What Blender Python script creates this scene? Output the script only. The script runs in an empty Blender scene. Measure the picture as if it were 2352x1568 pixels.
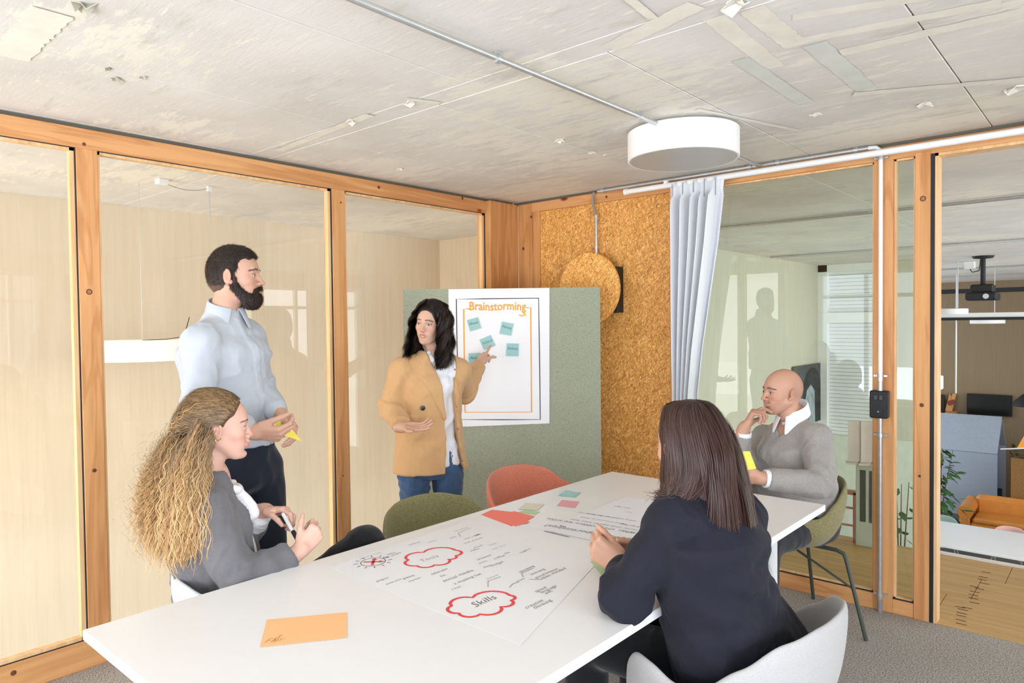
import bpy, math, random
import numpy as np
from mathutils import Vector, Matrix
from math import sin, cos, pi, radians, sqrt

S = bpy.context.scene
COL = S.collection
random.seed(7)
RNG = np.random.default_rng(7)

# ------------------------------------------------------------------ camera
CF = 1608.07
YAW, PITCH, ROLL = map(radians, (41.346, -1.456, -0.6293))
CAMP = np.array([0.0, 0.0, 1.5])
_f = np.array([-sin(YAW)*cos(PITCH), cos(YAW)*cos(PITCH), sin(PITCH)])
_r = np.array([cos(YAW), sin(YAW), 0.0])
_u = np.cross(_r, _f)
_r, _u = _r*cos(ROLL)+_u*sin(ROLL), -_r*sin(ROLL)+_u*cos(ROLL)
FWD, RGT, UPV = _f, _r, _u
cam = bpy.data.cameras.new('camera')
cam.sensor_width = 36.0
cam.lens = CF*36.0/2352.0
cam.clip_start = 0.05
cam.clip_end = 100
camo = bpy.data.objects.new('camera', cam)
COL.objects.link(camo)
_b = -FWD
camo.matrix_world = Matrix(((RGT[0], UPV[0], _b[0], CAMP[0]), (RGT[1], UPV[1], _b[1], CAMP[1]),
                            (RGT[2], UPV[2], _b[2], CAMP[2]), (0, 0, 0, 1)))
S.camera = camo

# ------------------------------------------------------------------ world, exposure
S.view_settings.view_transform = 'Standard'
S.view_settings.look = 'None'
S.view_settings.gamma = 1.0
S.view_settings.exposure = EXPOSURE = 0.07
S.view_settings.use_curve_mapping = False
W = bpy.data.worlds.new('sky')
S.world = W
W.use_nodes = True
W.node_tree.nodes['Background'].inputs[0].default_value = (0.86, 0.94, 1.0, 1)
W.node_tree.nodes['Background'].inputs[1].default_value = 1.6

def area_light(name, loc, target, sx, sy, power, color=(1, 1, 1)):
    l = bpy.data.lights.new(name, 'AREA')
    l.shape = 'RECTANGLE'; l.size = sx; l.size_y = sy
    l.energy = power; l.color = color
    o = bpy.data.objects.new(name, l)
    COL.objects.link(o)
    o.location = loc
    d = Vector(target)-Vector(loc)
    o.rotation_euler = d.to_track_quat('-Z', 'Y').to_euler()
    return o

# daylight through the rear, side and hall windows, plus two added fill lamps
area_light('window_daylight_rear', (-1.0, -2.6, 1.45), (-1.0, 3, 1.3), 5.4, 2.4, 165, (0.84, 0.93, 1.09))
area_light('ceiling_fill_rear', (-1.0, -3.0, 0.1), (-1.0, 1.2, 2.3), 5.4, 1.6, 265, (0.85, 0.935, 1.07))  # added lamp outside the rear windows, aimed up to brighten the ceiling
area_light('window_daylight_side', (2.95, -0.3, 1.5), (-2, 1.0, 1.3), 4.4, 2.2, 262, (0.85, 0.935, 1.08))
area_light('hall_daylight', (3.9, 9.5, 0.6), (-3, 9.5, 0.0), 10.0, 4.6, 680, (0.95, 0.98, 1.04))
area_light('well_fill', (-4.5, -2.3, 0.0), (-4.5, 3.0, 0.0), 1.6, 4.4, 130, (1.0, 0.97, 0.93))  # added fill lamp at the end of the closed well; no skylight there

# ------------------------------------------------------------------ small helpers
def srgb(r, g, b):
    def f(c):
        c /= 255.0
        return c/12.92 if c <= 0.04045 else ((c+0.055)/1.055)**2.4
    return (f(r), f(g), f(b), 1.0)

def P(px, py, d):
    """world point at photo pixel (px,py) and distance d in front of the camera"""
    return CAMP + d*(RGT*(px-1176)/CF - UPV*(py-784)/CF + FWD)

def ray(px, py):
    return RGT*(px-1176)/CF - UPV*(py-784)/CF + FWD

def onplane(px, py, ax, val):
    d = ray(px, py)
    return CAMP + d*((val-CAMP[ax])/d[ax])

def tag(o, label=None, cat=None, group=None, kind=None):
    if label: o['label'] = label
    if cat: o['category'] = cat
    if group: o['group'] = group
    if kind: o['kind'] = kind
    return o

def empty(name, loc=(0, 0, 0), label=None, cat=None, group=None, rz=0.0):
    o = bpy.data.objects.new(name, None)
    o.empty_display_size = 0.05
    COL.objects.link(o)
    o.location = loc
    o.rotation_euler = (0, 0, rz)
    return tag(o, label, cat, group)

def link_mesh(name, verts, faces, mat=None, parent=None, smooth=False, colors=None):
    me = bpy.data.meshes.new(name)
    verts = np.asarray(verts, dtype=np.float32).reshape(-1, 3)
    if isinstance(faces, np.ndarray) and faces.ndim == 2:
        nf, k = faces.shape
        me.vertices.add(len(verts)); me.vertices.foreach_set('co', verts.ravel())
        me.loops.add(nf*k); me.loops.foreach_set('vertex_index', faces.astype(np.int32).ravel())
        me.polygons.add(nf)
        me.polygons.foreach_set('loop_start', np.arange(0, nf*k, k, dtype=np.int32))
        me.update(calc_edges=True)
    else:
        me.from_pydata(verts.tolist(), [], [list(map(int, f)) for f in faces])
        me.update()
    if smooth:
        me.polygons.foreach_set('use_smooth', np.ones(len(me.polygons), dtype=bool))
    if colors is not None:
        at = me.color_attributes.new('Col', 'FLOAT_COLOR', 'POINT')
        c = np.ones((len(verts), 4), dtype=np.float32); c[:, :3] = colors
        at.data.foreach_set('color', c.ravel())
    if mat is not None:
        me.materials.append(mat)
    o = bpy.data.objects.new(name, me)
    COL.objects.link(o)
    if parent is not None:
        o.parent = parent
    return o

class MB:
    """collects boxes / tubes / polygons into one mesh"""
    def __init__(s): s.v = []; s.f = []
    def add(s, v, f):
        n = len(s.v)
        s.v += [tuple(map(float, p)) for p in v]
        s.f += [tuple(i+n for i in q) for q in f]
        return s
    def box(s, a, b, bev=0.0):
        x0, y0, z0 = [min(a[i], b[i]) for i in range(3)]; x1, y1, z1 = [max(a[i], b[i]) for i in range(3)]
        e = min(bev, (x1-x0)*.45, (y1-y0)*.45, (z1-z0)*.45)
        if e <= 0:
            v = [(x0, y0, z0), (x1, y0, z0), (x1, y1, z0), (x0, y1, z0), (x0, y0, z1), (x1, y0, z1), (x1, y1, z1), (x0, y1, z1)]
            f = [(0, 3, 2, 1), (4, 5, 6, 7), (0, 1, 5, 4), (1, 2, 6, 5), (2, 3, 7, 6), (3, 0, 4, 7)]
            return s.add(v, f)
        bm = bmesh_box(x0, y0, z0, x1, y1, z1, e)
        return s.add(*bm)
    def obox(s, c, ax, ay, az):
        c, ax, ay, az = map(np.asarray, (c, ax, ay, az))
        v = [c+sx*ax+sy*ay+sz*az for sz in (-1, 1) for sy, sx in ((-1, -1), (-1, 1), (1, 1), (1, -1))]
        return s.add(v, [(0, 3, 2, 1), (4, 5, 6, 7), (0, 1, 5, 4), (1, 2, 6, 5), (2, 3, 7, 6), (3, 0, 4, 7)])
    def tube(s, pts, r, n=8, caps=True):
        pts = [np.array(p, float) for p in pts]
        rs = r if hasattr(r, '__len__') else [r]*len(pts)
        t0 = pts[1]-pts[0]; t0 /= np.linalg.norm(t0)
        a = np.array([0, 0, 1.]) if abs(t0[2]) < .9 else np.array([1., 0, 0])
        nrm = np.cross(t0, a); nrm /= np.linalg.norm(nrm)
        v = []; f = []
        for i, p in enumerate(pts):
            t = pts[min(i+1, len(pts)-1)]-pts[max(i-1, 0)]
            t = t/(np.linalg.norm(t)+1e-12)
            nrm = nrm-t*(nrm@t); nrm /= np.linalg.norm(nrm)
            b = np.cross(t, nrm)
            for k in range(n):
                q = 2*pi*k/n
                v.append(p+rs[i]*(cos(q)*nrm+sin(q)*b))
        for i in range(len(pts)-1):
            for k in range(n):
                k2 = (k+1) % n
                f.append((i*n+k, i*n+k2, (i+1)*n+k2, (i+1)*n+k))
        if caps:
            f.append(tuple(range(n))[::-1]); f.append(tuple((len(pts)-1)*n+k for k in range(n)))
        return s.add(v, f)
    def lathe(s, c, prof, n=32, axis=2):
        """prof = [(r,h)...] around axis through c"""
        v = []; f = []
        for (r, h) in prof:
            for k in range(n):
                q = 2*pi*k/n
                p = [r*cos(q), r*sin(q), h]
                if axis == 0: p = [h, r*cos(q), r*sin(q)]
                if axis == 1: p = [r*sin(q), h, r*cos(q)]
                v.append([c[i]+p[i] for i in range(3)])
        for i in range(len(prof)-1):
            for k in range(n):
                k2 = (k+1) % n
                f.append((i*n+k, i*n+k2, (i+1)*n+k2, (i+1)*n+k))
        f.append(tuple(range(n))[::-1]); f.append(tuple((len(prof)-1)*n+k for k in range(n)))
        return s.add(v, f)
    def build(s, name, mat, parent=None, smooth=False, **kw):
        o = link_mesh(name, s.v, s.f, mat, parent, smooth)
        if smooth == 'auto':
            o.data.polygons.foreach_set('use_smooth', np.ones(len(o.data.polygons), dtype=bool))
            o.data.set_sharp_from_angle(angle=radians(40))
        return o

_bbcache = {}
def bmesh_box(x0, y0, z0, x1, y1, z1, e):
    """chamfered box"""
    c = np.array([(x0+x1)/2, (y0+y1)/2, (z0+z1)/2]); h = np.array([(x1-x0)/2, (y1-y0)/2, (z1-z0)/2])
    v = []; idx = {}
    for sx in (-1, 1):
        for sy in (-1, 1):
            for sz in (-1, 1):
                for k in range(3):
                    q = h-e; q = q.copy(); q[k] = h[k]
                    idx[(sx, sy, sz, k)] = len(v)
                    v.append(tuple(c+q*np.array([sx, sy, sz])))
    f = []
    for k in range(3):
        a, b = (k+1) % 3, (k+2) % 3
        for s_ in (-1, 1):
            cs = []
            for sa, sb in ((-1, -1), (1, -1), (1, 1), (-1, 1)):
                q = [0, 0, 0]; q[k] = s_; q[a] = sa; q[b] = sb
                cs.append(idx[(q[0], q[1], q[2], k)])
            f.append(tuple(cs if s_ > 0 else cs[::-1]))
    for k in range(3):
        a, b = (k+1) % 3, (k+2) % 3
        for sa in (-1, 1):
            for sb in (-1, 1):
                def key(sk, kk):
                    q = [0, 0, 0]; q[k] = sk; q[a] = sa; q[b] = sb
                    return idx[(q[0], q[1], q[2], kk)]
                q = (key(-1, a), key(1, a), key(1, b), key(-1, b))
                f.append(q if sa*sb < 0 else q[::-1])
    for sx in (-1, 1):
        for sy in (-1, 1):
            for sz in (-1, 1):
                q = (idx[(sx, sy, sz, 0)], idx[(sx, sy, sz, 1)], idx[(sx, sy, sz, 2)])
                f.append(q if sx*sy*sz > 0 else q[::-1])
    return v, f

# ------------------------------------------------------------------ materials
def new_mat(name):
    m = bpy.data.materials.new(name); m.use_nodes = True
    nt = m.node_tree
    return m, nt, nt.nodes['Principled BSDF']

def N(nt, typ, **kw):
    n = nt.nodes.new(typ)
    for k, v in kw.items():
        if k.startswith('i_'):
            n.inputs[k[2:].replace('_', ' ')].default_value = v
        else:
            setattr(n, k, v)
    return n

def coords(nt, scale=(1, 1, 1), rot=(0, 0, 0), loc=(0, 0, 0)):
    tc = N(nt, 'ShaderNodeTexCoord'); mp = N(nt, 'ShaderNodeMapping')
    mp.inputs['Scale'].default_value = scale; mp.inputs['Rotation'].default_value = rot; mp.inputs['Location'].default_value = loc
    nt.links.new(tc.outputs['Object'], mp.inputs['Vector'])
    return mp.outputs['Vector']

def ramp(nt, fac, stops):
    r = N(nt, 'ShaderNodeValToRGB')
    el = r.color_ramp.elements
    while len(el) < len(stops): el.new(0.5)
    for e, (p, c) in zip(el, stops):
        e.position = p; e.color = c if len(c) == 4 else (*c, 1)
    nt.links.new(fac, r.inputs[0])
    return r.outputs[0]

def mixc(nt, fac, a, b, mode='MIX'):
    m = N(nt, 'ShaderNodeMix', data_type='RGBA', blend_type=mode)
    for sock, v in ((m.inputs[0], fac), (m.inputs[6], a), (m.inputs[7], b)):
        if hasattr(v, 'links') or hasattr(v, 'is_linked'): nt.links.new(v, sock)
        else: sock.default_value = v
    return m.outputs[2]

def noise(nt, vec, scale, detail=3, rough=0.5, dist=0.0):
    n = N(nt, 'ShaderNodeTexNoise')
    n.inputs['Scale'].default_value = scale; n.inputs['Detail'].default_value = detail
    n.inputs['Roughness'].default_value = rough; n.inputs['Distortion'].default_value = dist
    nt.links.new(vec, n.inputs['Vector'])
    return n.outputs['Fac']

def bump(nt, bsdf, h, strength=0.3, dist=0.002):
    b = N(nt, 'ShaderNodeBump')
    b.inputs['Strength'].default_value = strength; b.inputs['Distance'].default_value = dist
    nt.links.new(h, b.inputs['Height']); nt.links.new(b.outputs[0], bsdf.inputs['Normal'])

def plain(name, c, rough=0.6, metal=0.0, vary=0.06, vs=8.0, bmp=0.0, bs=200.0, sheen=0.0, spec=0.5):
    m, nt, b = new_mat(name)
    v = coords(nt)
    n = noise(nt, v, vs, 4)
    d = tuple(x*(1-vary) for x in c[:3])+(1,); l = tuple(min(1, x*(1+vary)) for x in c[:3])+(1,)
    nt.links.new(ramp(nt, n, [(0.3, d), (0.7, l)]), b.inputs['Base Color'])
    b.inputs['Roughness'].default_value = rough; b.inputs['Metallic'].default_value = metal
    b.inputs['Specular IOR Level'].default_value = spec
    if sheen: b.inputs['Sheen Weight'].default_value = sheen; b.inputs['Sheen Roughness'].default_value = 0.5
    if bmp: bump(nt, b, noise(nt, v, bs, 3), bmp, 0.001)
    return m

def fabric(name, c1, c2, scale=900, rough=0.9, bmp=0.4, sheen=0.2, big=0.08):
    m, nt, b = new_mat(name)
    v = coords(nt)
    n = noise(nt, v, scale, 2, 0.7); n2 = noise(nt, v, 6, 3)
    col = ramp(nt, n, [(0.35, c1), (0.65, c2)])
    g = ramp(nt, n2, [(0.3, (1-big,)*3), (0.7, (1, 1, 1))])
    nt.links.new(mixc(nt, 1.0, col, g, 'MULTIPLY'), b.inputs['Base Color'])
    b.inputs['Roughness'].default_value = rough
    b.inputs['Specular IOR Level'].default_value = 0.2
    b.inputs['Sheen Weight'].default_value = sheen
    bump(nt, b, n, bmp, 0.0006)
    return m

def vcol(name, rough=0.5, spec=0.4, sss=0.0, bmp=0.0, bs=400.0, coat=0.0):
    """colour from the vertex attribute of the thing itself"""
    m, nt, b = new_mat(name)
    a = N(nt, 'ShaderNodeVertexColor', layer_name='Col')
    nt.links.new(a.outputs[0], b.inputs['Base Color'])
    b.inputs['Roughness'].default_value = rough; b.inputs['Specular IOR Level'].default_value = spec
    if sss:
        b.inputs['Subsurface Weight'].default_value = sss
        b.inputs['Subsurface Radius'].default_value = (0.012, 0.005, 0.003)
        b.inputs['Subsurface Scale'].default_value = 0.5
    if bmp: bump(nt, b, noise(nt, coords(nt), bs, 3), bmp, 0.0006)
    return m

def wood(name, axis, light, dark, ring=1.0, seed=0.0, rough=0.55, knots=True, grain=1.0):
    """pine: long grain along the axis, growth rings and a few knots"""
    m, nt, b = new_mat(name)
    sc = [26.0, 26.0, 26.0]; sc[axis] = 1.3
    v = coords(nt, tuple(sc), loc=(seed, seed*.7, seed*.3))
    n1 = noise(nt, v, 1.0, 5, 0.6, 0.6)
    sc2 = [5.0, 5.0, 5.0]; sc2[axis] = 0.45
    v2 = coords(nt, tuple(sc2), loc=(seed*2, seed, seed*.5))
    n2 = noise(nt, v2, 1.0, 3, 0.5, 0.9)
    ml = N(nt, 'ShaderNodeMath', operation='MULTIPLY'); nt.links.new(n2, ml.inputs[0]); ml.inputs[1].default_value = 34.0*ring
    sn = N(nt, 'ShaderNodeMath', operation='SINE'); nt.links.new(ml.outputs[0], sn.inputs[0])
    mr = N(nt, 'ShaderNodeMapRange'); nt.links.new(sn.outputs[0], mr.inputs[0]); mr.inputs[1].default_value = -1; mr.inputs[2].default_value = 1
    mid = tuple((light[i]*.62+dark[i]*.38) for i in range(3))+(1,)
    c1 = ramp(nt, mr.outputs[0], [(0.0, light), (0.72, light), (1.0, mid)])
    c2 = ramp(nt, n1, [(0.28, (1-.20*grain, 1-.26*grain, 1-.34*grain, 1)), (0.6, (1, 1, 1, 1))])
    col = mixc(nt, 1.0, c1, c2, 'MULTIPLY')
    if knots:
        sk = [7.0, 7.0, 7.0]; sk[axis] = 3.6
        vk = coords(nt, tuple(sk), loc=(seed, seed, seed))
        vo = N(nt, 'ShaderNodeTexVoronoi'); vo.inputs['Scale'].default_value = 1.0; vo.inputs['Randomness'].default_value = 1.0
        nt.links.new(vk, vo.inputs['Vector'])
        k = ramp(nt, vo.outputs['Distance'], [(0.05, (0.20, 0.09, 0.03, 1)), (0.085, dark), (0.15, (1, 1, 1, 1))])
        kk = N(nt, 'ShaderNodeMath', operation='GREATER_THAN'); nt.links.new(vo.outputs['Color'], kk.inputs[0]); kk.inputs[1].default_value = 0.66
        col = mixc(nt, kk.outputs[0], col, mixc(nt, 1.0, col, k, 'MULTIPLY'))
    nt.links.new(col, b.inputs['Base Color'])
    b.inputs['Roughness'].default_value = rough
    b.inputs['Specular IOR Level'].default_value = 0.35
    bump(nt, b, n1, 0.15, 0.0008)
    return m

def osb(name, g=1.0):
    m, nt, b = new_mat(name)
    col = None
    pal = [(0.0, srgb(158, 102, 40)), (0.12, srgb(188, 130, 60)), (0.5, srgb(206, 148, 74)), (0.75, srgb(222, 166, 92)), (1.0, srgb(238, 190, 120))]
    pal = [(q, tuple(min(1, c*g) for c in k_[:3])+(1,)) for q, k_ in pal]
    hs = []
    for i, (rx, s) in enumerate(((0.10, (150, 150, 26)), (-0.32, (170, 170, 30)), (0.5, (140, 140, 28)), (-0.9, (190, 190, 36)))):
        v = coords(nt, s, loc=(i*3.1, i*1.7, i*5.3))
        mp2 = N(nt, 'ShaderNodeMapping'); mp2.inputs['Rotation'].default_value = (rx, 0.6*rx, 0)
        tc = N(nt, 'ShaderNodeTexCoord')
        vr = N(nt, 'ShaderNodeVectorRotate', rotation_type='EULER_XYZ'); vr.inputs['Rotation'].default_value = (0.2*rx, rx, 0)
        nt.links.new(tc.outputs['Object'], vr.inputs['Vector'])
        nz = N(nt, 'ShaderNodeTexNoise'); nz.inputs['Scale'].default_value = 30; nt.links.new(vr.outputs[0], nz.inputs['Vector'])
        ad = N(nt, 'ShaderNodeVectorMath', operation='MULTIPLY_ADD'); ad.inputs[1].default_value = (0.03, 0.03, 0.03)
        nt.links.new(nz.outputs['Color'], ad.inputs[0]); nt.links.new(vr.outputs[0], ad.inputs[2])
        mp = N(nt, 'ShaderNodeMapping'); mp.inputs['Scale'].default_value = s; nt.links.new(ad.outputs[0], mp.inputs['Vector'])
        vo = N(nt, 'ShaderNodeTexVoronoi'); vo.inputs['Scale'].default_value = 1.0; nt.links.new(mp.outputs[0], vo.inputs['Vector'])
        sp = N(nt, 'ShaderNodeSeparateColor'); nt.links.new(vo.outputs['Color'], sp.inputs[0])
        c = ramp(nt, sp.outputs[0], pal)
        if col is None: col = c
        else:
            th = N(nt, 'ShaderNodeMath', operation='GREATER_THAN'); nt.links.new(sp.outputs[1], th.inputs[0]); th.inputs[1].default_value = 0.56
            col = mixc(nt, th.outputs[0], col, c)
        hs.append(sp.outputs[2])
    fine = noise(nt, coords(nt, (260, 260, 34)), 1.0, 4, 0.7)
    col = mixc(nt, 1.0, col, ramp(nt, fine, [(0.3, (0.66, 0.60, 0.52, 1)), (0.55, (1.12, 1.10, 1.06, 1))]), 'MULTIPLY')
    nt.links.new(col, b.inputs['Base Color'])
    b.inputs['Roughness'].default_value = 0.5
    bump(nt, b, hs[0], 0.35, 0.0015)
    return m

def glass(name, tint=(1, 1, 1, 1), k=1.5):
    m = bpy.data.materials.new(name); m.use_nodes = True
    nt = m.node_tree; nt.nodes.clear()
    out = N(nt, 'ShaderNodeOutputMaterial'); mx = N(nt, 'ShaderNodeMixShader')
    tr = N(nt, 'ShaderNodeBsdfTransparent'); tr.inputs[0].default_value = tint
    gl = N(nt, 'ShaderNodeBsdfGlossy'); gl.inputs['Roughness'].default_value = 0.0; gl.inputs[0].default_value = (0.95, 0.98, 0.97, 1)
    fr = N(nt, 'ShaderNodeFresnel'); fr.inputs[0].default_value = 1.5
    mu = N(nt, 'ShaderNodeMath', operation='MULTIPLY'); mu.inputs[1].default_value = k
    ge = N(nt, 'ShaderNodeNewGeometry'); inv = N(nt, 'ShaderNodeMath', operation='SUBTRACT'); inv.inputs[0].default_value = 1.0
    nt.links.new(ge.outputs['Backfacing'], inv.inputs[1]); m2 = N(nt, 'ShaderNodeMath', operation='MULTIPLY')
    nt.links.new(fr.outputs[0], mu.inputs[0]); nt.links.new(mu.outputs[0], m2.inputs[0]); nt.links.new(inv.outputs[0], m2.inputs[1])
    nt.links.new(m2.outputs[0], mx.inputs[0])
    nt.links.new(tr.outputs[0], mx.inputs[1]); nt.links.new(gl.outputs[0], mx.inputs[2])
    nt.links.new(mx.outputs[0], out.inputs[0])
    return m

def emis(name, c, s):
    m = bpy.data.materials.new(name); m.use_nodes = True
    b = m.node_tree.nodes['Principled BSDF']
    b.inputs['Base Color'].default_value = c
    b.inputs['Emission Color'].default_value = c; b.inputs['Emission Strength'].default_value = s
    return m
# ================================================================== SETTING
PINE_L, PINE_D = srgb(222, 164, 108), srgb(186, 114, 56)
M_PX = wood('pine_along_x', 0, PINE_L, PINE_D, seed=1.3)
M_PY = wood('pine_along_y', 1, PINE_L, PINE_D, seed=4.1)
M_PZ = wood('pine_upright', 2, PINE_L, PINE_D, seed=7.7)
M_PZ2 = wood('pine_upright_dark', 2, srgb(216, 158, 100), srgb(176, 106, 50), ring=0.8, seed=2.2)
M_BEAD = wood('pine_bead', 2, srgb(240, 200, 150), srgb(214, 160, 104), seed=9.1, knots=False)
M_OSB = osb('osb_board', 1.12)
M_BLACK = plain('black_rubber', srgb(28, 28, 30), 0.6)
M_SEAL = plain('grey_seal', srgb(98, 92, 78), 0.8)
M_GALV = plain('galvanised_steel', srgb(196, 197, 196), 0.35, 0.65, 0.05, 30)
M_WHITE = plain('white_enamel', srgb(240, 240, 238), 0.35, vary=0.01)
M_GLASS = glass('clear_glass', (0.985, 0.99, 0.985, 1), 1.0)
M_GLASS2 = glass('greenish_glass', (0.90, 0.935, 0.88, 1), 1.0)

def concrete():
    m, nt, b = new_mat('rough_concrete')
    v = coords(nt)
    vs = coords(nt, (3.2, 11, 1), rot=(0, 0, 0.12))
    base = ramp(nt, noise(nt, v, 2.2, 6, 0.6), [(0.3, srgb(212, 208, 201)), (0.7, srgb(229, 225, 219))])
    streak = noise(nt, vs, 1.6, 8, 0.72, 0.35)
    gate = noise(nt, v, 0.9, 2, 0.5)
    md = N(nt, 'ShaderNodeMath', operation='MULTIPLY'); nt.links.new(streak, md.inputs[0]); nt.links.new(gate, md.inputs[1])
    f = ramp(nt, md.outputs[0], [(0.27, (0, 0, 0, 1)), (0.31, (1, 1, 1, 1))])
    col = mixc(nt, f, base, srgb(234, 229, 216))
    vs2 = coords(nt, (2.4, 14, 1), rot=(0, 0, 0.08), loc=(4, 2, 0))
    s2 = noise(nt, vs2, 2.3, 9, 0.75, 0.2)
    f2 = ramp(nt, s2, [(0.59, (0, 0, 0, 1)), (0.63, (1, 1, 1, 1))])
    col = mixc(nt, f2, col, srgb(237, 232, 219))
    f4 = ramp(nt, noise(nt, coords(nt, (1.4, 5, 1), rot=(0, 0, 0.2), loc=(9, 3, 0)), 1.4, 6, 0.7), [(0.58, (0, 0, 0, 1)), (0.7, (1, 1, 1, 1))])
    col = mixc(nt, f4, col, srgb(204, 200, 188))
    f3 = ramp(nt, noise(nt, coords(nt, (5, 40, 1), rot=(0, 0, .1)), 1.0, 7, 0.8), [(0.66, (0, 0, 0, 1)), (0.70, (1, 1, 1, 1))])
    col = mixc(nt, f3, col, srgb(182, 177, 163))
    sp = noise(nt, v, 90, 3, 0.7)
    col = mixc(nt, 1.0, col, ramp(nt, sp, [(0.22, (0.8, 0.79, 0.76, 1)), (0.34, (1, 1, 1, 1))]), 'MULTIPLY')
    nt.links.new(col, b.inputs['Base Color'])
    b.inputs['Roughness'].default_value = 0.85; b.inputs['Specular IOR Level'].default_value = 0.25
    ad = N(nt, 'ShaderNodeMath', operation='ADD'); nt.links.new(streak, ad.inputs[0]); nt.links.new(s2, ad.inputs[1])
    bump(nt, b, ad.outputs[0], 0.3, 0.004)
    return m
M_CONC = concrete()
M_JOINT = plain('concrete_joint', srgb(120, 114, 100), 0.95)
M_PLASTER = plain('filler_strip', srgb(232, 227, 214), 0.9, vary=0.06, vs=14)
M_PLASTER2 = plain('pale_filler_strip', srgb(214, 216, 208), 0.9, vary=0.05, vs=14)

def carpet():
    m, nt, b = new_mat('speckled_carpet')
    v = coords(nt)
    n = noise(nt, v, 150, 4, 0.8); n2 = noise(nt, v, 3, 3)
    c = ramp(nt, n, [(0.38, srgb(104, 98, 94)), (0.47, srgb(166, 160, 152)), (0.55, srgb(190, 185, 178)), (0.64, srgb(236, 233, 228))])
    nt.links.new(mixc(nt, 1.0, c, ramp(nt, n2, [(0.3, (.93, .92, .91, 1)), (0.7, (1, 1, 1, 1))]), 'MULTIPLY'), b.inputs['Base Color'])
    b.inputs['Roughness'].default_value = 0.95; b.inputs['Specular IOR Level'].default_value = 0.1
    bump(nt, b, n, 0.7, 0.004)
    return m
M_CARPET = carpet()

def struct(name, mb, mat, parent=None, smooth=False):
    o = mb.build(name, mat, parent, smooth)
    if parent is None: o['kind'] = 'structure'
    return o

XL, YR, H = -3.43, 3.93, 2.39
# floor of the meeting room
fl = struct('floor', MB().box((-3.52, -2.1, -0.14), (2.5, 3.93, 0.0)), M_CARPET)

# ceiling: slab with recessed formwork joints, panels as pieces
ce = struct('ceiling', MB().box((-5.6, -2.6, H+0.012), (6.5, 20.1, H+0.2)), M_JOINT)
def cpanels(xs, ys, skip=None, gap=0.002):
    for i in range(len(xs)-1):
        for j in range(len(ys)-1):
            dz = random.uniform(0, 0.0015)
            MB().box((xs[i]+gap, ys[j]+gap, H+dz), (xs[i+1]-gap, ys[j+1]-gap, H+0.02), 0.002).build('concrete_panel', M_CONC, ce)
cpanels([-5.6, -4.22, -3.42, -2.635, -1.843, -1.045, -0.25, 0.55, 1.35, 2.5], [-2.6, -0.4, 1.85])
cpanels([-5.6, -3.0, -0.5, 2.5], [1.85, 1.965], gap=0.0025)
cpanels([-5.6, -4.5, -3.71, -2.91, -2.11, -1.297, -0.482, 0.32, 1.12, 2.5], [1.965, 4.1])
cpanels([-5.6, -3.5, -1.5, 0.5, 2.5, 6.5], [4.1, 6.2, 6.32, 8.4, 10.6, 10.72, 13.2, 15.6, 20.1])
_sk = 0
def strip(a, b, w, mat, name='filler_strip', t=0.0003):
    w = w*1.5; global _sk; _sk = _sk+1
    a = np.array([*a, H-.0002-.00025*_sk]); b = np.array([*b, H-.0002-.00025*_sk]); d = b-a; L = np.linalg.norm(d); d /= L
    n = np.array([-d[1], d[0], 0]); m = MB(); k = 26
    # a ragged edged skim of filler
    top = []; bot = []
    r = random.Random(int(abs(a[0]*971+a[1]*379)))
    for i in range(k+1):
        q = a+d*L*i/k
        top.append(q+n*(w/2+r.uniform(-.05, .05)*w)); bot.append(q-n*(w/2+r.uniform(-.05, .05)*w))
    v = [p for p in top+bot]+[p+np.array([0, 0, t]) for p in top+bot]
    f = []; K = k+1
    for i in range(k):
        f.append((i, i+1, K+i+1, K+i)); f.append((2*K+i, 2*K+K+i, 2*K+K+i+1, 2*K+i+1))
        f.append((i+1, i, 2*K+i, 2*K+i+1)); f.append((K+i, K+i+1, 3*K+i+1, 3*K+i))
    m.add(v, f).build(name, mat, ce)
def cz(px, py): return tuple(onplane(px, py, 2, H)[:2])
for (a, b, w, mt) in (((1640, 40), (1780, 155), .045, M_PLASTER), ((1725, 20), (1830, 105), .05, M_PLASTER), ((1820, 40), (2352, -40), .03, M_PLASTER),
                      ((1830, 95), (2300, 5), .035, M_PLASTER), ((1870, 100), (1990, 205), .05, M_PLASTER2), ((1700, 135), (1850, 235), .04, M_PLASTER2),
                      ((1930, 120), (2352, 25), .04, M_PLASTER), ((1400, 110), (1600, 10), .05, M_PLASTER),
                      ((1600, 250), (1840, 300), .018, M_PLASTER), ((120, 25), (20, 130), .07, M_PLASTER), ((640, 345), (850, 262), .03, M_PLASTER),
                      ((930, 225), (1010, 235), .02, M_PLASTER), ((1960, 215), (2352, 180), .03, M_PLASTER), ((1440, -10), (1500, 40), .02, M_PLASTER)):
    strip(cz(*a), cz(*b), w, mt)
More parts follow.
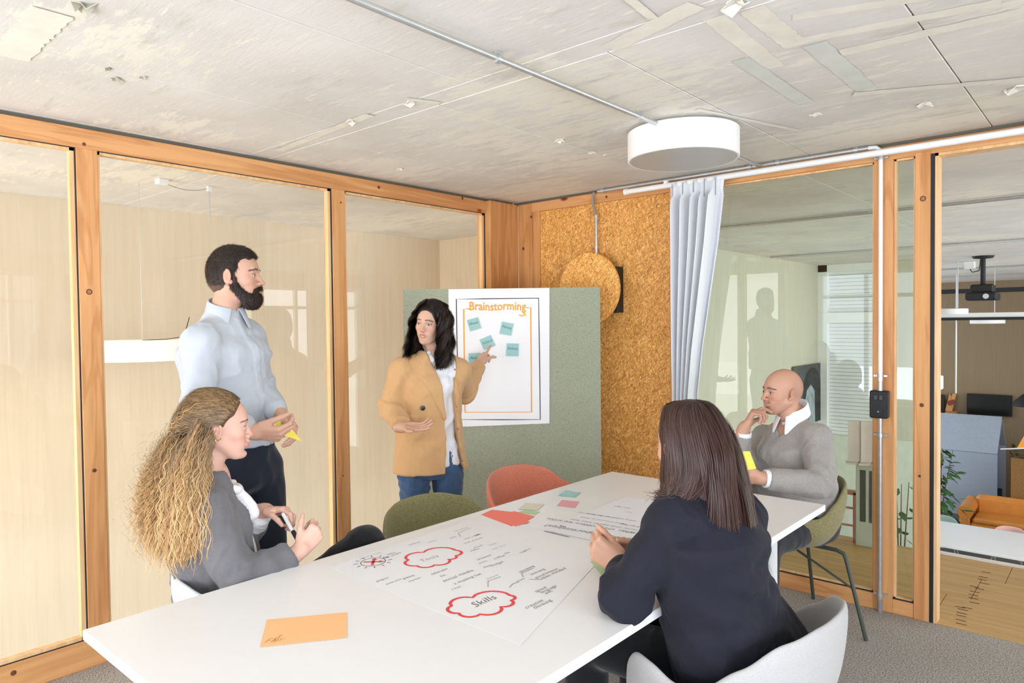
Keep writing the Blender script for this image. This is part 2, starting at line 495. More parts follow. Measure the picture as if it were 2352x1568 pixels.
# torn filler flakes hanging from the ceiling
def flake(px, py, s, mat=None):
    c = onplane(px, py, 2, H); m = MB(); r = random.Random(px)
    n = 9; ring = []
    for k in range(n):
        q = 2*pi*k/n; rr = s*r.uniform(.45, 1.1)
        ring.append(c+np.array([rr*cos(q), rr*sin(q)*.7, -.001-r.uniform(0, .5)*s*(1 if k % 3 == 0 else .15)]))
    v = [c+np.array([0, 0, .002])]+ring+[p+np.array([0, 0, .004]) for p in ring]
    f = [(0, 1+(k+1) % n, 1+k) for k in range(n)]+[(1+k, 1+(k+1) % n, 1+n+(k+1) % n, 1+n+k) for k in range(n)]
    m.add(v, f).build('filler_flake', mat or M_PLASTER, ce)
for (x, y, s) in ((805, 278, .035), (918, 388, .03), (1287, 322, .035), (1360, 350, .03), (940, 235, .04), (1690, 8, .05), (2120, 240, .035), (2330, 203, .05), (1875, 262, .03), (1390, 355, .018)):
    flake(x, y, s)
M_CRACK = plain('crack', srgb(176, 170, 152), 0.95)
for (x, y, s) in ((268, 182, .03), (190, 12, .05), (250, 158, .02), (330, 178, .02)):
    flake(x, y, s, M_CRACK)

# ------------------------------------------------------------------ left glazed wall (plane x = XL)
wl = empty('wall_left'); wl['kind'] = 'structure'
T = 0.085
ysl = [(-1.55, -1.465), (-0.25, -0.165), (1.05, 1.135), (2.35, 2.44), (3.628, 3.93)]
MB().box((XL-T, -2.1, 2.285), (XL, 3.93, 2.372), .002).build('top_beam', M_PY, wl)
MB().box((XL-T, -2.1, 0.0), (XL, 3.93, 0.126), .002).build('bottom_beam', M_PY, wl)
MB().box((XL-T, -2.1, 2.372), (XL-.012, 3.93, 2.391)).build('ceiling_seal', M_SEAL, wl)
for (a, b) in ysl:
    MB().box((XL-T, a, 0.126), (XL, b, 2.285), .002).build('post', M_PZ, wl)
edges = [-2.1]+[q for ab in ysl for q in ab]
panes = [(-2.1, -1.55), (-1.465, -0.25), (-0.165, 1.05), (1.135, 2.35), (2.44, 3.628)]
for (a, b) in panes:
    m = MB()
    for (c, d) in ((a, a+.012), (b-.022, b-.004)):
        m.box((XL-.045, c, .126), (XL-.012, d, 2.285))
    m.box((XL-.045, a, .126), (XL-.012, b, .144)); m.box((XL-.045, a, 2.27), (XL-.012, b, 2.285))
    m.build('glazing_bead', M_BEAD, wl)
    s_ = MB(); s_.box((XL-.03, b-.0045, .13), (XL-.004, b-.0005, 2.283)); s_.box((XL-.03, a, 2.282), (XL-.006, b, 2.2848)); s_.box((XL-.03, a, .1262), (XL-.006, b, .129))
    s_.build('dark_seal', M_BLACK, wl)
    MB().box((XL-.034, a+.004, .13), (XL-.026, b-.004, 2.28)).build('glass_pane', M_GLASS, wl)

# ------------------------------------------------------------------ right wall (plane y = YR): corner post, board, glazing, doorway
wr = empty('wall_right'); wr['kind'] = 'structure'
MB().box((-3.43, 3.63, 0), (-3.385, 3.93, 2.372), .002).build('corner_board', M_PZ2, wr)
MB().box((-3.385, YR, 0), (-3.29, YR+T, 2.372), .003).build('corner_post', M_PZ2, wr)
MB().box((-3.29, YR, 0), (-3.255, YR+T, 2.372), .003).build('corner_post', M_PZ2, wr)
MB().box((-3.255, YR+.006, 0), (-3.19, YR+T, 2.372), .003).build('jamb', M_PZ2, wr)
MB().box((-3.255, YR, 2.305), (2.5, YR+T, 2.372), .002).build('top_beam', M_PX, wr)
MB().box((-3.43, YR+.01, 2.372), (2.5, YR+T, 2.391)).build('ceiling_seal', M_SEAL, wr)
MB().box((-3.19, YR+.018, 0.0), (-2.145, YR+T-.01, 2.305), .001).build('strand_board', M_OSB, wr)
MB().box((-2.145, YR, 0), (-2.085, YR+T, 2.305), .002).build('post', M_PZ, wr)
MB().box((-0.982, YR, 0), (-0.892, YR+T, 2.305), .002).build('post', M_PZ, wr)
MB().box((-0.795, YR-.004, 0), (-0.728, YR+T, 2.32), .002).build('post', M_PZ, wr)
MB().box((-2.085, YR, 0), (-0.982, YR+T, .084), .002).build('bottom_beam', M_PX, wr)
MB().box((-0.892, YR+.002, 0), (-0.795, YR+T, .074), .002).build('bottom_beam', M_PX, wr)
for (a, b, z0) in ((-2.085, -0.982, .084), (-0.892, -0.795, .074)):
    m = MB(); m.box((a, YR+.02, z0), (a+.01, YR+.05, 2.305)); m.box((b-.01, YR+.02, z0), (b, YR+.05, 2.305)); m.box((a, YR+.02, z0), (b, YR+.05, z0+.008)); m.box((a, YR+.02, 2.297), (b, YR+.05, 2.305))
    m.build('glazing_bead', M_BEAD, wr)
    MB().box((a+.003, YR+.03, z0+.003), (b-.003, YR+.038, 2.303)).build('glass_pane', M_GLASS2, wr)
    MB().box((a, YR+.004, z0), (b, YR+.02, z0+.003)).build('dark_seal', M_BLACK, wr)
# doorway, its black rubber seal and lining
m = MB(); m.box((-0.728, YR+.002, 0), (-0.710, YR+.05, 2.322)); m.box((-0.728, YR+.002, 2.305), (0.30, YR+.05, 2.322)); m.box((0.282, YR+.002, 0), (0.30, YR+.05, 2.322))
m.build('door_seal', M_BLACK, wr)
m = MB(); m.box((-0.710, YR+.004, 0), (-0.696, YR+T, 2.305)); m.box((-0.710, YR+.004, 2.291), (0.282, YR+T, 2.305)); m.box((0.268, YR+.004, 0), (0.282, YR+T, 2.305))
m.build('door_lining', M_BEAD, wr)
MB().box((0.30, YR-.004, 0), (0.39, YR+T, 2.32), .002).build('post', M_PZ, wr)
MB().box((1.62, YR, 0), (1.71, YR+T, 2.305), .002).build('post', M_PZ, wr)
MB().box((0.39, YR, 0), (2.5, YR+T, .084), .002).build('bottom_beam', M_PX, wr)
for (a, b) in ((0.39, 1.62), (1.71, 2.5)):
    MB().box((a, YR+.03, .084), (b, YR+.038, 2.303)).build('glass_pane', M_GLASS2, wr)

# ------------------------------------------------------------------ window walls behind and beside the camera (seen only mirrored in the glass)
M_PLY = wood('pale_plywood', 2, srgb(226, 206, 172), srgb(218, 196, 160), ring=0.1, seed=3.3, knots=False, rough=0.6)
M_BLIND = plain('white_blind', srgb(236, 238, 240), 0.7, vary=0.02)
M_PLYW = wood('plywood_wall', 2, srgb(222, 206, 180), srgb(216, 198, 170), ring=0.05, grain=.3, seed=5.3, knots=False, rough=0.65)
def window_wall(name, fixed, ax, lo, hi, openings, z0, z1, zb=0.0, mat=None):
    """wall in plane ax=fixed pierced by windows"""
    par = empty(name); par['kind'] = 'structure'
    t0, t1 = fixed
    def B(m, a, b, za, zb_, d0=t0, d1=t1):
        if ax == 1: m.box((a, d0, za), (b, d1, zb_))
        else: m.box((d0, a, za), (d1, b, zb_))
        return m
    m = MB(); cur = lo
    openings = [(o[0], o[1], o[2] if len(o) > 2 else z0) for o in openings]
    for (a, b, z0) in openings:
        B(m, cur, a, zb, H); B(m, a, b, zb, z0); B(m, a, b, z1, H); cur = b
    B(m, cur, hi, zb, H)
    m.build('wall_panel', mat or M_PLYW, par)
    mid = (t0+t1)/2
    for (a, b, z0) in openings:
        f = MB()
        for (c, d) in ((a, a+.05), (b-.05, b), ((a+b)/2-.025, (a+b)/2+.025)): B(f, c, d, z0, z1, mid-.03, mid+.03)
        B(f, a, b, z0, z0+.05, mid-.03, mid+.03); B(f, a, b, z1-.05, z1, mid-.03, mid+.03); B(f, a, b, z1-.36, z1-.31, mid-.035, mid+.035)
        f.build('window_frame', M_WHITE, par)
    return par
window_wall('wall_back', (-2.2, -2.1), 1, -3.52, 2.5, [(-3.2, -2.0), (-1.7, -0.4), (-0.1, 1.2), (1.4, 2.3)], 0.35, 2.15)
window_wall('wall_side', (2.4, 2.5), 0, -2.2, 3.93, [(-1.95, -0.15, .4), (0.0, 1.75, .4), (1.9, 2.45, .8), (3.03, 3.22, 1.5), (3.55, 3.9, 1.4)], 0.8, 2.15)

# ------------------------------------------------------------------ light well left of the room and the hall beyond
wo = struct('wall_well', MB().box((-5.6, -2.6, -2.9), (-5.49, 5.09, H)), M_PLYW)
struct('wall_well_end', MB().box((-5.6, 5.09, -2.9), (-3.9, 5.2, H)), M_PLYW)
struct('wall_well_front', MB().box((-5.6, -2.6, -2.9), (-3.5, -2.5, H)), M_PLYW)
M_OCH = wood('ochre_floor_boards', 0, srgb(206, 170, 112), srgb(182, 142, 84), ring=0.5, seed=6.1, rough=0.4, knots=False)
M_LOWF = plain('lower_hall_carpet', srgb(96, 94, 92), 0.9)
struct('floor_well', MB().box((-5.6, -2.6, -3.0), (-3.5, 5.1, -2.9)), plain('pale_screed', srgb(214, 204, 190), .8))
lf = struct('floor_lower_hall', MB().box((-5.6, 5.1, -3.05), (6.5, 20.1, -2.9)), M_LOWF)
M_HALLW = wood('hall_plywood', 2, srgb(206, 203, 186), srgb(199, 195, 176), ring=0.06, grain=.3, seed=8.3, knots=False, rough=0.6)
struct('wall_hall_side', MB().box((-3.9, 5.09, -2.9), (-3.8, 11.9, H)), M_HALLW)
M_BROWN = wood('brown_plywood', 2, srgb(150, 130, 102), srgb(142, 121, 94), ring=0.1, grain=.4, seed=1.9, knots=False, rough=0.6)
struct('wall_hall_far', MB().box((-5.6, 20.0, -2.9), (6.5, 20.1, H)), M_BROWN)
# window wall that closes the hall on the right hand side, out of view
window_wall('wall_hall_right', (3.4, 3.5), 0, 4.02, 20.0, [(5.1, 7.6), (8.4, 11.2), (12.0, 15.0)], -1.8, 2.14, zb=-2.9)
struct('wall_hall_return', MB().box((2.5, 3.93, -2.9), (3.4, 4.02, H)), M_PLYW)
# gallery floor of ochre boards outside the glazing, its edge
gf = empty('floor_gallery'); gf['kind'] = 'structure'
yb = [4.02, 4.40, 4.78, 5.13]
xb = [-3.52, -1.9, -0.62, 0.7, 2.0, 3.4]
for j in range(3):
    for i in range(5):
        off = 0.0 if i in (0, 4) else (0.11*(j-1))
        a = xb[i]+(0 if i == 0 else 0.11*(j-1)); b = xb[i+1]+(0 if i == 4 else 0.11*(j-1))
        MB().box((a+.0015, yb[j]+.0008, -.03), (b-.0015, yb[j+1]-.0008, 0.0), .001).build('floor_board', M_OCH, gf)
MB().box((-0.95, 5.13, -.26), (3.4, 5.16, 0.012)).build('white_edge_trim', M_WHITE, gf)
MB().box((-3.8, 5.13, -.26), (-0.95, 5.15, 0.0)).build('edge_board', M_OCH, gf)
MB().box((-3.8, 4.02, -.25), (3.4, 5.13, -.035)).build('slab', M_CONC, gf)
MB().box((-3.52, 3.935, -.25), (3.4, 4.02, 0.0)).build('threshold', M_OCH, gf)
# finger joints of dark end grain in the gallery boards
mk = MB()
M_MARK = plain('dark_joint_mark', srgb(84, 54, 34), .8, vary=.1)
for (x, y) in ((2265, 1314), (2258, 1325), (2256, 1331), (2262, 1340), (2238, 1347), (2250, 1352), (2239, 1359), (2236, 1366), (2236, 1374), (2238, 1384), (2205, 1394), (2222, 1396), (2212, 1400), (2209, 1408), (2208, 1414), (2207, 1424), (2208, 1433)):
    c = onplane(x, y, 2, 0.0)
    mk.box((c[0]-.022, c[1]-.003, 0.0001), (c[0]+.022, c[1]+.003, .0012))
mk.build('joint_marks', M_MARK, gf)

# far window partition with blinds
fw = empty('window_1'); fw['kind'] = 'structure'
MB().box((-3.8, 11.9, -2.9), (-2.2, 12.0, -0.35)).build('sill_wall', plain('white_plaster', srgb(214, 218, 208), .8), fw)
MB().box((-2.75, 11.9, -0.35), (-2.2, 12.0, H)).build('pier', M_HALLW, fw)
fr = MB(); fr.box((-3.8, 11.88, -.4), (-3.66, 11.97, H)); fr.box((-2.86, 11.88, -.4), (-2.75, 11.97, H)); fr.box((-3.8, 11.86, 1.46), (-2.75, 11.96, 1.62)); fr.box((-3.8, 11.88, 2.28), (-2.75, 11.97, H))
fr.build('window_frame', M_WHITE, fw)
bl = MB()
zz = -0.35
while zz < 2.28:
    bl.box((-3.66, 11.97, zz), (-2.86, 11.985, zz+.052)); zz += .06
bl.box((-3.66, 11.99, -.35), (-2.86, 12.0, 2.28))
tag(bl.build('blind_slats', M_BLIND, fw), kind='stuff')
# far white and black beam crossing the hall, dark duct under the ceiling
bm_ = empty('trim_1'); bm_['kind'] = 'structure'
def mbox(x0, y0, x1, y1, Y, t=.1):
    a = onplane(x0, y0, 1, Y); b = onplane(x1, y1, 1, Y)
    return (a[0], Y, b[2]), (b[0], Y+t, a[2])
MB().box((-5.2, 13.0, onplane(2250, 729, 1, 13)[2]), (5, 13.2, onplane(2250, 718, 1, 13)[2])).build('white_beam', M_WHITE, bm_)
MB().box((-5.2, 12.98, onplane(2250, 735, 1, 13)[2]), (5, 13.22, onplane(2250, 728.5, 1, 13)[2])).build('black_edge', M_BLACK, bm_)
MB().box((-5.2, 17.0, onplane(2250, 672, 1, 17)[2]), (5, 17.15, onplane(2250, 662, 1, 17)[2])).build('dark_duct', M_BLACK, bm_)
# ================================================================== FURNITURE AND FITTINGS
# ---- table
TZ = 0.75
TX0, TX1, TY0, TY1 = -1.948, -0.918, 0.583, 2.965
M_TOP = plain('white_laminate', srgb(240, 240, 240), 0.32, vary=0.006, vs=3, spec=0.45)
M_TEDGE = plain('white_edge_band', srgb(246, 246, 244), 0.4, vary=0.005)
M_TLEG = plain('white_steel', srgb(225, 225, 225), 0.4, vary=0.02)
tb = empty('conference_table', ((TX0+TX1)/2, (TY0+TY1)/2, 0), 'long white laminate meeting table covered with paper sheets and sticky notes', 'table')
def loc(o, par):
    """parent to an empty while keeping world coordinates"""
    o.parent = par; o.matrix_parent_inverse = par.matrix_basis.inverted() if par.type == 'EMPTY' else o.matrix_parent_inverse
    return o
def PB(mb, name, mat, par, smooth=False, **kw):
    o = mb.build(name, mat, None, smooth); off = Vector(par.location)
    if par.type == 'EMPTY' and (off.length > 0 or par.rotation_euler.z):
        o.data.transform(par.matrix_basis.inverted())
    o.parent = par
    return tag(o, **kw)
PB(MB().box((TX0, TY0, TZ-.026), (TX1, TY1, TZ), .002), 'tabletop', M_TOP, tb)
PB(MB().box((TX0+.12, TY0+.15, TZ-.07), (TX1-.12, TY1-.15, TZ-.0265), .002), 'under_frame', M_TLEG, tb)
for sx in (0, 1):
    for sy in (0, 1):
        x = TX0+.15 if sx == 0 else TX1-.15; y = TY0+.2 if sy == 0 else TY1-.2
        PB(MB().tube([(x, y, 0.0), (x, y, TZ-.065)], .027, 16), 'leg', M_TLEG, tb, 'auto')

# ---- chairs: one moulded shell with arms on a tube frame
def shell_mesh(scale=1.0):
    nt_, nr = 48, 12
    v = []; f = []
    def rimh(q):     # q = angle from the front in degrees, 0..180
        pts = [(0, -.02), (22, -.015), (36, .04), (48, .135), (60, .185), (72, .18), (86, .148), (98, .155), (116, .215), (136, .275), (160, .297), (180, .30)]
        for (a, ha), (b, hb) in zip(pts, pts[1:]):
            if a <= q <= b:
                t = (q-a)/(b-a); t = t*t*(3-2*t); return ha+(hb-ha)*t
    def rimr(q):
        pts = [(0, .235), (40, .27), (62, .285), (90, .275), (130, .27), (180, .255)]
        for (a, ha), (b, hb) in zip(pts, pts[1:]):
            if a <= q <= b:
                t = (q-a)/(b-a); t = t*t*(3-2*t); return ha+(hb-ha)*t
    v.append((0, 0, 0))
    for i in range(1, nr+1):
        t = i/nr
        for k in range(nt_):
            q = 360.0*k/nt_; qa = q if q <= 180 else 360-q
            R = rimr(qa); Hh = rimh(qa)
            rr = R*(1-(1-min(1, t*1.12))**1.5)*(0.86+0.14*t) if t < .9 else R*(.9+.1*(t-.9)/.1)*.99
            rr = R*(1-(1-t)**1.9)
            s_ = max(0, (t-.38)/.62)
            z = Hh*(s_**1.7) if Hh > 0 else Hh*t*t
            a = radians(q)
            v.append((rr*cos(a)*scale, rr*sin(a)*scale, z*scale+0.0))
    for k in range(nt_):
        f.append((0, 1+k, 1+(k+1) % nt_))
    for i in range(nr-1):
        for k in range(nt_):
            k2 = (k+1) % nt_
            f.append((1+i*nt_+k, 1+(i+1)*nt_+k, 1+(i+1)*nt_+k2, 1+i*nt_+k2))
    return v, f
SEATZ = 0.435
def make_chair(name, loc_, rz, mshell, mleg, label, group=None, pad=None, sz=1.0):
    c = empty(name, loc_, label, 'chair', group, rz)
    v, f = shell_mesh(sz)
    v = [(x, y, z+SEATZ) for x, y, z in v]
    o = link_mesh('seat_shell', v, f, mshell, c, True)
    so = o.modifiers.new('thick', 'SOLIDIFY'); so.thickness = 0.022; so.offset = 0.0
    sb = o.modifiers.new('round', 'SUBSURF'); sb.levels = 1; sb.render_levels = 2
    m = MB(); m.lathe((0, 0, SEATZ-.035), [(.001, -.004), (.10, -.004), (.10, .012), (.001, .012)], 24)
    m.build('seat_mount', mleg, c)
    for sx in (-1, 1):
        for sy in (-1, 1):
            m = MB(); pts = [(.06*sx, .05*sy, SEATZ-.03), (.17*sx, .16*sy, SEATZ-.032), (.192*sx, .183*sy, SEATZ-.042), (.20*sx, .192*sy, SEATZ-.065), (.265*sx, .25*sy, 0.004)]
            m.tube(pts, .0095, 10)
            m.build('leg', mleg, c, 'auto')
    for sy in (-1, 1):
        MB().tube([(.228*sy, .217, .23), (0, 0, SEATZ-.04), (-.228*sy, -.217, .23)], .006, 8).build('brace', mleg, c, 'auto')
    return c
M_SH_W = fabric('pale_grey_felt', srgb(168, 165, 163), srgb(186, 183, 181), 500, bmp=.15, big=.03)
M_SH_WP = plain('white_shell', srgb(196, 199, 202), .5, vary=.01)
M_SH_O = fabric('olive_wool', srgb(112, 105, 68), srgb(164, 156, 112), 300, bmp=.4)
M_SH_C = fabric('coral_wool', srgb(204, 114, 88), srgb(228, 146, 120), 300, bmp=.4)
M_LEG_G = plain('dark_green_steel', srgb(62, 70, 58), .45, vary=.03)
M_LEG_B = plain('blue_steel', srgb(66, 96, 152), .45, vary=.03)
M_LEG_W = plain('pale_grey_steel', srgb(206, 206, 204), .45, vary=.03)
make_chair('shell_armchair', (-2.03, 1.97, 0), radians(-4), M_SH_O, M_LEG_G, 'olive green upholstered armchair pushed against the long left side of the table', sz=1.10)
make_chair('shell_armchair', (-2.05, 2.62, 0), radians(2), M_SH_C, M_LEG_G, 'coral upholstered armchair under the table in front of the green partition', sz=1.17)
make_chair('shell_armchair', (-0.82, 1.855, 0), radians(180), M_SH_W, M_LEG_W, 'pale grey felt armchair under the long haired woman in the navy blazer', sz=1.08)
make_chair('shell_armchair', (-2.155, 1.17, 0), radians(76), M_SH_WP, M_LEG_B, 'white shell armchair with a blue frame under the woman with curly hair')
make_chair('shell_armchair', (-1.27, 3.50, 0), radians(225), M_SH_O, M_LEG_G, 'olive green armchair with dark legs under the bald man in the grey sweater')

# ---- ceiling lamp
lc = onplane(1568, 300, 2, 2.385)
dl = float((lc-CAMP)@FWD); LR = 125*dl/CF
M_SHADE = plain('white_lampshade', srgb(244, 244, 242), .6, vary=.006)
M_DIFF = plain('lamp_diffuser', srgb(184, 184, 178), .4, vary=.01)
lt = empty('drum_ceiling_lamp', tuple(lc), 'round white drum lamp under the concrete ceiling at the end of the conduit', 'lamp')
lh = .128
PB(MB().lathe((lc[0], lc[1], 2.378-lh), [(LR*.93, .012), (LR*.93, -.001), (LR-.004, -.001), (LR, .003), (LR, lh-.003), (LR-.004, lh), (.05, lh), (.05, lh-.01), (LR*.93, lh-.01)][0:1]+[(LR*.955, .0), (LR-.004, -.001), (LR, .003), (LR, lh-.003), (LR-.004, lh)], 96), 'shade', M_SHADE, lt, 'auto')
PB(MB().lathe((lc[0], lc[1], 2.378-lh), [(LR*.95, -.0015), (LR*.95, .004)], 96), 'diffuser', M_DIFF, lt)
PB(MB().lathe((lc[0], lc[1], 2.376), [(LR*.8, 0), (LR*.8, .016)], 48), 'ceiling_plate', M_BLACK, lt)

# ---- conduits
def clamp(px, par, r=.012, vert=True, off=0):
    x, y, z = px
    m = MB()
    if vert:   # clamp on a ceiling pipe running along y
        m.box((x-.004, y-.01, z), (x+.004, y+.01, H)); m.tube([(x, y-.009, z), (x, y+.009, z)], r+.004, 12); m.box((x-.022, y-.004, z+.004), (x+.022, y+.004, z+.009))
    else:
        m.tube([(x, y, z-.009), (x, y, z+.009)], r+.004, 12); m.box((x-.032, y+.002, z-.005), (x+.032, YR, z+.005))
        m.tube([(x-.026, y-.006, z), (x-.026, YR, z)], .004, 8); m.tube([(x+.026, y-.006, z), (x+.026, YR, z)], .004, 8)
    return m.build('clamp', M_GALV, par, 'auto')
cd = empty('ceiling_conduit', (0, 0, 0), 'grey metal conduit running along the concrete ceiling to the drum lamp', 'conduit')
zc = 2.366
MB().tube([(-1.553, -2.05, zc), (-1.553, lc[1]-LR*.97, zc)], .0105, 14).build('pipe', M_GALV, cd, 'auto')
for (px, py) in ((1168, 125), (1493, 262)):
    q = onplane(px, py, 2, zc); clamp((-1.553, q[1], zc), cd)
clamp((-1.553, 0.35, zc), cd); clamp((-1.553, -0.8, zc), cd)
wc = empty('wall_conduit', (0, 0, 0), 'grey metal conduit along the glazed wall and down the post to the switch', 'conduit')
yc = 3.905
zp = 2.374
MB().tube([(-1.553, lc[1]+LR*.95, zc), (-1.555, 3.86, zc), (-1.555, yc-.01, zp)], .0105, 14).build('pipe', M_GALV, wc, 'auto')
MB().tube([(-2.66, yc, zp), (-1.0, yc, zp)], .0105, 14).build('pipe', M_GALV, wc, 'auto')
MB().tube([(-1.0, yc, zp), (-.965, yc, zp-.003), (-.947, yc, zp-.02), (-.943, yc, zp-.05), (-.943, yc, 1.14)], .0105, 14).build('pipe', M_WHITE, wc, 'auto')
MB().tube([(-.943, yc, 1.0), (-.943, yc, .06)], .0105, 14).build('pipe', M_GALV, wc, 'auto')
MB().tube([(-.943, yc, .065), (-.943, yc, 0)], .0115, 14).build('pipe_end', plain('dull_grey', srgb(140, 140, 144), .6), wc, 'auto')
MB().tube([(-.943, yc, 1.19), (-.943, yc, 1.135)], .013, 14).build('coupling', M_GALV, wc, 'auto')
for py in (365, 862, 997, 1361):
    clamp((-.943, yc, onplane(2022, py, 1, YR)[2]), wc, vert=False)
for x in (-1.06, -1.46, -1.62, -2.62):
    m = MB(); m.tube([(x-.012, yc, zp), (x+.012, yc, zp)], .016, 12); m.box((x-.005, yc-.004, zp+.002), (x+.005, yc+.004, H)); m.build('clamp', M_GALV, wc, 'auto')
sw = empty('switch_box', (-.947, YR, 1.069), 'black surface mounted switch and socket box on the pine post', 'switch')
PB(MB().box((-.990, YR-.045, .999), (-.905, YR, 1.139), .006), 'housing', M_BLACK, sw)
for dx in (-.012, .012):
    PB(MB().box((-.947+dx-.009, YR-.051, 1.092), (-.947+dx+.009, YR-.044, 1.118), .002), 'rocker', plain('satin_black', srgb(46, 46, 48), .4), sw)
PB(MB().lathe((-.947, YR-.05, 1.034), [(.021, 0), (.021, .008), (.016, .008), (.016, .004), (.001, .004)], 24, axis=1), 'socket', M_BLACK, sw)
PB(MB().lathe((-.947, YR-.052, 1.034), [(.003, 0), (.003, .006)], 10, axis=1), 'screw', M_GALV, sw)

# ---- disc of strand board with a black bracket and its feed pipe
dk = empty('wall_disc_lamp', (-2.758, YR, 1.715), 'round disc of strand board fixed proud of the strand board wall with a pipe above', 'lamp')
dc_ = onplane(1353, 664, 1, YR-.07)
PB(MB().lathe((dc_[0], YR-.08, dc_[2]), [(.240, 0), (.242, .002), (.242, .018), (.240, .02)], 72, axis=1), 'disc', osb('pale_strand_board', 1.38), dk, 'auto')
PB(MB().box((-2.93, YR-.054, 1.565), (onplane(1423, 670, 1, YR-.03)[0], YR+.018, 1.865), .003), 'bracket', M_BLACK, dk)
PB(MB().tube([(-2.683, yc+.012, 2.20), (-2.683, yc+.012, 1.96)], .010, 12), 'pipe', M_GALV, dk, 'auto')
PB(MB().tube([(-2.69, yc, 2.372), (-2.70, yc, 2.345), (-2.70, yc, 2.29), (-2.690, yc+.006, 2.25), (-2.683, yc+.012, 2.19)], .009, 12), 'flexible_pipe', plain('grey_plastic_pipe', srgb(150, 142, 130), .6), dk, 'auto')
for z in (2.21, 2.005): PB(MB().tube([(-2.683, yc+.012, z-.010), (-2.683, yc+.012, z+.010)], .0135, 12), 'coupling', M_GALV, dk, 'auto')

# ---- curtain rail and curtain
yr = 3.845
ra = onplane(1436, 440, 1, yr); rb = onplane(2352, 301, 1, yr)
rl = empty('curtain_rail', (-1, yr, 2.33), 'thick white curtain rail along the top of the right hand glazing', 'curtain rail')
zr = (ra[2]+rb[2])/2
PB(MB().tube([(ra[0], yr, zr), (2.2, yr, zr)], .0165, 20), 'rail', M_WHITE, rl, 'auto')
PB(MB().tube([(ra[0]-.004, yr, zr), (ra[0]+.018, yr, zr)], .020, 20), 'end_cap', M_WHITE, rl, 'auto')
for x in (-2.12, 0.6, 1.9):
    m = MB(); m.box((x-.012, yr-.006, zr+.012), (x+.012, YR, zr+.022)); m.box((x-.010, yr-.012, zr+.005), (x+.010, yr+.012, zr+.03)); PB(m, 'bracket', M_WHITE, rl)
M_CURT = fabric('pale_grey_curtain', srgb(232, 233, 236), srgb(240, 241, 244), 700, bmp=.15, sheen=.1, big=.02)
def curtain():
    nu, nv = 150, 60; v = []; f = []
    rows = [(418, 1540, 1664), (560, 1543, 1648), (700, 1546, 1627), (800, 1549, 1612), (900, 1552, 1601), (960, 1552, 1598)]
    zs = [onplane(1600, r[0], 1, yr)[2] for r in rows]
    xl = [onplane(r[1], r[0], 1, yr)[0] for r in rows]; xr = [onplane(r[2], r[0], 1, yr)[0] for r in rows]
    zs += [.55, .06]; xl += [xl[-1], xl[-1]-.03]; xr += [xr[-1]+.04, xr[-1]+.10]
    zt = zr+.012
    for j in range(nv+1):
        z = zt+(0.05-zt)*j/nv
        xa = np.interp(-z, [-q for q in zs], xl); xb = np.interp(-z, [-q for q in zs], xr)
        t = j/nv; head = max(0, 1-t/.07)
        for i in range(nu+1):
            u = i/nu
            uw = u+.012*sin(9*u+2.2*t)
            fold = sin(2*pi*5.5*uw+.5*sin(3*t))*(.030-.012*head)+.012*sin(2*pi*11*uw+1.3+1.5*t)
            fold = np.sign(fold)*abs(fold)**.85*1.15 if head < .5 else fold*.8
            v.append((xa+(xb-xa)*u, yr-.01+fold*(1-.25*t), z+.004*head*sin(2*pi*5.5*uw)))
    for j in range(nv):
        for i in range(nu):
            a = j*(nu+1)+i; f.append((a, a+nu+1, a+nu+2, a+1))
    return v, f
M_STI = plain('stitch_grey', srgb(150, 152, 156), .9)
v, f = curtain()
cu = link_mesh('curtain', v, f, M_CURT, None, True)
so = cu.modifiers.new('thick', 'SOLIDIFY'); so.thickness = .0015
tag(cu, 'pale grey pleated curtain gathered at the left end of the rail', 'curtain')
for k in range(5):
    m = MB(); u = (k+.5)/5; x = onplane(1540, 418, 1, yr)[0]*(1-u)+onplane(1664, 405, 1, yr)[0]*u
    m.box((x-.0025, yr-.045, zr-.105), (x+.0025, yr-.043, zr-.005))
    m.build('pleat_stitch', M_STI, cu)

# ---- green felt partition
PA = np.array([-3.385, 2.825]); PBp = np.array([-2.465, 3.634])
pu = (PBp-PA)/np.linalg.norm(PBp-PA); PLn = np.linalg.norm(PBp-PA)
pn = np.array([pu[1], -pu[0]])           # towards the room
def pan(px, py, off=0.0):
    """pixel -> point on the partition face, lifted by off"""
    d = ray(px, py); n3 = np.array([pn[0], pn[1], 0]); o3 = np.array([PA[0], PA[1], 0])+n3*off
    t = ((o3-CAMP)@n3)/(d@n3)
    return CAMP+d*t
M_FELT = fabric('sage_green_felt', srgb(140, 146, 122), srgb(182, 186, 164), 260, bmp=.3, big=.03)
pt = empty('partition', ((PA[0]+PBp[0])/2, (PA[1]+PBp[1])/2, 0), 'sage green felt partition standing across the corner of the room', 'partition')
cmid = np.array([(PA[0]+PBp[0])/2, (PA[1]+PBp[1])/2]); 
def ob(c2, z0, z1, hu, hn):
    return MB().obox((c2[0], c2[1], (z0+z1)/2), (pu[0]*hu, pu[1]*hu, 0), (pn[0]*hn, pn[1]*hn, 0), (0, 0, (z1-z0)/2))
PB(ob(cmid-pn*.0195, .06, 1.7205, PLn/2, .0185), 'felt_panel', M_FELT, pt)
for s_ in (-1, 1):
    PB(ob(cmid+pu*s_*(PLn/2-.2)-pn*.0195, 0, .06, .03, .12), 'foot', M_LEG_W, pt)

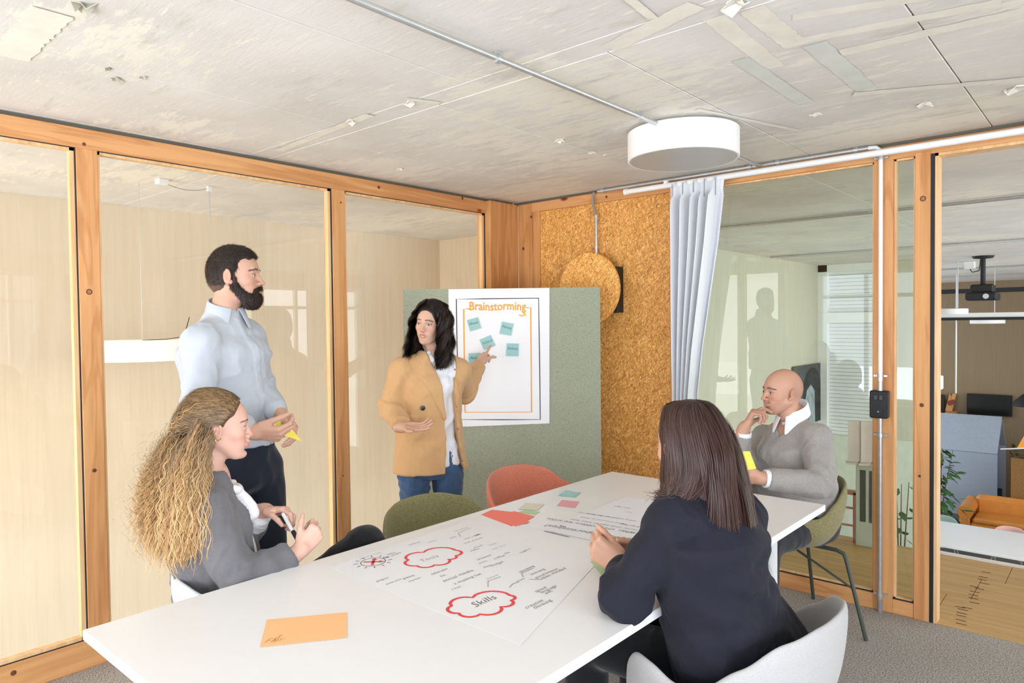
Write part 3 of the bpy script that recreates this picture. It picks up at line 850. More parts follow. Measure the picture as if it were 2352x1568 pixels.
def poly(name, pts, mat, parent=None, t=.0006, nrm=None, **kw):
    """thin sheet through the given points, thickened along nrm"""
    pts = [np.array(p, float) for p in pts]; n = len(pts)
    nrm = np.array(nrm, float)
    v = pts+[p+nrm*t for p in pts]
    f = [tuple(range(n))[::-1], tuple(range(n, 2*n))]+[(i, (i+1) % n, n+(i+1) % n, n+i) for i in range(n)]
    o = link_mesh(name, v, f, mat, parent)
    return tag(o, **kw)
def stroke(pts, w, nrm, closed=False, lift=.0004):
    """flat pen line of width w through points lying in a plane of normal nrm"""
    pts = [np.array(p, float) for p in pts]; nrm = np.array(nrm, float)
    if closed: pts = pts+[pts[0]]
    L = []; R_ = []
    for i, p in enumerate(pts):
        a = pts[max(i-1, 0)]; b = pts[min(i+1, len(pts)-1)]
        if closed and i in (0, len(pts)-1): a = pts[-2]; b = pts[1]
        t = b-a; t /= (np.linalg.norm(t)+1e-9); s_ = np.cross(nrm, t)
        ww = w[i % len(w)] if hasattr(w, '__len__') else w
        L.append(p+s_*ww/2+nrm*lift); R_.append(p-s_*ww/2+nrm*lift)
    n = len(pts)
    return L+R_, [(i, n+i, n+i+1, i+1) for i in range(n-1)]

_font = None
def text_mesh(name, s_, origin, ux, uy, height, mat, parent, width=None, shear=0.0, offset=0.0, align='LEFT', bold=-0.012):
    """handwriting laid out in the plane (ux, uy)"""
    cu_ = bpy.data.curves.new(name, 'FONT'); cu_.body = s_; cu_.size = 1.0; cu_.shear = shear; cu_.resolution_u = 2
    cu_.offset = bold; cu_.align_x = align; cu_.space_character = 1.0
    tmp = bpy.data.objects.new('tmp_text', cu_)
    me0 = tmp.to_mesh()
    v = np.zeros(len(me0.vertices)*3); me0.vertices.foreach_get('co', v); v = v.reshape(-1, 3)
    f = [tuple(p.vertices) for p in me0.polygons]
    tmp.to_mesh_clear(); bpy.data.objects.remove(tmp); bpy.data.curves.remove(cu_)
    if len(v) == 0: return None
    sc = height/0.7
    X = v[:, 0]*sc; Y = v[:, 1]*sc
    if width: X = X*(width/(X.max()-X.min()+1e-9))
    Y = Y+height*.05*np.sin(X/height*1.7)
    ux, uy, origin = map(np.asarray, (ux, uy, origin)); n = np.cross(ux, uy)
    pts = origin[None, :]+X[:, None]*ux+Y[:, None]*uy+n*(.0007+offset)
    return link_mesh(name, pts, f, mat, parent)

# ---- brainstorming poster pinned to the partition
M_PAPER = plain('white_paper', srgb(236, 236, 240), .75, vary=.005)
M_PAPER2 = plain('bright_paper', srgb(246, 246, 248), .75, vary=.005)
M_INK = plain('black_marker', srgb(34, 34, 38), .7)
M_INKT = plain('dark_grey_pen', srgb(72, 70, 74), .7)
M_INKG = plain('grey_marker', srgb(138, 138, 144), .7)
M_ORG = plain('orange_marker', srgb(248, 166, 30), .6)
M_RED = plain('red_marker', srgb(234, 70, 78), .6)
M_TEAL = plain('teal_note', srgb(162, 206, 203), .8, vary=.01)
pn3 = np.array([pn[0], pn[1], 0]); pu3 = np.array([pu[0], pu[1], 0]); uz = np.array([0, 0, 1.])
pc = [pan(1030, 664, .003), pan(1262, 661, .003), pan(1262, 972, .003), pan(1050, 980, .003), pan(1032, 978, .003)]
po = poly('poster', pc[::-1], M_PAPER2, None, .0007, pn3, label='white flip chart poster headed Brainstorming on the green partition', cat='poster')
def pp(px, py, o=.0048): return pan(px, py, o)
v, f = stroke([pp(1048, 687), pp(1110, 686), pp(1237, 684.5), pp(1239, 800), pp(1241, 963), pp(1150, 963.5), pp(1053, 963)], .0055, pn3, True)
link_mesh('black_border', v, f, M_INK, po)
m = MB(); m.add(*stroke([pp(1078, 709), pp(1065, 710), pp(1068, 946.5), pp(1221, 946), pp(1219, 706), pp(1209, 706.5)], .0075, pn3))
m.build('orange_border', M_ORG, po)
t0 = pp(1077, 714); t1 = pp(1207, 713); tw = np.linalg.norm(t1-t0)
text_mesh('title_lettering', 'Brainstorming', t0+uz*.004, (t1-t0)/tw, uz, .052, M_ORG, po, tw, bold=.016)
m = MB(); m.add(*stroke([pp(1203, 716), pp(1204, 722), pp(1199, 726), pp(1192, 723)], .007, pn3)); m.add(*stroke([pp(1207, 721), pp(1208, 725)], .006, pn3))
m.build('flourish', M_ORG, po)
M_NINK = plain('teal_pen', srgb(52, 92, 112), .7)
for k, (q, w_, lab) in enumerate((
        (((1072, 735), (1098, 728), (1105, 753), (1080, 761)), 'Show', 'teal sticky note at the upper left of the poster, tilted, reading Show'),
        (((1153, 738), (1180, 743), (1174, 771), (1147, 766)), 'Planung', 'teal sticky note at the upper right of the poster'),
        (((1101, 780), (1127, 769), (1138, 793), (1112, 804)), 'Idea', 'teal sticky note the pointing finger touches'),
        (((1164, 788), (1192, 789), (1191, 818), (1162, 817)), 'Robots', 'teal sticky note at the right of the poster, lowest on that side'),
        (((1076, 811), (1104, 810), (1104, 838), (1077, 839)), 'Area', 'teal sticky note half hidden behind the pointing hand'))):
    c = [pan(*q[0], .0055), pan(*q[1], .0055), pan(*q[2], .009), pan(*q[3], .009)]
    n = poly('sticky_note', c[::-1], M_TEAL, None, .0005, pn3, label=lab, cat='sticky note', group='teal sticky notes on the poster')
    ux_ = c[1]-c[0]; L_ = np.linalg.norm(ux_); ux_ /= L_; uy_ = np.cross(pn3, ux_)
    text_mesh('handwriting', w_, c[0]+ux_*L_*.08-uy_*L_*.5+pn3*.0035, ux_, uy_, L_*.22, M_NINK, n, L_*.8, shear=.2)

# ---- papers and notes on the table
UP = np.array([0, 0, 1.0])
def tp(px, py, o=0.0): return onplane(px, py, 2, TZ+.0008+o)
def rect_from(p, q, o=0.0, inset=0):
    return [(p[0], p[1], TZ+.0004+o), (q[0], p[1], TZ+.0004+o), (q[0], q[1], TZ+.0004+o), (p[0], q[1], TZ+.0004+o)]
def sheet(name, pts, mat, lab, cat='paper', grp=None, o=0.0, t=.0005):
    pts = [np.array(p, float) for p in pts]
    a = sum(pts[i][0]*pts[(i+1) % len(pts)][1]-pts[(i+1) % len(pts)][0]*pts[i][1] for i in range(len(pts)))
    if a < 0: pts = pts[::-1]
    return poly(name, [p+UP*o for p in pts], mat, None, t, UP, label=lab, cat=cat, group=grp)
M_SHEET = plain('table_sheet', srgb(239, 239, 240), .7, vary=.004)
A0, A1, A2, A3 = tp(755, 1303), tp(1120, 1178), tp(1430, 1275), tp(1195, 1482)
shA = sheet('paper_sheet', [A0, A1, tp(1400, 1262), A3], M_SHEET, 'large white sheet with two red clouds and handwriting on the table')
B0 = tp(1243, 1216); 
shB = sheet('paper_sheet', [B0, tp(1440, 1140), tp(1640, 1176), tp(1560, 1262), tp(1420, 1254)], M_PAPER, 'white sheet full of handwriting under the clasped hands of the long haired woman', o=.0008)
yb_ = np.array([0, 1.0, 0]); xb_ = np.array([-1.0, 0, 0])
# red clouds
def cloud(cx, cy, pts, w):
    P_ = [onplane(x, y, 2, TZ+.0016) for x, y in pts]
    out = []
    n = len(P_)
    c = sum(P_)/n
    for i in range(n):
        a, b = P_[i], P_[(i+1) % n]; mid = (a+b)/2; ch = np.linalg.norm(b-a)
        o_ = mid-c; d = (b-a)/ch; nn = np.array([d[1], -d[0], 0]);
        if nn@o_ < 0: nn = -nn
        for k in range(10):
            s_ = k/10; out.append(a+(b-a)*s_+nn*ch*.36*(4*s_*(1-s_))**.65)
    return stroke(out, w, UP, True, .0003)
v, f = cloud(0, 0, [(973, 1268), (1046, 1263), (1046, 1276), (1030, 1284), (998, 1297), (958, 1299), (938, 1286)], .0092)
link_mesh('red_cloud', v, f, M_RED, shA)
v, f = cloud(0, 0, [(1085, 1372), (1172, 1367), (1174, 1378), (1150, 1393), (1103, 1410), (1054, 1408), (1037, 1391)], .0095)
link_mesh('red_cloud', v, f, M_RED, shA)
def scrawl(words, px, py, h=.02, mat=None, par=None, ux=None, uy=None, o=.0012, w=None):
    c = onplane(px, py, 2, TZ)
    return text_mesh('handwriting', words, (c[0], c[1], TZ+o), yb_ if ux is None else ux, xb_ if uy is None else uy, h if words in ('Tools', 'Skills') else h*.80, mat or M_INK, par or shA, w, shear=.25)
scrawl('Tools', 970, 1292, .022, M_INKG); scrawl('Skills', 1093, 1396, .03, M_INK)
for (w_, x, y, h_, mt) in (('online', 940, 1254, .018, M_INKG), ('meeting room', 828, 1285, .013, M_INKG), ('notes', 985, 1248, .014, M_INKG), ('flip chart', 882, 1284, .018, M_INK), ('tablet', 890, 1276, .014, M_INK),
                         ('plan', 1035, 1238, .016, M_INKG), ('ask a friend', 1045, 1222, .013, M_INKG), ('visit a team', 1068, 1240, .016, M_INK), ('look at work', 1068, 1250, .015, M_INK), ('call', 1092, 1232, .016, M_INK),
                         ('video', 1082, 1268, .017, M_INK), ('sketch', 1090, 1260, .014, M_INK), ('music', 1125, 1254, .014, M_INKG), ('radio show', 1132, 1264, .013, M_INKG), ('creative', 1098, 1288, .018, M_INK),
                         ('work', 1102, 1296, .014, M_INK), ('coffee', 1137, 1286, .018, M_INK), ('clear', 1112, 1306, .016, M_INK), ('budget', 1130, 1302, .018, M_INK), ('idea', 1160, 1274, .014, M_INK),
                         ('paper', 866, 1338, .018, M_INK), ('post box', 888, 1344, .014, M_INK), ('pens', 928, 1332, .02, M_INK), ('marker', 940, 1338, .014, M_INK), ('calendar', 992, 1322, .018, M_INK),
                         ('list', 1014, 1326, .016, M_INK), ('social media', 1020, 1338, .022, M_INK), ('a mailing list', 1045, 1344, .02, M_INK), ('new', 1196, 1272, .018, M_INKG), ('people', 1204, 1267, .013, M_INKG),
                         ('speaking', 1195, 1316, .018, M_INK), ('learning', 1222, 1322, .018, M_INK), ('good listener', 1232, 1330, .018, M_INK), ('open minded', 1245, 1332, .02, M_INK), ('team', 1188, 1338, .016, M_INKG),
                         ('humour', 1120, 1332, .014, M_INKG), ('rest', 1040, 1357, .02, M_INKG), ('speed', 1232, 1362, .018, M_INK), ('language', 1245, 1364, .018, M_INK), ('skills', 1255, 1366, .014, M_INK),
                         ('creative', 1210, 1400, .02, M_INK), ('thinking', 1230, 1400, .02, M_INK)):
    scrawl(w_, x, y, h_, M_INKT if mt is M_INK else mt)
m = MB()
for pts in (((1121, 1348), (1121, 1334), (1150, 1324)), ((1170, 1349), (1178, 1340), (1192, 1336)), ((1202, 1325), (1198, 1316), (1225, 1305)), ((1058, 1232), (1052, 1224), (1082, 1212)), ((1215, 1330), (1245, 1331))):
    m.add(*stroke([onplane(x, y, 2, TZ+.0016) for x, y in pts], .0022, UP))
m.build('pen_lines', M_INKG, shA)
# small burst drawing: two crossed red arrows in a ring with rays
m = MB(); c = onplane(857, 1290, 2, TZ+.0017)
rg = [c+np.array([.036*cos(q), .040*sin(q), 0]) for q in np.linspace(0, 2*pi, 28)[:-1]]
m.add(*stroke(rg, .002, UP, True))
for q in np.linspace(0, 2*pi, 13)[:-1]:
    m.add(*stroke([c+np.array([.044*cos(q), .048*sin(q), 0]), c+np.array([.056*cos(q), .062*sin(q), 0])], .0025, UP))
m.build('burst_ring', M_INK, shA)
m = MB()
for s_ in (-1, 1):
    m.add(*stroke([c+np.array([-.022*s_, -.02, 0]), c+np.array([.0, 0, 0]), c+np.array([.014*s_, .016, 0])], .009, UP))
    tip = c+np.array([.024*s_, .026, 0]); m.add([tip+UP*.0004, c+np.array([.006*s_, .022, .0004]), c+np.array([.020*s_, .008, .0004])], [(0, 1, 2) if s_ > 0 else (0, 2, 1)])
m.build('red_arrows', M_RED, shA)
# handwriting on the second sheet (it lies the other way round)
hx = onplane(1540, 1262, 2, TZ)-onplane(1290, 1218, 2, TZ); hx[2] = 0; hx /= np.linalg.norm(hx); hx = -hx
hy = np.array([-hx[1], hx[0], 0])
def scr2(w_, x, y, h, mt, wd=None):
    c = onplane(x, y, 2, TZ)
    text_mesh('handwriting', w_, (c[0], c[1], TZ+.002), hx, hy, h, mt, shB, wd, shear=.2)
scr2('goals, (opportunities)', 1452, 1239, .030, M_INK, .34)
scr2('what, the problem we solve', 1462, 1224, .022, M_INK, .36)
for k, (x, y, w_) in enumerate(((1430, 1212, 'small steps for every team'), (1440, 1204, 'room and time to think'), (1462, 1197, 'more colour on the walls'), (1415, 1190, 'a plan for the spring'), (1480, 1212, 'ask for help'),
                             (1515, 1226, 'share the results'), (1520, 1236, 'next week'), (1455, 1178, 'visit'), (1450, 1168, 'two days'), (1500, 1232, 'and one more'))):
    scr2(w_, x, y, .014, M_INKG if k % 2 else M_INK)
m = MB(); m.add(*stroke([onplane(1250, 1219, 2, TZ+.003), onplane(1308, 1233, 2, TZ+.003)], .004, UP)); m.add(*stroke([onplane(1286, 1206, 2, TZ+.003), onplane(1300, 1210, 2, TZ+.003)], .004, UP))
m.build('edge_line', M_INK, shB)
M_NORG = plain('orange_note', srgb(252, 196, 140), .8, vary=.01)
M_NRED = plain('coral_note', srgb(252, 134, 118), .8, vary=.01)
M_NPNK = plain('pink_note', srgb(234, 168, 180), .8, vary=.01)
M_NCRM = plain('cream_note', srgb(226, 222, 204), .8, vary=.01)
M_NGRN = plain('pale_green_note', srgb(186, 216, 168), .8, vary=.01)
M_NYEL = plain('yellow_note', srgb(244, 226, 96), .8, vary=.01)
og = sheet('sticky_note', [tp(613, 1423), tp(797, 1406), tp(797, 1464), tp(597, 1486)], M_NORG, 'large orange sticky note at the near end of the table', 'sticky note', o=.0002)
for (s_, x, y) in (('Fa', 605, 1477), ('hr', 622, 1474), ('t', 634, 1466)):
    c = onplane(x, y, 2, TZ); text_mesh('handwriting', s_, (c[0], c[1], TZ+.0012), (RGT[0], RGT[1], 0), (-RGT[1], RGT[0], 0), .022, plain('brown_pen', srgb(206, 146, 92), .8), og, shear=.2)
gr = 'coral sticky notes fanned on the table'
sheet('sticky_note', [tp(1104, 1182), tp(1130, 1170.5), tp(1200, 1178), tp(1176, 1209)], M_NRED, 'leftmost of the three overlapping coral sticky notes', 'sticky note', gr, o=.0002)
sheet('sticky_note', [tp(1150, 1196), tp(1180, 1174), tp(1228, 1186), tp(1190, 1207)], M_NRED, 'coral sticky note whose right corner points at the white sheet', 'sticky note', gr, o=.0009)
sheet('sticky_note', [tp(1158, 1200), tp(1178, 1184), tp(1217, 1199.5), tp(1184, 1209)], M_NRED, 'coral sticky note nearest the camera in the fan of three', 'sticky note', gr, o=.0016)
sheet('sticky_note', [tp(1192, 1175.5), tp(1206, 1171), tp(1240, 1175), tp(1230, 1182)], M_NGRN, 'pale green sticky note just behind the coral notes', 'sticky note', o=.0002)
sheet('sticky_note', [tp(1190, 1169), tp(1208, 1155), tp(1250, 1158), tp(1234, 1172)], M_NCRM, 'cream sticky note behind the pale green note on the table', 'sticky note', o=.0009)
sheet('sticky_note', [tp(1281, 1138), tp(1298, 1128), tp(1335, 1131), tp(1322, 1142)], M_TEAL, 'lower teal sticky note of the pair on the table', 'sticky note', 'pair of teal notes on the table', o=.0002)
o_ = sheet('sticky_note', [tp(1287, 1136), tp(1300, 1130), tp(1331, 1132), tp(1318, 1140)], M_TEAL, 'upper teal sticky note of the pair on the table, one corner lifted', 'sticky note', 'pair of teal notes on the table', o=.0012)
for i in (2, 6):
    if i < len(o_.data.vertices): o_.data.vertices[i].co.z += .008
sheet('sticky_note', [tp(1279, 1161), tp(1291, 1148), tp(1331, 1152), tp(1321, 1166)], M_NPNK, 'pink sticky note in front of the pair of teal notes', 'sticky note', o=.0002)
sheet('sticky_note', [tp(1356, 1290), tp(1392, 1276), tp(1420, 1300), tp(1382, 1322)], M_NGRN, 'pale green sticky note under the clasped hands', 'sticky note', o=.0009)

# ---- lamp hanging in the light well
pc_ = P(328, 804, 4.3)
pl = empty('pendant_lamp', tuple(pc_), 'white drum pendant hanging beyond the left glazing, behind the standing man', 'lamp')
M_LIT = emis('lit_shade', (1.0, 0.97, 0.92, 1), 0.35)
PB(MB().lathe((pc_[0], pc_[1], pc_[2]-.06), [(.27, .004), (.297, .0), (.3, .003), (.3, .118), (.296, .121), (.05, .121)], 72), 'shade', M_LIT, pl, 'auto')
PB(MB().lathe((pc_[0], pc_[1], pc_[2]-.06), [(.275, -.001), (.275, .003)], 48), 'diffuser', emis('lit_diffuser', (1.0, 0.90, 0.76, 1), 7.0), pl)
cc = onplane(480, 428, 2, H)
PB(MB().tube([(pc_[0], pc_[1], pc_[2]+.06), (pc_[0], pc_[1], H)], .0015, 6), 'cable', M_GALV, pl)
PB(MB().tube([(pc_[0], pc_[1], pc_[2]+.062), (pc_[0]+.12, pc_[1]+.1, pc_[2]+.066), (pc_[0]+.19, pc_[1]+.17, pc_[2]+.082), (pc_[0]+.2, pc_[1]+.2, pc_[2]+.2)], .0025, 6), 'loose_wire', M_BLACK, pl)
cw = empty('ceiling_wire', tuple(cc), 'thin wire drooping from a clip on the ceiling beyond the left glazing', 'wire')
c0 = onplane(372, 412, 2, H)
pts = [c0+(cc-c0)*t-UP*(.012+.03*4*t*(1-t)) for t in np.linspace(0, 1, 9)]+[cc-UP*.03, cc-UP*.12, cc-UP*.2]
PB(MB().tube(pts, .003, 6), 'wire', M_GALV, cw, 'auto')
m = MB(); m.box(c0-np.array([.03, .03, .03]), c0+np.array([.03, .03, 0]), .003); m.box(cc-np.array([.012, .012, .03]), cc+np.array([.012, .012, 0]))
PB(m, 'clip', M_WHITE, cw)
# ================================================================== FIGURE TOOLS: distance fields meshed into one continuous skin
def A3v(*p): return np.array(p, float)
def unit(v): v = np.asarray(v, float); return v/np.linalg.norm(v)
class Frame:
    """x forward, y towards the person's left, z up"""
    def __init__(s, o, fwd, up=(0, 0, 1), sc=1.0):
        s.o = np.asarray(o, float); s.x = unit(fwd); up = np.asarray(up, float)
        s.y = unit(np.cross(up, s.x)); s.z = np.cross(s.x, s.y); s.sc = sc
    def w(s, *p): return s.o+s.sc*(s.x*p[0]+s.y*p[1]+s.z*p[2])
    def d(s, *p): return s.x*p[0]+s.y*p[1]+s.z*p[2]
    def loc(s, X, Y, Z):
        a, b, c = X-s.o[0], Y-s.o[1], Z-s.o[2]; k = 1/s.sc
        return ((a*s.x[0]+b*s.x[1]+c*s.x[2])*k, (a*s.y[0]+b*s.y[1]+c*s.y[2])*k, (a*s.z[0]+b*s.z[1]+c*s.z[2])*k)
    def locp(s, V):
        return (V-s.o)@np.stack([s.x, s.y, s.z]).T/s.sc

class Vol:
    def __init__(s, lo, hi, h):
        s.h = h; s.lo = np.asarray(lo, float)
        s.n = np.ceil((np.asarray(hi, float)-s.lo)/h).astype(int)+1
        s.ax = [(s.lo[i]+h*np.arange(s.n[i])).astype(np.float32) for i in range(3)]
        s.D = np.full(tuple(s.n), 0.2, np.float32)
    def blk(s, lo, hi):
        i0 = [max(0, int((lo[i]-s.lo[i])/s.h)-1) for i in range(3)]
        i1 = [min(int(s.n[i]), int((hi[i]-s.lo[i])/s.h)+3) for i in range(3)]
        if any(i1[i] <= i0[i] for i in range(3)): return None, None
        sl = tuple(slice(i0[i], i1[i]) for i in range(3))
        return sl, np.ix_(*[s.ax[i][sl[i]] for i in range(3)])
    def put(s, lo, hi, fn, k=0.0, op='u'):
        sl, g = s.blk(lo, hi)
        if sl is None: return
        d = fn(*g); a = s.D[sl]
        if op == 'u':
            if k > 0:
                h_ = np.maximum(k-np.abs(a-d), 0)/k; r = np.minimum(a, d)-h_*h_*k*.25
            else: r = np.minimum(a, d)
        elif op == 's':
            d = -d
            if k > 0:
                h_ = np.maximum(k-np.abs(a-d), 0)/k; r = np.maximum(a, d)+h_*h_*k*.25
            else: r = np.maximum(a, d)
        elif op == 'i': r = np.maximum(a, d)
        elif op == 'set': r = d
        s.D[sl] = r
    def seg(s, a, b, ra, rb, k=0.01, op='u'):
        a = np.asarray(a, float); b = np.asarray(b, float); R = max(ra, rb)+k+2*s.h
        ab = b-a; L2 = float(ab@ab)+1e-12
        def fn(X, Y, Z):
            t = ((X-a[0])*ab[0]+(Y-a[1])*ab[1]+(Z-a[2])*ab[2])/L2
            t = np.clip(t, 0, 1).astype(np.float32)
            dx = X-a[0]-t*ab[0]; dy = Y-a[1]-t*ab[1]; dz = Z-a[2]-t*ab[2]
            return np.sqrt(dx*dx+dy*dy+dz*dz)-(ra+(rb-ra)*t)
        s.put(np.minimum(a, b)-R, np.maximum(a, b)+R, fn, k, op)
    def chain(s, pts, rs, k=0.01):
        for i in range(len(pts)-1): s.seg(pts[i], pts[i+1], rs[i], rs[i+1], k)
    def eseg(s, a, b, wa, wb, da, db, L, k=0.02, cap=.6, op='u'):
        """segment with an elliptic section: half width w along L, half depth d across"""
        a = np.asarray(a, float); b = np.asarray(b, float); ab = b-a; Ln = np.linalg.norm(ab); u = ab/Ln
        L = unit(np.asarray(L)-u*(np.asarray(L)@u)); F = np.cross(u, L)
        R = max(wa, wb, da, db)+k+2*s.h
        def fn(X, Y, Z):
            x, y, z = X-a[0], Y-a[1], Z-a[2]
            uu = x*u[0]+y*u[1]+z*u[2]; l = x*L[0]+y*L[1]+z*L[2]; f = x*F[0]+y*F[1]+z*F[2]
            t = np.clip(uu/Ln, 0, 1); w = wa+(wb-wa)*t; d = da+(db-da)*t
            o = (uu-t*Ln)/(np.minimum(w, d)*cap)
            q = np.sqrt((l/w)**2+(f/d)**2+o*o)
            return ((q-1)*np.minimum(w, d)).astype(np.float32)
        s.put(np.minimum(a, b)-R, np.maximum(a, b)+R, fn, k, op)
    def ell(s, F, c, r, k=0.01, op='u', rot=None):
        """ellipsoid in frame F; rot=(axis index, degrees) tilts it"""
        c = np.asarray(c, float); r = np.asarray(r, float)
        o = F.w(*c); R = float(max(r))*F.sc+k+2*s.h
        def fn(X, Y, Z):
            x, y, z = F.loc(X, Y, Z); x = x-c[0]; y = y-c[1]; z = z-c[2]
            if rot:
                q = radians(rot[1]); cc, ss = cos(q), sin(q)
                if rot[0] == 0: y, z = cc*y+ss*z, -ss*y+cc*z
                if rot[0] == 1: z, x = cc*z+ss*x, -ss*z+cc*x
                if rot[0] == 2: x, y = cc*x+ss*y, -ss*x+cc*y
            k0 = np.sqrt((x/r[0])**2+(y/r[1])**2+(z/r[2])**2)+1e-6
            k1 = np.sqrt((x/r[0]**2)**2+(y/r[1]**2)**2+(z/r[2]**2)**2)+1e-6
            return (k0*(k0-1)/k1*F.sc).astype(np.float32)
        s.put(o-R, o+R, fn, k, op)
    def fseg(s, F, a, b, ra, rb, k=0.005, op='u'):
        s.seg(F.w(*a), F.w(*b), ra*F.sc, rb*F.sc, k, op)
    def cut(s, c, n, R):
        """flat trim inside a ball"""
        c = np.asarray(c, float); n = unit(n)
        sl, g = s.blk(c-R, c+R)
        if sl is None: return
        X, Y, Z = g; pd = (X-c[0])*n[0]+(Y-c[1])*n[1]+(Z-c[2])*n[2]
        q = np.sqrt((X-c[0])**2+(Y-c[1])**2+(Z-c[2])**2)
        a = s.D[sl]; s.D[sl] = np.where(q < R, np.maximum(a, pd), a)
    def plane(s, c, n):
        X, Y, Z = np.ix_(*s.ax); n = unit(n)
        s.D = np.maximum(s.D, ((X-c[0])*n[0]+(Y-c[1])*n[1]+(Z-c[2])*n[2]).astype(np.float32))
    def relief(s, F, pts, h_, front=True, k=0.0, zr=None):
        """raise the surface by h_ over a polygon drawn on the front (y,z) of frame F; h_<0 with front cuts through"""
        X, Y, Z = np.ix_(*s.ax); x, y, z = F.loc(X, Y, Z)
        d = sdpoly(y, z, pts)*F.sc
        fr = (-x if front else x)*F.sc
        a = s.D
        if h_ > 0: s.D = np.minimum(a, np.maximum(np.maximum(d, a-h_), fr)).astype(np.float32)
        else: s.D = np.maximum(a, -np.maximum(d, fr+h_*0)).astype(np.float32)
    def mesh(s):
        D = s.D; S_ = D < 0
        c = np.zeros(tuple(np.array(D.shape)-1), np.int8)
        for i in (0, 1):
            for j in (0, 1):
                for k in (0, 1):
                    c += S_[i:D.shape[0]-1+i, j:D.shape[1]-1+j, k:D.shape[2]-1+k]
        act = (c > 0) & (c < 8); idx = np.argwhere(act)
        if len(idx) == 0: return np.zeros((0, 3)), np.zeros((0, 4), int)
        num = -np.ones(act.shape, np.int64); num[act] = np.arange(len(idx))
        cor = np.array([(i, j, k) for i in (0, 1) for j in (0, 1) for k in (0, 1)])
        vals = [D[idx[:, 0]+q[0], idx[:, 1]+q[1], idx[:, 2]+q[2]] for q in cor]
        acc = np.zeros((len(idx), 3)); cnt = np.zeros(len(idx))
        for a in range(8):
            for b in range(a+1, 8):
                if np.abs(cor[a]-cor[b]).sum() != 1: continue
                m = (vals[a] < 0) != (vals[b] < 0)
                t = (vals[a][m]/(vals[a][m]-vals[b][m]))[:, None]
                acc[m] += cor[a]+(cor[b]-cor[a])*t; cnt[m] += 1
        V = s.lo+(idx+acc/cnt[:, None])*s.h
        Q = []
        for ax in range(3):
            o1, o2 = [(1, 2), (2, 0), (0, 1)][ax]
            sl0 = [slice(None)]*3; sl1 = [slice(None)]*3
            sl0[ax] = slice(0, -1); sl1[ax] = slice(1, None)
            A = S_[tuple(sl0)]; B = S_[tuple(sl1)]
            e = np.argwhere(A != B)
            e = e[(e[:, o1] > 0) & (e[:, o2] > 0) & (e[:, o1] < D.shape[o1]-1) & (e[:, o2] < D.shape[o2]-1)]
            sg = A[tuple(e.T)]
            u1 = np.zeros(3, int); u1[o1] = 1; u2 = np.zeros(3, int); u2[o2] = 1
            g = lambda q: num[tuple(q.T)]
            q = np.stack([g(e-u1-u2), g(e-u2), g(e), g(e-u1)], 1)
            q[~sg] = q[~sg][:, ::-1]
            Q.append(q)
        Q = np.concatenate(Q); Q = Q[(Q >= 0).all(1)]
        return V, Q

def sdpoly(x, y, pts):
    pts = [(float(a), float(b)) for a, b in pts]
    x, y = np.broadcast_arrays(x, y)
    d = np.full(x.shape, 1e9, np.float32); ins = np.zeros(x.shape, bool)
    n = len(pts)
    for i in range(n):
        ax, ay = pts[i]; bx, by = pts[(i+1) % n]
        ex, ey = bx-ax, by-ay
        t = np.clip(((x-ax)*ex+(y-ay)*ey)/(ex*ex+ey*ey+1e-12), 0, 1)
        d = np.minimum(d, (x-ax-ex*t)**2+(y-ay-ey*t)**2)
        c = ((ay > y) != (by > y)) & (x < (bx-ax)*(y-ay)/((by-ay) if abs(by-ay) > 1e-9 else 1e-9)+ax)
        ins ^= c
    d = np.sqrt(d)
    return np.where(ins, -d, d)

def vnoise(p, seed=0):
    p = np.asarray(p, float)+seed*17.31
    i = np.floor(p).astype(np.int64); f = p-i; f = f*f*(3-2*f)
    def hsh(a, b, c):
        h_ = (a*374761393+b*668265263+c*2147483647+seed*974711) & 0x7fffffff
        h_ = (h_ ^ (h_ >> 13))*1274126177 & 0x7fffffff
        h_ = h_ ^ (h_ >> 16)
        return (h_ & 0xffff)/65535.0
    r = 0
    for a in (0, 1):
        for b in (0, 1):
            for c in (0, 1):
                w = (f[:, 0] if a else 1-f[:, 0])*(f[:, 1] if b else 1-f[:, 1])*(f[:, 2] if c else 1-f[:, 2])
                r = r+w*hsh(i[:, 0]+a, i[:, 1]+b, i[:, 2]+c)
    return r
def fbm(p, sc, seed=0, oct=3):
    r = 0; a = .5; t = 0
    for k in range(oct):
        r = r+a*vnoise(np.asarray(p)*sc, seed+k); t += a; a *= .5; sc = sc*2.03
    return r/t

def vnormals(V, Q):
    n = np.zeros_like(V)
    fn = np.cross(V[Q[:, 2]]-V[Q[:, 0]], V[Q[:, 3]]-V[Q[:, 1]])
    for k in range(4):
        for a in range(3): n[:, a] += np.bincount(Q[:, k], fn[:, a], len(V))
    return n/(np.linalg.norm(n, axis=1)[:, None]+1e-12)

def wrinkle(V, Q, amp=.003, sc=9, seed=1, folds=(), grav=1.0):
    amp *= 1.25; sc *= 1.45
    """cloth folds: broad ridges plus fans of folds at the joints given in folds"""
    n = vnormals(V, Q)
    w = V*np.array([sc, sc, sc*.55*grav])+1.5*fbm(V, sc*.35, seed+5, 2)[:, None]
    r = 1-np.abs(2*fbm(w, 1.0, seed, 3)-1)
    d = amp*(r**2.2-.45)*2.6
    for (c, ax, fr, am, R) in folds:
        c = np.asarray(c, float); ax = unit(ax); q = V-c; dd = np.linalg.norm(q, axis=1)
        ph = q@ax*fr+2.2*fbm(V, 10, seed+9, 2)*2+ .5*fbm(V, 25, seed+3, 1)
        s_ = np.sin(ph); s_ = np.where(s_ > 0, s_, s_*.7)
        d = d+1.9*am*s_*np.exp(-(dd/R)**2)
    return V+n*d[:, None]

def catm(parts):
    V = []; Q = []; n = 0
    for v, q in parts:
        V.append(v); Q.append(q+n); n += len(v)
    return np.concatenate(V), np.concatenate(Q)

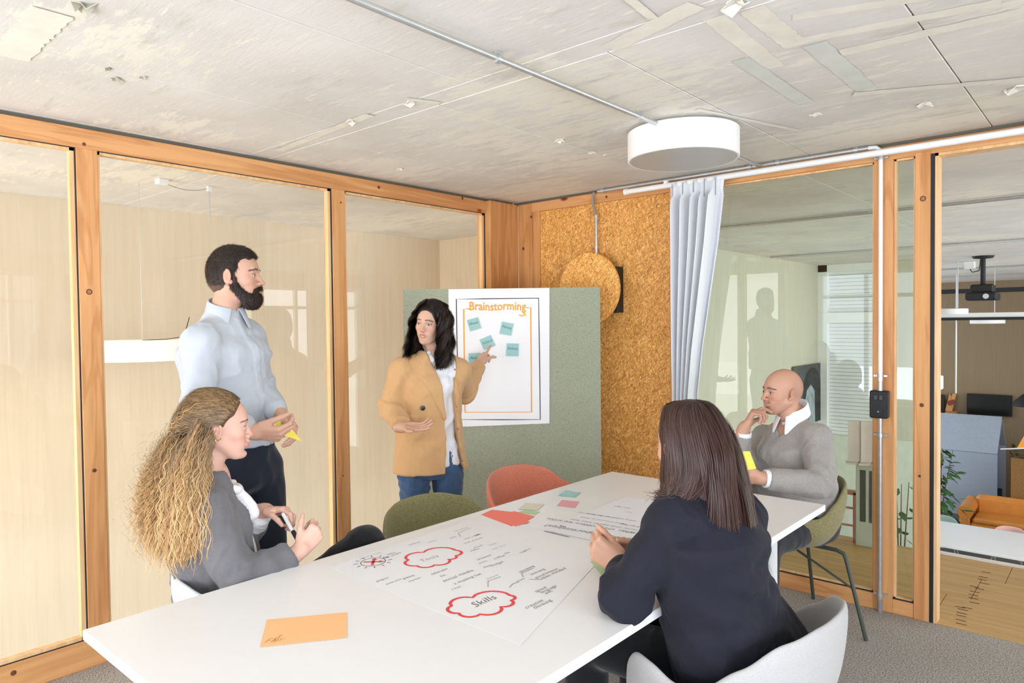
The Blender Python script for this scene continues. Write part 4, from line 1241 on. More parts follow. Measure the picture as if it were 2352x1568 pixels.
def tubes(pts, rad, sides=4, cols=None):
    """pts: strands x points x 3, rad: strands x points"""
    S_, M, _ = pts.shape
    t = np.gradient(pts, axis=1); t /= np.linalg.norm(t, axis=2)[:, :, None]+1e-9
    ref = np.where(np.abs(t[:, :, 2:3]) < .9, np.array([0, 0, 1.]), np.array([1., 0, 0]))
    a = np.cross(t, ref); a /= np.linalg.norm(a, axis=2)[:, :, None]+1e-9
    b = np.cross(t, a)
    V = []
    for k in range(sides):
        q = 2*pi*k/sides
        V.append(pts+(a*cos(q)+b*sin(q))*rad[:, :, None])
    V = np.stack(V, 2).reshape(-1, 3)
    base = (np.arange(S_)[:, None, None]*M+np.arange(M-1)[None, :, None])*sides+np.arange(sides)[None, None, :]
    k2 = (np.arange(sides)+1) % sides
    nx = (np.arange(S_)[:, None, None]*M+np.arange(M-1)[None, :, None])*sides+k2[None, None, :]
    Q = np.stack([base, nx, nx+sides, base+sides], -1).reshape(-1, 4)
    C = None
    if cols is not None:
        C = np.repeat(cols.reshape(S_*M, 3) if cols.ndim == 3 else np.repeat(cols[:, None], M, 1).reshape(-1, 3), sides, axis=0)
    return V, Q, C

def ribbons(pts, wid, cen, cols):
    """hair: thin flat strands turned away from the point cen"""
    S_, M, _ = pts.shape
    t = np.gradient(pts, axis=1); t /= np.linalg.norm(t, axis=2)[:, :, None]+1e-9
    o = pts-np.asarray(cen); o[:, :, 2] *= .35; o /= np.linalg.norm(o, axis=2)[:, :, None]+1e-9
    w = np.cross(t, o); w /= np.linalg.norm(w, axis=2)[:, :, None]+1e-9
    V = np.stack([pts-w*wid[:, :, None], pts+w*wid[:, :, None]], 2).reshape(-1, 3)
    b = (np.arange(S_)[:, None]*M+np.arange(M-1)[None, :])*2
    Q = np.stack([b, b+1, b+3, b+2], -1).reshape(-1, 4)
    return V, Q, np.repeat(cols.reshape(S_*M, 3), 2, axis=0)

def fuzz(V, nrm, count, dirf, length, cols, seed, wid=.00045, lift=.25, M=4):
    """short hairs lying over a surface"""
    r = np.random.default_rng(seed); k = r.integers(0, len(V), count)
    p = V[k]+r.normal(0, .0012, (count, 3)); n = nrm[k]; d = dirf(p); d = d-n*(d*n).sum(1)[:, None]; d /= np.linalg.norm(d, axis=1)[:, None]+1e-9
    d = d+r.normal(0, .22, (count, 3)); L_ = length*r.uniform(.6, 1.3, count)
    t = np.linspace(0, 1, M)[None, :, None]
    pts = p[:, None]+d[:, None]*L_[:, None, None]*t+n[:, None]*L_[:, None, None]*(lift*t*(1.3-t))
    C = cols[r.integers(0, len(cols), count)]*r.uniform(.7, 1.25, (count, 1))
    return ribbons(pts, np.full((count, M), wid), V.mean(0), np.repeat(C[:, None], M, 1))

def collar(name, c, T, L, rt, rb, zt, zb, gap, tipv, mat, par, slope=.03, sq=1.0, n=44, thick=.0022, tw=.55):
    """turned down shirt collar: band, fold and two points"""
    rows = []
    for j, (f_, inner) in enumerate(((0, 1), (.5, 1), (1, 1), (1.12, .5), (1, 0), (.6, 0), (.3, 0), (0, 0))):
        row = []
        for i in range(n+1):
            q = gap+(2*pi-2*gap)*i/n; e = min(i, n-i)/n*(2*pi-2*gap); w = math.exp(-(e/tw)**2); sg = 1 if i < n/2 else -1
            dr = T*cos(q)+L*sin(q)*sq
            if inner == 1: p = c+dr*(rt-.003)+U3*(zb*.9+(zt-zb*.9)*f_-slope*cos(q))
            elif inner == .5: p = c+dr*(rt+.001)+U3*(zt+.0022-slope*cos(q))
            else:
                p = c+dr*(rb+(rt+.003-rb)*f_)+U3*(zb+(zt-zb)*f_-slope*cos(q))
                p = p+(T*tipv[0]+L*tipv[1]*sg+U3*tipv[2])*w*(1-f_)
            row.append(p)
        rows.append(row)
    V = [p for r_ in rows for p in r_]; f = []
    for j in range(len(rows)-1):
        for i in range(n): a = j*(n+1)+i; f.append((a, a+1, a+n+2, a+n+1))
    o = link_mesh(name, V, f, mat, par, True)
    m = o.modifiers.new('thick', 'SOLIDIFY'); m.thickness = thick; m.offset = 0
    m = o.modifiers.new('round', 'SUBSURF'); m.levels = 1; m.render_levels = 1
    return o

# ------------------------------------------------------------------ head
def sm(x, a, b):
    t = np.clip((x-a)/(b-a), 0, 1); return t*t*(3-2*t)
def add_head(v, F, male=True, jaw=1.0, nose=1.0, ears=True, mouth=0.0, cheeks=1.0, chin=1.0, nx=0.0):
    e = v.ell
    e(F, (-.012, 0, .030), (.094, .0745, .088), .012)
    e(F, (-.030, 0, .012), (.080, .072, .082), .015)
    e(F, (.030, 0, .020), (.062, .060, .070), .02)
    e(F, (.028, 0, -.035), (.058, .056*jaw, .072), .022)
    e(F, (.045, 0, -.068), (.042, .040*jaw, .044), .02)
    for s_ in (-1, 1):
        v.fseg(F, (.000, .054*jaw*s_, -.050), (.058, .020*jaw*s_, -.100), .016, .014, .02)
        e(F, (.056, .038*s_, -.026), (.026, .022, .022), .018)                 # cheekbone
        e(F, (.062, .026*s_, -.058), (.020, .018, .022), .015)                 # cheek
    e(F, (.074*chin, 0, -.100), (.018, .021 if male else .017, .016), .014)
    v.fseg(F, (.083, -.028, .019), (.083, .028, .019), .010 if male else .008, .010 if male else .008, .012)
    for s_ in (-1, 1):
        e(F, (.098, .032*s_, -.001), (.017, .018, .013), .010, 's')
        e(F, (.0755, .031*s_, -.002), (.0142, .0150, .0142), .003)              # lids
        e(F, (.092, .031*s_, -.0028), (.009, .0135, .0045 if male else .0050), .0015, 's')
    v.fseg(F, (.086, 0, .006), (.1035+nx, 0, -.026), .0075, .0090, .008)
    e(F, (.1055+nx+(.003 if nose > 1 else 0), 0, -.0345), (.0120, .0105*nose, .0092), .006)
    for s_ in (-1, 1):
        e(F, (.0985+nx*.7, .0125*nose*s_, -.0375), (.0095, .0072, .0075), .004)
        e(F, (.1035+nx*.8, .0065*s_, -.0450), (.0042, .0030, .0032), .002, 's')
    v.fseg(F, (.094, 0, -.044), (.093, 0, -.054), .006, .006, .006)
    # mouth
    for s_ in (-1, 1):
        v.fseg(F, (.0985, 0, -.0625), (.0870, .0235*s_, -.0655+.004*mouth), .0052, .0022, .004)
        v.fseg(F, (.0970, 0, -.0730-.006*mouth), (.0865, .0215*s_, -.0675+.003*mouth), .0062, .0025, .004)
    e(F, (.102, 0, -.0678-.003*mouth), (.010, .022, .0012+.0045*mouth), .001, 's')
    e(F, (.092, 0, -.0845), (.010, .017, .0055), .008, 's')
    if ears:
        for s_ in (-1, 1):
            e(F, (-.008, .080*s_, -.008), (.019, .0080, .031), .003, rot=(2, 24*s_))
            e(F, (-.004, .0895*s_, -.004), (.0110, .0060, .019), .002, 's', rot=(2, 24*s_))
            v.fseg(F, (.004, .078*s_, -.012), (-.006, .083*s_, -.004), .003, .003, .003)
            e(F, (.004, .0775*s_, -.030), (.009, .006, .010), .003)

def skin_col(L, base, lips, brow=None, male=True, stubble=0.0, blush=1.0, browc=None, beard=None):
    x, y, z = L[:, 0], L[:, 1], L[:, 2]
    C = np.tile(np.array(base), (len(L), 1))
    red = np.array([base[0]*1.02, base[1]*.72, base[2]*.66])
    def mx(m, c): 
        nonlocal C
        C = C*(1-m[:, None])+np.array(c)*m[:, None]
    ch = np.exp(-(((x-.07)/.03)**2+((np.abs(y)-.042)/.022)**2+((z+.035)/.022)**2))
    mx(.45*blush*ch, red)
    mx(.5*np.exp(-(((x-.112)/.016)**2+(y/.018)**2+((z+.036)/.016)**2)), red)
    mx(.35*np.exp(-(((x+.0)/.03)**2+((np.abs(y)-.084)/.012)**2+((z+.005)/.03)**2)), red)
    if stubble:
        s_ = sm(-z, .045, .065)*sm(x, -.01, .03)*(1-np.exp(-((x-.1)/.02)**2-(y/.03)**2-((z+.067)/.010)**2))*sm(-z, -.0, .2)**0
        s_ = s_*(1-sm(-z, .125, .15))
        mx(stubble*s_, np.array(base)*.52)
    lw = (np.abs(y) < .0225) & (x > .080)
    lp = np.exp(-(((z+.0632-.03*np.abs(y))/.0046)**4))+np.exp(-(((z+.0745-.12*np.abs(y))/.0054)**4))
    m = np.clip(lp, 0, 1)*lw*(1-sm(np.abs(y), .013, .0205))*(x > .086)
    mx(np.clip(m, 0, 1)*(.72 if not male else .5), lips)
    if brow is not None:
        ay = np.abs(y); bz = .0205+.10*(ay-.012)*(ay < .035)-.35*np.maximum(0, ay-.035)
        b = np.exp(-((z-bz)/(.0042 if male else .0030))**4)*sm(ay, .009, .014)*(1-sm(ay, .047, .054))*(x > .05)
        mx(np.clip(b, 0, 1)*.92, browc if browc is not None else brow)
        # lash line
        ay2 = (ay-.031)/.0150; lz = .0032-.0035*ay2**2
        l = np.exp(-((z-lz)/.0021)**4)*(np.abs(ay2) < 1)*(x > .072)
        mx(np.clip(l, 0, 1)*(.85 if not male else .6), np.array(brow)*.6)
        mx(.35*np.exp(-(((z+.001)/.010)**2+((ay-.031)/.017)**2))*(x > .06), np.array(base)*.6)
    # nostrils and mouth line
    mx(np.exp(-(((x-.1045)/.006)**2+((np.abs(y)-.0065)/.0035)**2+((z+.0445)/.004)**2))*.8, np.array(base)*.25)
    return C

def eyes(F, par, iris=(0.10, 0.05, 0.025), look=(1, 0, 0)):
    lk = unit(look)
    for s_ in (-1, 1):
        c = F.w(.0755, .031*s_, -.002); r = .0128*F.sc
        nu, nv = 28, 20; V = []; f = []
        ax = unit(F.d(*lk)); up = unit(np.cross(np.cross(ax, F.z), ax)); sd = np.cross(ax, up)
        V.append(c+ax*r); cols = [(0.004,)*3]
        for i in range(1, nv):
            th = (pi*.62)*(i/nv)**1.3
            for k in range(nu):
                q = 2*pi*k/nu
                V.append(c+r*(ax*cos(th)+(up*cos(q)+sd*sin(q))*sin(th)))
                cols.append((0.005,)*3 if th < .20 else ((iris) if th < .46 else (0.62, 0.58, 0.55)))
        f = [(0, 1+k, 1+(k+1) % nu, 1+(k+1) % nu) for k in range(nu)]
        f = [(0, 1+k, 1+(k+1) % nu) for k in range(nu)]
        for i in range(nv-2):
            for k in range(nu):
                a = 1+i*nu+k; b = 1+i*nu+(k+1) % nu
                f.append((a, a+nu, b+nu, b))
        link_mesh('eye', V, f, M_EYE, par, True, np.array(cols))

# ------------------------------------------------------------------ hands
def add_hand(v, wrist, dirn, palm, side, curls=(20, 25, 15), thumb=(30, 20, 10), spread=6, sc=1.0, fing=None, tout=42):
    """palm = direction the palm faces; curls per joint, or fing = list of four (mcp,pip,dip)"""
    x = unit(dirn); z = unit(np.asarray(palm, float)-x*(np.asarray(palm, float)@x))
    y = np.cross(x, z) if side == 'R' else np.cross(z, x)      # y points to the thumb side
    o = np.asarray(wrist, float)
    W_ = lambda a, b, c: o+sc*(x*a+y*b+z*c)
    ks = [(.092, .027, 0), (.096, .009, -.002), (.091, -.010, -.001), (.082, -.027, .002)]
    ln = [(.043, .026, .020), (.047, .030, .021), (.043, .028, .021), (.034, .021, .018)]
    rr = [.0092, .0094, .0088, .0078]
    v.seg(W_(-.03, 0, 0), W_(.012, 0, 0), .026*sc, .027*sc, .012)
    for i, k in enumerate(ks):
        v.seg(W_(.012, k[1]*.62, .001), W_(k[0], k[1], k[2]), .0155*sc, .0122*sc, .009)
    v.seg(W_(.015, .016, .006), W_(.052, .030, .010), .017*sc, .0135*sc, .01)
    v.seg(W_(.02, -.016, .008), W_(.055, -.026, .006), .014*sc, .011*sc, .01)
    tips = []
    for i, k in enumerate(ks):
        c = fing[i] if fing else curls
        sp = radians((1.5-i)*spread)
        p = W_(*k); a = 0.0
        dirv = x*cos(sp)+y*sin(sp)
        for j in range(3):
            a += radians(c[j])
            d = dirv*cos(a)+z*sin(a)
            q = p+d*ln[i][j]*sc
            v.seg(p, q, rr[i]*sc*(1-.07*j), rr[i]*sc*(.93-.09*j), .0035 if j else .006)
            p = q
        tips.append((p, d, rr[i]*sc))
    p = W_(.028, .030, .010); q0 = radians(tout); a = 0
    for j, L_ in enumerate((.040, .033, .026)):
        a += radians(thumb[j])
        base = x*cos(q0)+y*sin(q0)
        d = base*cos(a)+(z*.8+x*.35-y*.3)*sin(a); d = unit(d)
        q = p+d*L_*sc
        v.seg(p, q, (.0135, .0108, .0100)[j]*sc, (.0108, .0098, .0080)[j]*sc, .006 if j == 0 else .0035)
        p = q
    tips.append((p, d, .0095*sc))
    return tips

def nails(name, tips, z, mat, par):
    for (p, d, r) in tips:
        m = MB(); d = unit(d); s_ = unit(np.cross(d, z)); n = np.cross(s_, d)
        v = []; 
        for a in (-.2, 1.0):
            for b in (-1, -.5, 0, .5, 1):
                v.append(p+d*r*a+s_*b*r*.72-n*r*(.98-.35*b*b)*(1 if True else 1))
        m.add(v, [(i, i+1, i+6, i+5) for i in range(4)])
        m.build(name, mat, par, True)

M_SKIN = vcol('skin', rough=.48, spec=.35, sss=.12, bmp=.10, bs=500)
M_EYE = vcol('eye', rough=.08, spec=.6)
M_HAIR = vcol('hair', rough=.42, spec=.35)
M_HAIRM = vcol('short_hair', rough=.6, spec=.25, bmp=.6, bs=900)

def finish(name, parts, mat, par, colf=None, smooth=True):
    V, Q = catm(parts) if isinstance(parts, list) else parts
    C = colf(V) if colf else None
    return link_mesh(name, V, Q, mat, par, smooth, C)
# ================================================================== PEOPLE
R3, F3, U3 = RGT*np.array([1, 1, 0]), FWD*np.array([1, 1, 0]), np.array([0, 0, 1.])
R3 = unit(R3); F3 = unit(F3)
def cv(r, f, u=0.0): return R3*r+F3*f+U3*u
def rebase(o, base):
    base = Vector(base)
    o.data.transform(Matrix.Translation(-base)); o.location = base
    for c in o.children: c.matrix_parent_inverse = Matrix.Translation(-base)
def bbox(pts, pad):
    pts = np.array(pts); return pts.min(0)-pad, pts.max(0)+pad
def fpoly(F, pts, xoff=.1):
    """pixel outline -> (y,z) on the plane x=xoff of frame F"""
    out = []
    for (px, py) in pts:
        d = ray(px, py); o = F.w(xoff, 0, 0)
        t = ((o-CAMP)@F.x)/(d@F.x); q = CAMP+d*t-F.o
        out.append((q@F.y/F.sc, q@F.z/F.sc))
    return out
def torso(v, T, pelvis, waist, chest, nb, wp, ww, wc, dp, dw, dc, L, infl=0.0, k=.03, sh=None, rs=.05, neck=True):
    g = infl
    v.eseg(pelvis, waist, wp+g, ww+g, dp+g, dw+g, L, k)
    v.eseg(waist, chest, ww+g, wc+g, dw+g, dc+g, L, k)
    v.eseg(chest, chest*.45+nb*.55, wc+g, wc*.72+g, dc+g, dc*.62+g, L, k)
    if neck: v.seg(chest*.3+nb*.7, nb, .065+g, .055+g, k)
    if sh:
        for s_ in sh: v.seg(s_, nb*.8+chest*.2, rs+g, .05+g, .035); v.seg(s_, chest, rs+g, rs*1.1+g, .04)
def skinbody(name, headF, hk, blocks, coarse, label, colf, headh=.0019, neckpts=None):
    """continuous body mesh: head and neck, hands, and the trunk and limbs under the clothes"""
    parts = []
    o = headF.o; s_ = headF.sc
    lo, hi = bbox([o, neckpts[-1]], .05); lo = np.minimum(lo, o-.135*s_-.01); hi = np.maximum(hi, o+.15*s_)
    v = Vol(lo, hi, headh)
    add_head(v, headF, **hk)
    v.chain(neckpts, [.048*s_/.93, .047*s_/.93, .060*s_/.93][:len(neckpts)] if hk.get('male', True) else [.045, .041, .05][:len(neckpts)], .025)
    mV, mQ = v.mesh(); parts.append((mV, mQ)); nh = len(mV)
    for (pts, fn) in blocks:
        lo, hi = bbox(pts, .13); hv = Vol(lo, hi, .0021); fn(hv); parts.append(hv.mesh())
    pts, fn = coarse
    lo, hi = bbox(pts, .22); cvv = Vol(lo, hi, .009); fn(cvv); parts.append(cvv.mesh())
    V, Q = catm(parts)
    L = headF.locp(V); C = colf(L)
    ob = link_mesh(name, V, Q, M_SKIN, None, True, C)
    ob['label'] = label; ob['category'] = 'person'
    return ob, parts

# ------------------------------------------------------------------ 1. bearded man standing
def man_standing():
    HF = Frame(P(541, 633, 2.70), cv(1, .06, .02), (0, 0, 1), .93)
    T = cv(.80, -.60); L = unit(np.cross(U3, T))
    nb = P(516, 722, 2.71); chest = P(516, 815, 2.71); waist = P(523, 930, 2.71); pelvis = P(548, 1045, 2.73)
    sR = P(464, 792, 2.57); eR = P(455, 935, 2.49); wR = P(583, 992, 2.50)
    sL = P(566, 778, 2.82); eL = P(598, 885, 2.83); wL = P(640, 946, 2.70)
    hR = pelvis-L*.095-U3*.03; hL = pelvis+L*.095-U3*.03
    kR = P(553, 1050, 2.70)*[1, 1, 0]-L*.11+U3*.52; kL = kR+L*.22
    fR = kR*[1, 1, 0]+U3*.09; fL = kL*[1, 1, 0]+U3*.09
    base = np.array([.58, .335, .235])
    hair = np.array(srgb(48, 36, 30)[:3])
    def col(Lc): return skin_col(Lc, base, (.42, .17, .14), brow=hair*.9, male=True)
    def body(v):
        torso(v, T, pelvis, waist, chest, nb, .125, .125, .145, .09, .09, .10, L, 0, sh=(sR, sL))
        for s_, e_, w_ in ((sR, eR, wR), (sL, eL, wL)): v.chain([s_, e_, w_], [.048, .038, .027], .02)
        for h_, k_, f_ in ((hR, kR, fR), (hL, kL, fL)): v.chain([h_, k_, f_], [.065, .050, .04], .02)
    tips = {}
    def handR(v):
        d = cv(.93, .05, -.10); tips['R'] = add_hand(v, wR, d, cv(.0, .75, .6), 'R', fing=[(38, 45, 30), (48, 55, 30), (58, 60, 30), (62, 60, 30)], thumb=(25, 15, 15), tout=30, sc=.98)
        v.seg(eR, wR, .035, .027, .01)
    def handL(v):
        d = cv(.72, -.25, -.62); tips['L'] = add_hand(v, wL, d, cv(-.55, -.45, -.6), 'L', fing=[(35, 40, 20), (42, 45, 25), (40, 45, 25), (35, 40, 25)], thumb=(25, 20, 10), tout=32, sc=.98)
        v.seg(eL, wL, .035, .027, .01)
    ob, parts = skinbody('person', HF, dict(male=True, jaw=1.02, nose=1.05, nx=-.002), [([wR-cv(.06, 0), wR+cv(.12, 0)], handR), ([wL, wL+cv(.08, 0, -.08)], handL)],
                         ([hR, hL, sR, sL, eR, fR, fL], body), 'standing bearded man in a light blue shirt holding yellow notes', col, neckpts=[HF.w(-.03, 0, -.05), HF.w(-.045, 0, -.13), nb])
    eyes(HF, ob)
    # hair: close cropped sides, longer top
    v = Vol(HF.o-.16, HF.o+.16, .0026); e = v.ell
    e(HF, (-.012, 0, .034), (.0985, .0775, .093), .012); e(HF, (-.032, 0, .010), (.083, .0745, .086), .015); e(HF, (.035, 0, .062), (.052, .052, .046), .02)
    e(HF, (-.05, 0, -.03), (.05, .06, .05), .02)
    v.fseg(HF, (-.015, .074, .0), (-.012, .072, -.03), .008, .006, .01); v.fseg(HF, (.008, .072, .01), (.006, .068, -.035), .007, .006, .01); v.fseg(HF, (.008, -.072, .01), (.006, -.068, -.035), .007, .006, .01)
    e(HF, (.105, 0, .005), (.066, .10, .070), .006, 's')
    for s_ in (-1, 1):
        e(HF, (.072, .066*s_, .035), (.036, .03, .040), .008, 's'); e(HF, (.045, .075*s_, -.02), (.036, .02, .045), .004, 's'); e(HF, (-.008, .085*s_, -.012), (.022, .02, .032), .003, 's')
    e(HF, (.03, 0, -.10), (.085, .09, .085), .005, 's'); v.plane(HF.w(0, 0, -.072), -HF.z)
    V, Q = v.mesh(); n = vnormals(V, Q); Lc = HF.locp(V)
    st = fbm(Lc*np.array([1, 1, .35]), 170, 3, 2)
    V = V+n*((st-.5)*.0045)[:, None]
    C = hair*(0.5+.9*fbm(Lc*np.array([.5, 1, .4]), 240, 8, 2))[:, None]
    fade = sm(-Lc[:, 2], -.01, .05)[:, None]*.45
    C = C*(1-fade)+base*.42*fade
    link_mesh('hair', V, Q, M_HAIRM, ob, True, C)
    tw = lambda q: HF.o+HF.sc*(q[:, :1]*HF.x+q[:, 1:2]*HF.y+q[:, 2:3]*HF.z)
    hc = np.array([hair*.7, hair*1.0, hair*1.5]); fade2 = (Lc[:, 2] > -.035) & ((Lc[:, 0] < .035) | (Lc[:, 2] > .075))
    def dh(p): l = HF.locp(p); return HF.x*1.0*(l[:, 2:3] > .055)*.9-HF.x*(l[:, 2:3] <= .055)*.5-HF.z*(.35+(l[:, 2:3] <= .055)*.8)
    n = vnormals(V, Q); fv, fq, fc = fuzz(V[fade2], n[fade2], 16000, dh, .010, hc, 3)
    link_mesh('hair_strands', fv, fq, M_HAIR, ob, True, fc)['kind'] = 'stuff'
    # beard
    v = Vol(HF.o-np.array([.15]*3), HF.o+.15, .0026); e = v.ell
    e(HF, (.058, 0, -.092), (.042, .043, .036), .012); v.fseg(HF, (.010, .058, -.045), (.055, .036, -.098), .017, .022, .012); v.fseg(HF, (.010, -.058, -.045), (.055, -.036, -.098), .017, .022, .012)
    v.fseg(HF, (.012, .066, -.012), (.014, .060, -.05), .009, .014, .01); v.fseg(HF, (.012, -.066, -.012), (.014, -.060, -.05), .009, .014, .01)
    e(HF, (.076, 0, -.103), (.030, .028, .030), .012); e(HF, (.06, 0, -.120), (.034, .034, .020), .012)
    for s_ in (-1, 1): v.fseg(HF, (.1005, .004*s_, -.0535), (.088, .027*s_, -.064), .0062, .0052, .004); v.fseg(HF, (.088, .028*s_, -.064), (.082, .028*s_, -.09), .007, .012, .006)
    e(HF, (.108, 0, -.068), (.020, .017, .0075), .002, 's'); e(HF, (.085, .046, -.038), (.035, .018, .026), .006, 's'); e(HF, (.085, -.046, -.038), (.035, .018, .026), .006, 's')
    V, Q = v.mesh(); n = vnormals(V, Q); Lc = HF.locp(V)
    V = V+n*((fbm(Lc*np.array([1, 1, .4]), 190, 4, 2)-.5)*.005)[:, None]
    C = hair*(.45+1.0*fbm(Lc*np.array([1, 1, .5]), 260, 2, 2))[:, None]
    up_ = sm(Lc[:, 2], -.05, -.02)[:, None]*.35; C = C*(1-up_)+base*.5*up_
    link_mesh('beard', V, Q, M_HAIRM, ob, True, C)
    n = vnormals(V, Q); fv, fq, fc = fuzz(V, n, 9000, lambda p: np.tile(-HF.z+HF.x*.15, (len(p), 1)), .009, hc, 4)
    link_mesh('beard_strands', fv, fq, M_HAIR, ob, True, fc)['kind'] = 'stuff'
    # shirt
    M_SH = fabric('light_blue_shirt', srgb(176, 181, 188), srgb(190, 194, 200), 900, rough=.8, bmp=.1, big=.02, sheen=.1)
    lo, hi = bbox([pelvis-U3*.06, nb, sR, sL, eR, eL, wR, wL], .14); v = Vol(lo, hi, .0052)
    torso(v, T, pelvis+U3*.0, waist, chest, nb-U3*.015, .138, .138, .160, .105, .105, .118, L, .014, sh=(sR, sL), rs=.05)
    v.eseg(waist-U3*.02, pelvis-U3*.02, .150, .152, .116, .118, L, .03)
    v.plane(pelvis+U3*.045+cv(0, 0, 0), -U3)
    v.chain([sR, eR, wR-unit(wR-eR)*.02], [.060, .056, .042], .025); v.chain([sL, eL, wL-unit(wL-eL)*.01], [.056, .050, .040], .02)
    cR = unit(wR-eR); cL = unit(wL-eL)
    v.cut(wR-cR*.03, cR, .09); v.cut(wL-cL*.012, cL, .085)
    v.seg(wR-cR*.08, wR-cR*.034, .040, .038, .006); v.seg(wL-cL*.06, wL-cL*.016, .038, .036, .006)
    TF = Frame(chest, T, U3)
    v.D = np.maximum(v.D, -Vsub_seg(v, nb-U3*.02, nb+U3*.09, .053, .058))
    v.relief(TF, fpoly(TF, [(553, 728), (563, 728), (590, 800), (604, 880), (611, 960), (614, 1050), (603, 1050), (598, 960), (590, 880), (576, 800)], .12), .0028)
    V, Q = v.mesh()
    V = wrinkle(V, Q, .0035, 7, 11, [(eR, cv(.6, 0, -.8), 120, .005, .07), (eL, cv(.3, 0, .9), 130, .004, .06), (waist, cv(.5, 0, .8), 70, .003, .13), (sR-U3*.06+T*.03, cv(.9, 0, -.3), 80, .003, .08)])
    sh = link_mesh('shirt', V, Q, M_SH, ob, True)
    collar('collar', nb+U3*.012+T*.010, T, L, .062, .076, .030, -.014, .20, (.012, .030, -.036), M_SH, ob, slope=.022)
    M_BTN = plain('shirt_button', srgb(196, 202, 210), .4)
    # trousers and shoes
    M_NAVY = fabric('navy_trousers', srgb(26, 29, 40), srgb(36, 40, 52), 800, rough=.85, bmp=.15)
    lo, hi = bbox([hR, hL, pelvis+U3*.05, fR, fL], .16); v = Vol(lo, hi, .007)
    v.eseg(pelvis-U3*.08, pelvis+U3*.05, .150, .140, .112, .105, L, .03); v.plane(pelvis+U3*.045, U3)
    for h_, k_, f_ in ((hR, kR, fR), (hL, kL, fL)): v.chain([h_-U3*.03, k_, f_-U3*.02], [.088, .072, .062], .03)
    V, Q = v.mesh(); V = wrinkle(V, Q, .003, 6, 21, [(kR, U3, 60, .004, .1), (kL, U3, 60, .004, .1)])
    link_mesh('trousers', V, Q, M_NAVY, ob, True)
    M_SHOE = plain('dark_leather', srgb(44, 36, 32), .35)
    for f_ in (fR, fL):
        v = Vol(f_+np.array([-.3, -.3, -.12]), f_+np.array([.3, .3, .06]), .006)
        v.seg(f_*[1, 1, 0]+U3*.05-T*.03, f_*[1, 1, 0]+U3*.035+T*.16, .047, .034, .02); v.seg(f_*[1, 1, 0]+U3*.08, f_*[1, 1, 0]+U3*.04+T*.06, .04, .04, .02); v.plane(f_*[1, 1, 0]+U3*.001, -U3)
        V, Q = v.mesh(); link_mesh('shoe', V, Q, M_SHOE, ob, True)
    # belt
    rebase(ob, (pelvis[0], pelvis[1], 0))
    # the yellow notes he holds
    a = P(622, 966, 2.60); 
    q = [P(622, 962, 2.56), P(656, 968, 2.58), P(692, 1013, 2.58), P(652, 1000, 2.52)]
    n_ = unit(np.cross(q[1]-q[0], q[3]-q[0])); 
    poly('sticky_note', q if n_@(CAMP-q[0]) > 0 else q[::-1], M_NYEL, None, .002, n_ if n_@(CAMP-q[0]) > 0 else -n_, label='yellow paper slip held by the bearded man', cat='sticky note')
    return ob
def Vsub_seg(v, a, b, ra, rb):
    X, Y, Z = np.ix_(*v.ax); ab = b-a; L2 = ab@ab
    t = np.clip(((X-a[0])*ab[0]+(Y-a[1])*ab[1]+(Z-a[2])*ab[2])/L2, 0, 1)
    return (np.sqrt((X-a[0]-t*ab[0])**2+(Y-a[1]-t*ab[1])**2+(Z-a[2]-t*ab[2])**2)-(ra+(rb-ra)*t)).astype(np.float32)
man_standing()

# ------------------------------------------------------------------ hair strands
def strand_set(roots, guides, M=22, rad=.0011, curl=0.0, cfreq=0.0, seed=0, taper=.5, spread=.01, cols=None, tipc=None, clump=0, key=None, curl0=.15):
    """roots -> polylines following guides(u array) with wave; guides is a function(i, t)->point arrays"""
    r = np.random.default_rng(seed); S_ = len(roots)
    t = np.linspace(0, 1, M)
    pts = guides(roots, t)                       # S,M,3
    tg = np.gradient(pts, axis=1); tg /= np.linalg.norm(tg, axis=2)[:, :, None]+1e-9
    ref = np.array([.3, .5, .8]); a = np.cross(tg, ref); a /= np.linalg.norm(a, axis=2)[:, :, None]+1e-9
    b = np.cross(tg, a)
    ln = np.cumsum(np.r_[0, np.full(M-1, 1.0)])/(M-1)
    ncl = max(1, S_//clump) if clump else S_
    cl = r.integers(0, ncl, S_)
    if key is not None: cl = np.minimum(np.argsort(np.argsort(key+r.normal(0, .02*np.ptp(key), S_)))//max(1, clump), ncl-1)
    ph = r.uniform(0, 2*pi, ncl)[cl][:, None]; fr = (cfreq*r.uniform(.8, 1.25, ncl))[cl][:, None]; am = (curl*r.uniform(.6, 1.3, ncl))[cl][:, None]
    env = curl0+(1-curl0)*np.minimum(1, t*2.2)[None, :]
    w = ph+fr*t[None, :]*2*pi+r.normal(0, .16, (S_, 1))
    pts = pts+(a*np.cos(w)[:, :, None]+b*np.sin(w)[:, :, None])*(am*env)[:, :, None]
    pts = pts+(r.normal(0, 1, (S_, 1, 3))*spread)*(t[None, :, None]**1.0)
    R_ = rad*r.uniform(.7, 1.3, (S_, 1))*(1-taper*t[None, :]**3)
    c0 = cols[r.integers(0, len(cols), S_)]
    k = r.uniform(.75, 1.2, (S_, 1, 1))
    if tipc is not None:
        c1 = tipc[r.integers(0, len(tipc), S_)]
        m = np.clip(t*1.25-.05, 0, 1)[None, :, None]; C = c0[:, None]*(1-m)+c1[:, None]*m
    else: C = np.repeat(c0[:, None], M, 1)
    return pts, R_, np.clip(C*k, 0, 1)

def bez(p0, p1, p2, p3, t):
    t = t[None, :, None]; q = [x[:, None, :] for x in (p0, p1, p2, p3)]
    return q[0]*(1-t)**3+3*q[1]*t*(1-t)**2+3*q[2]*t*t*(1-t)+q[3]*t**3

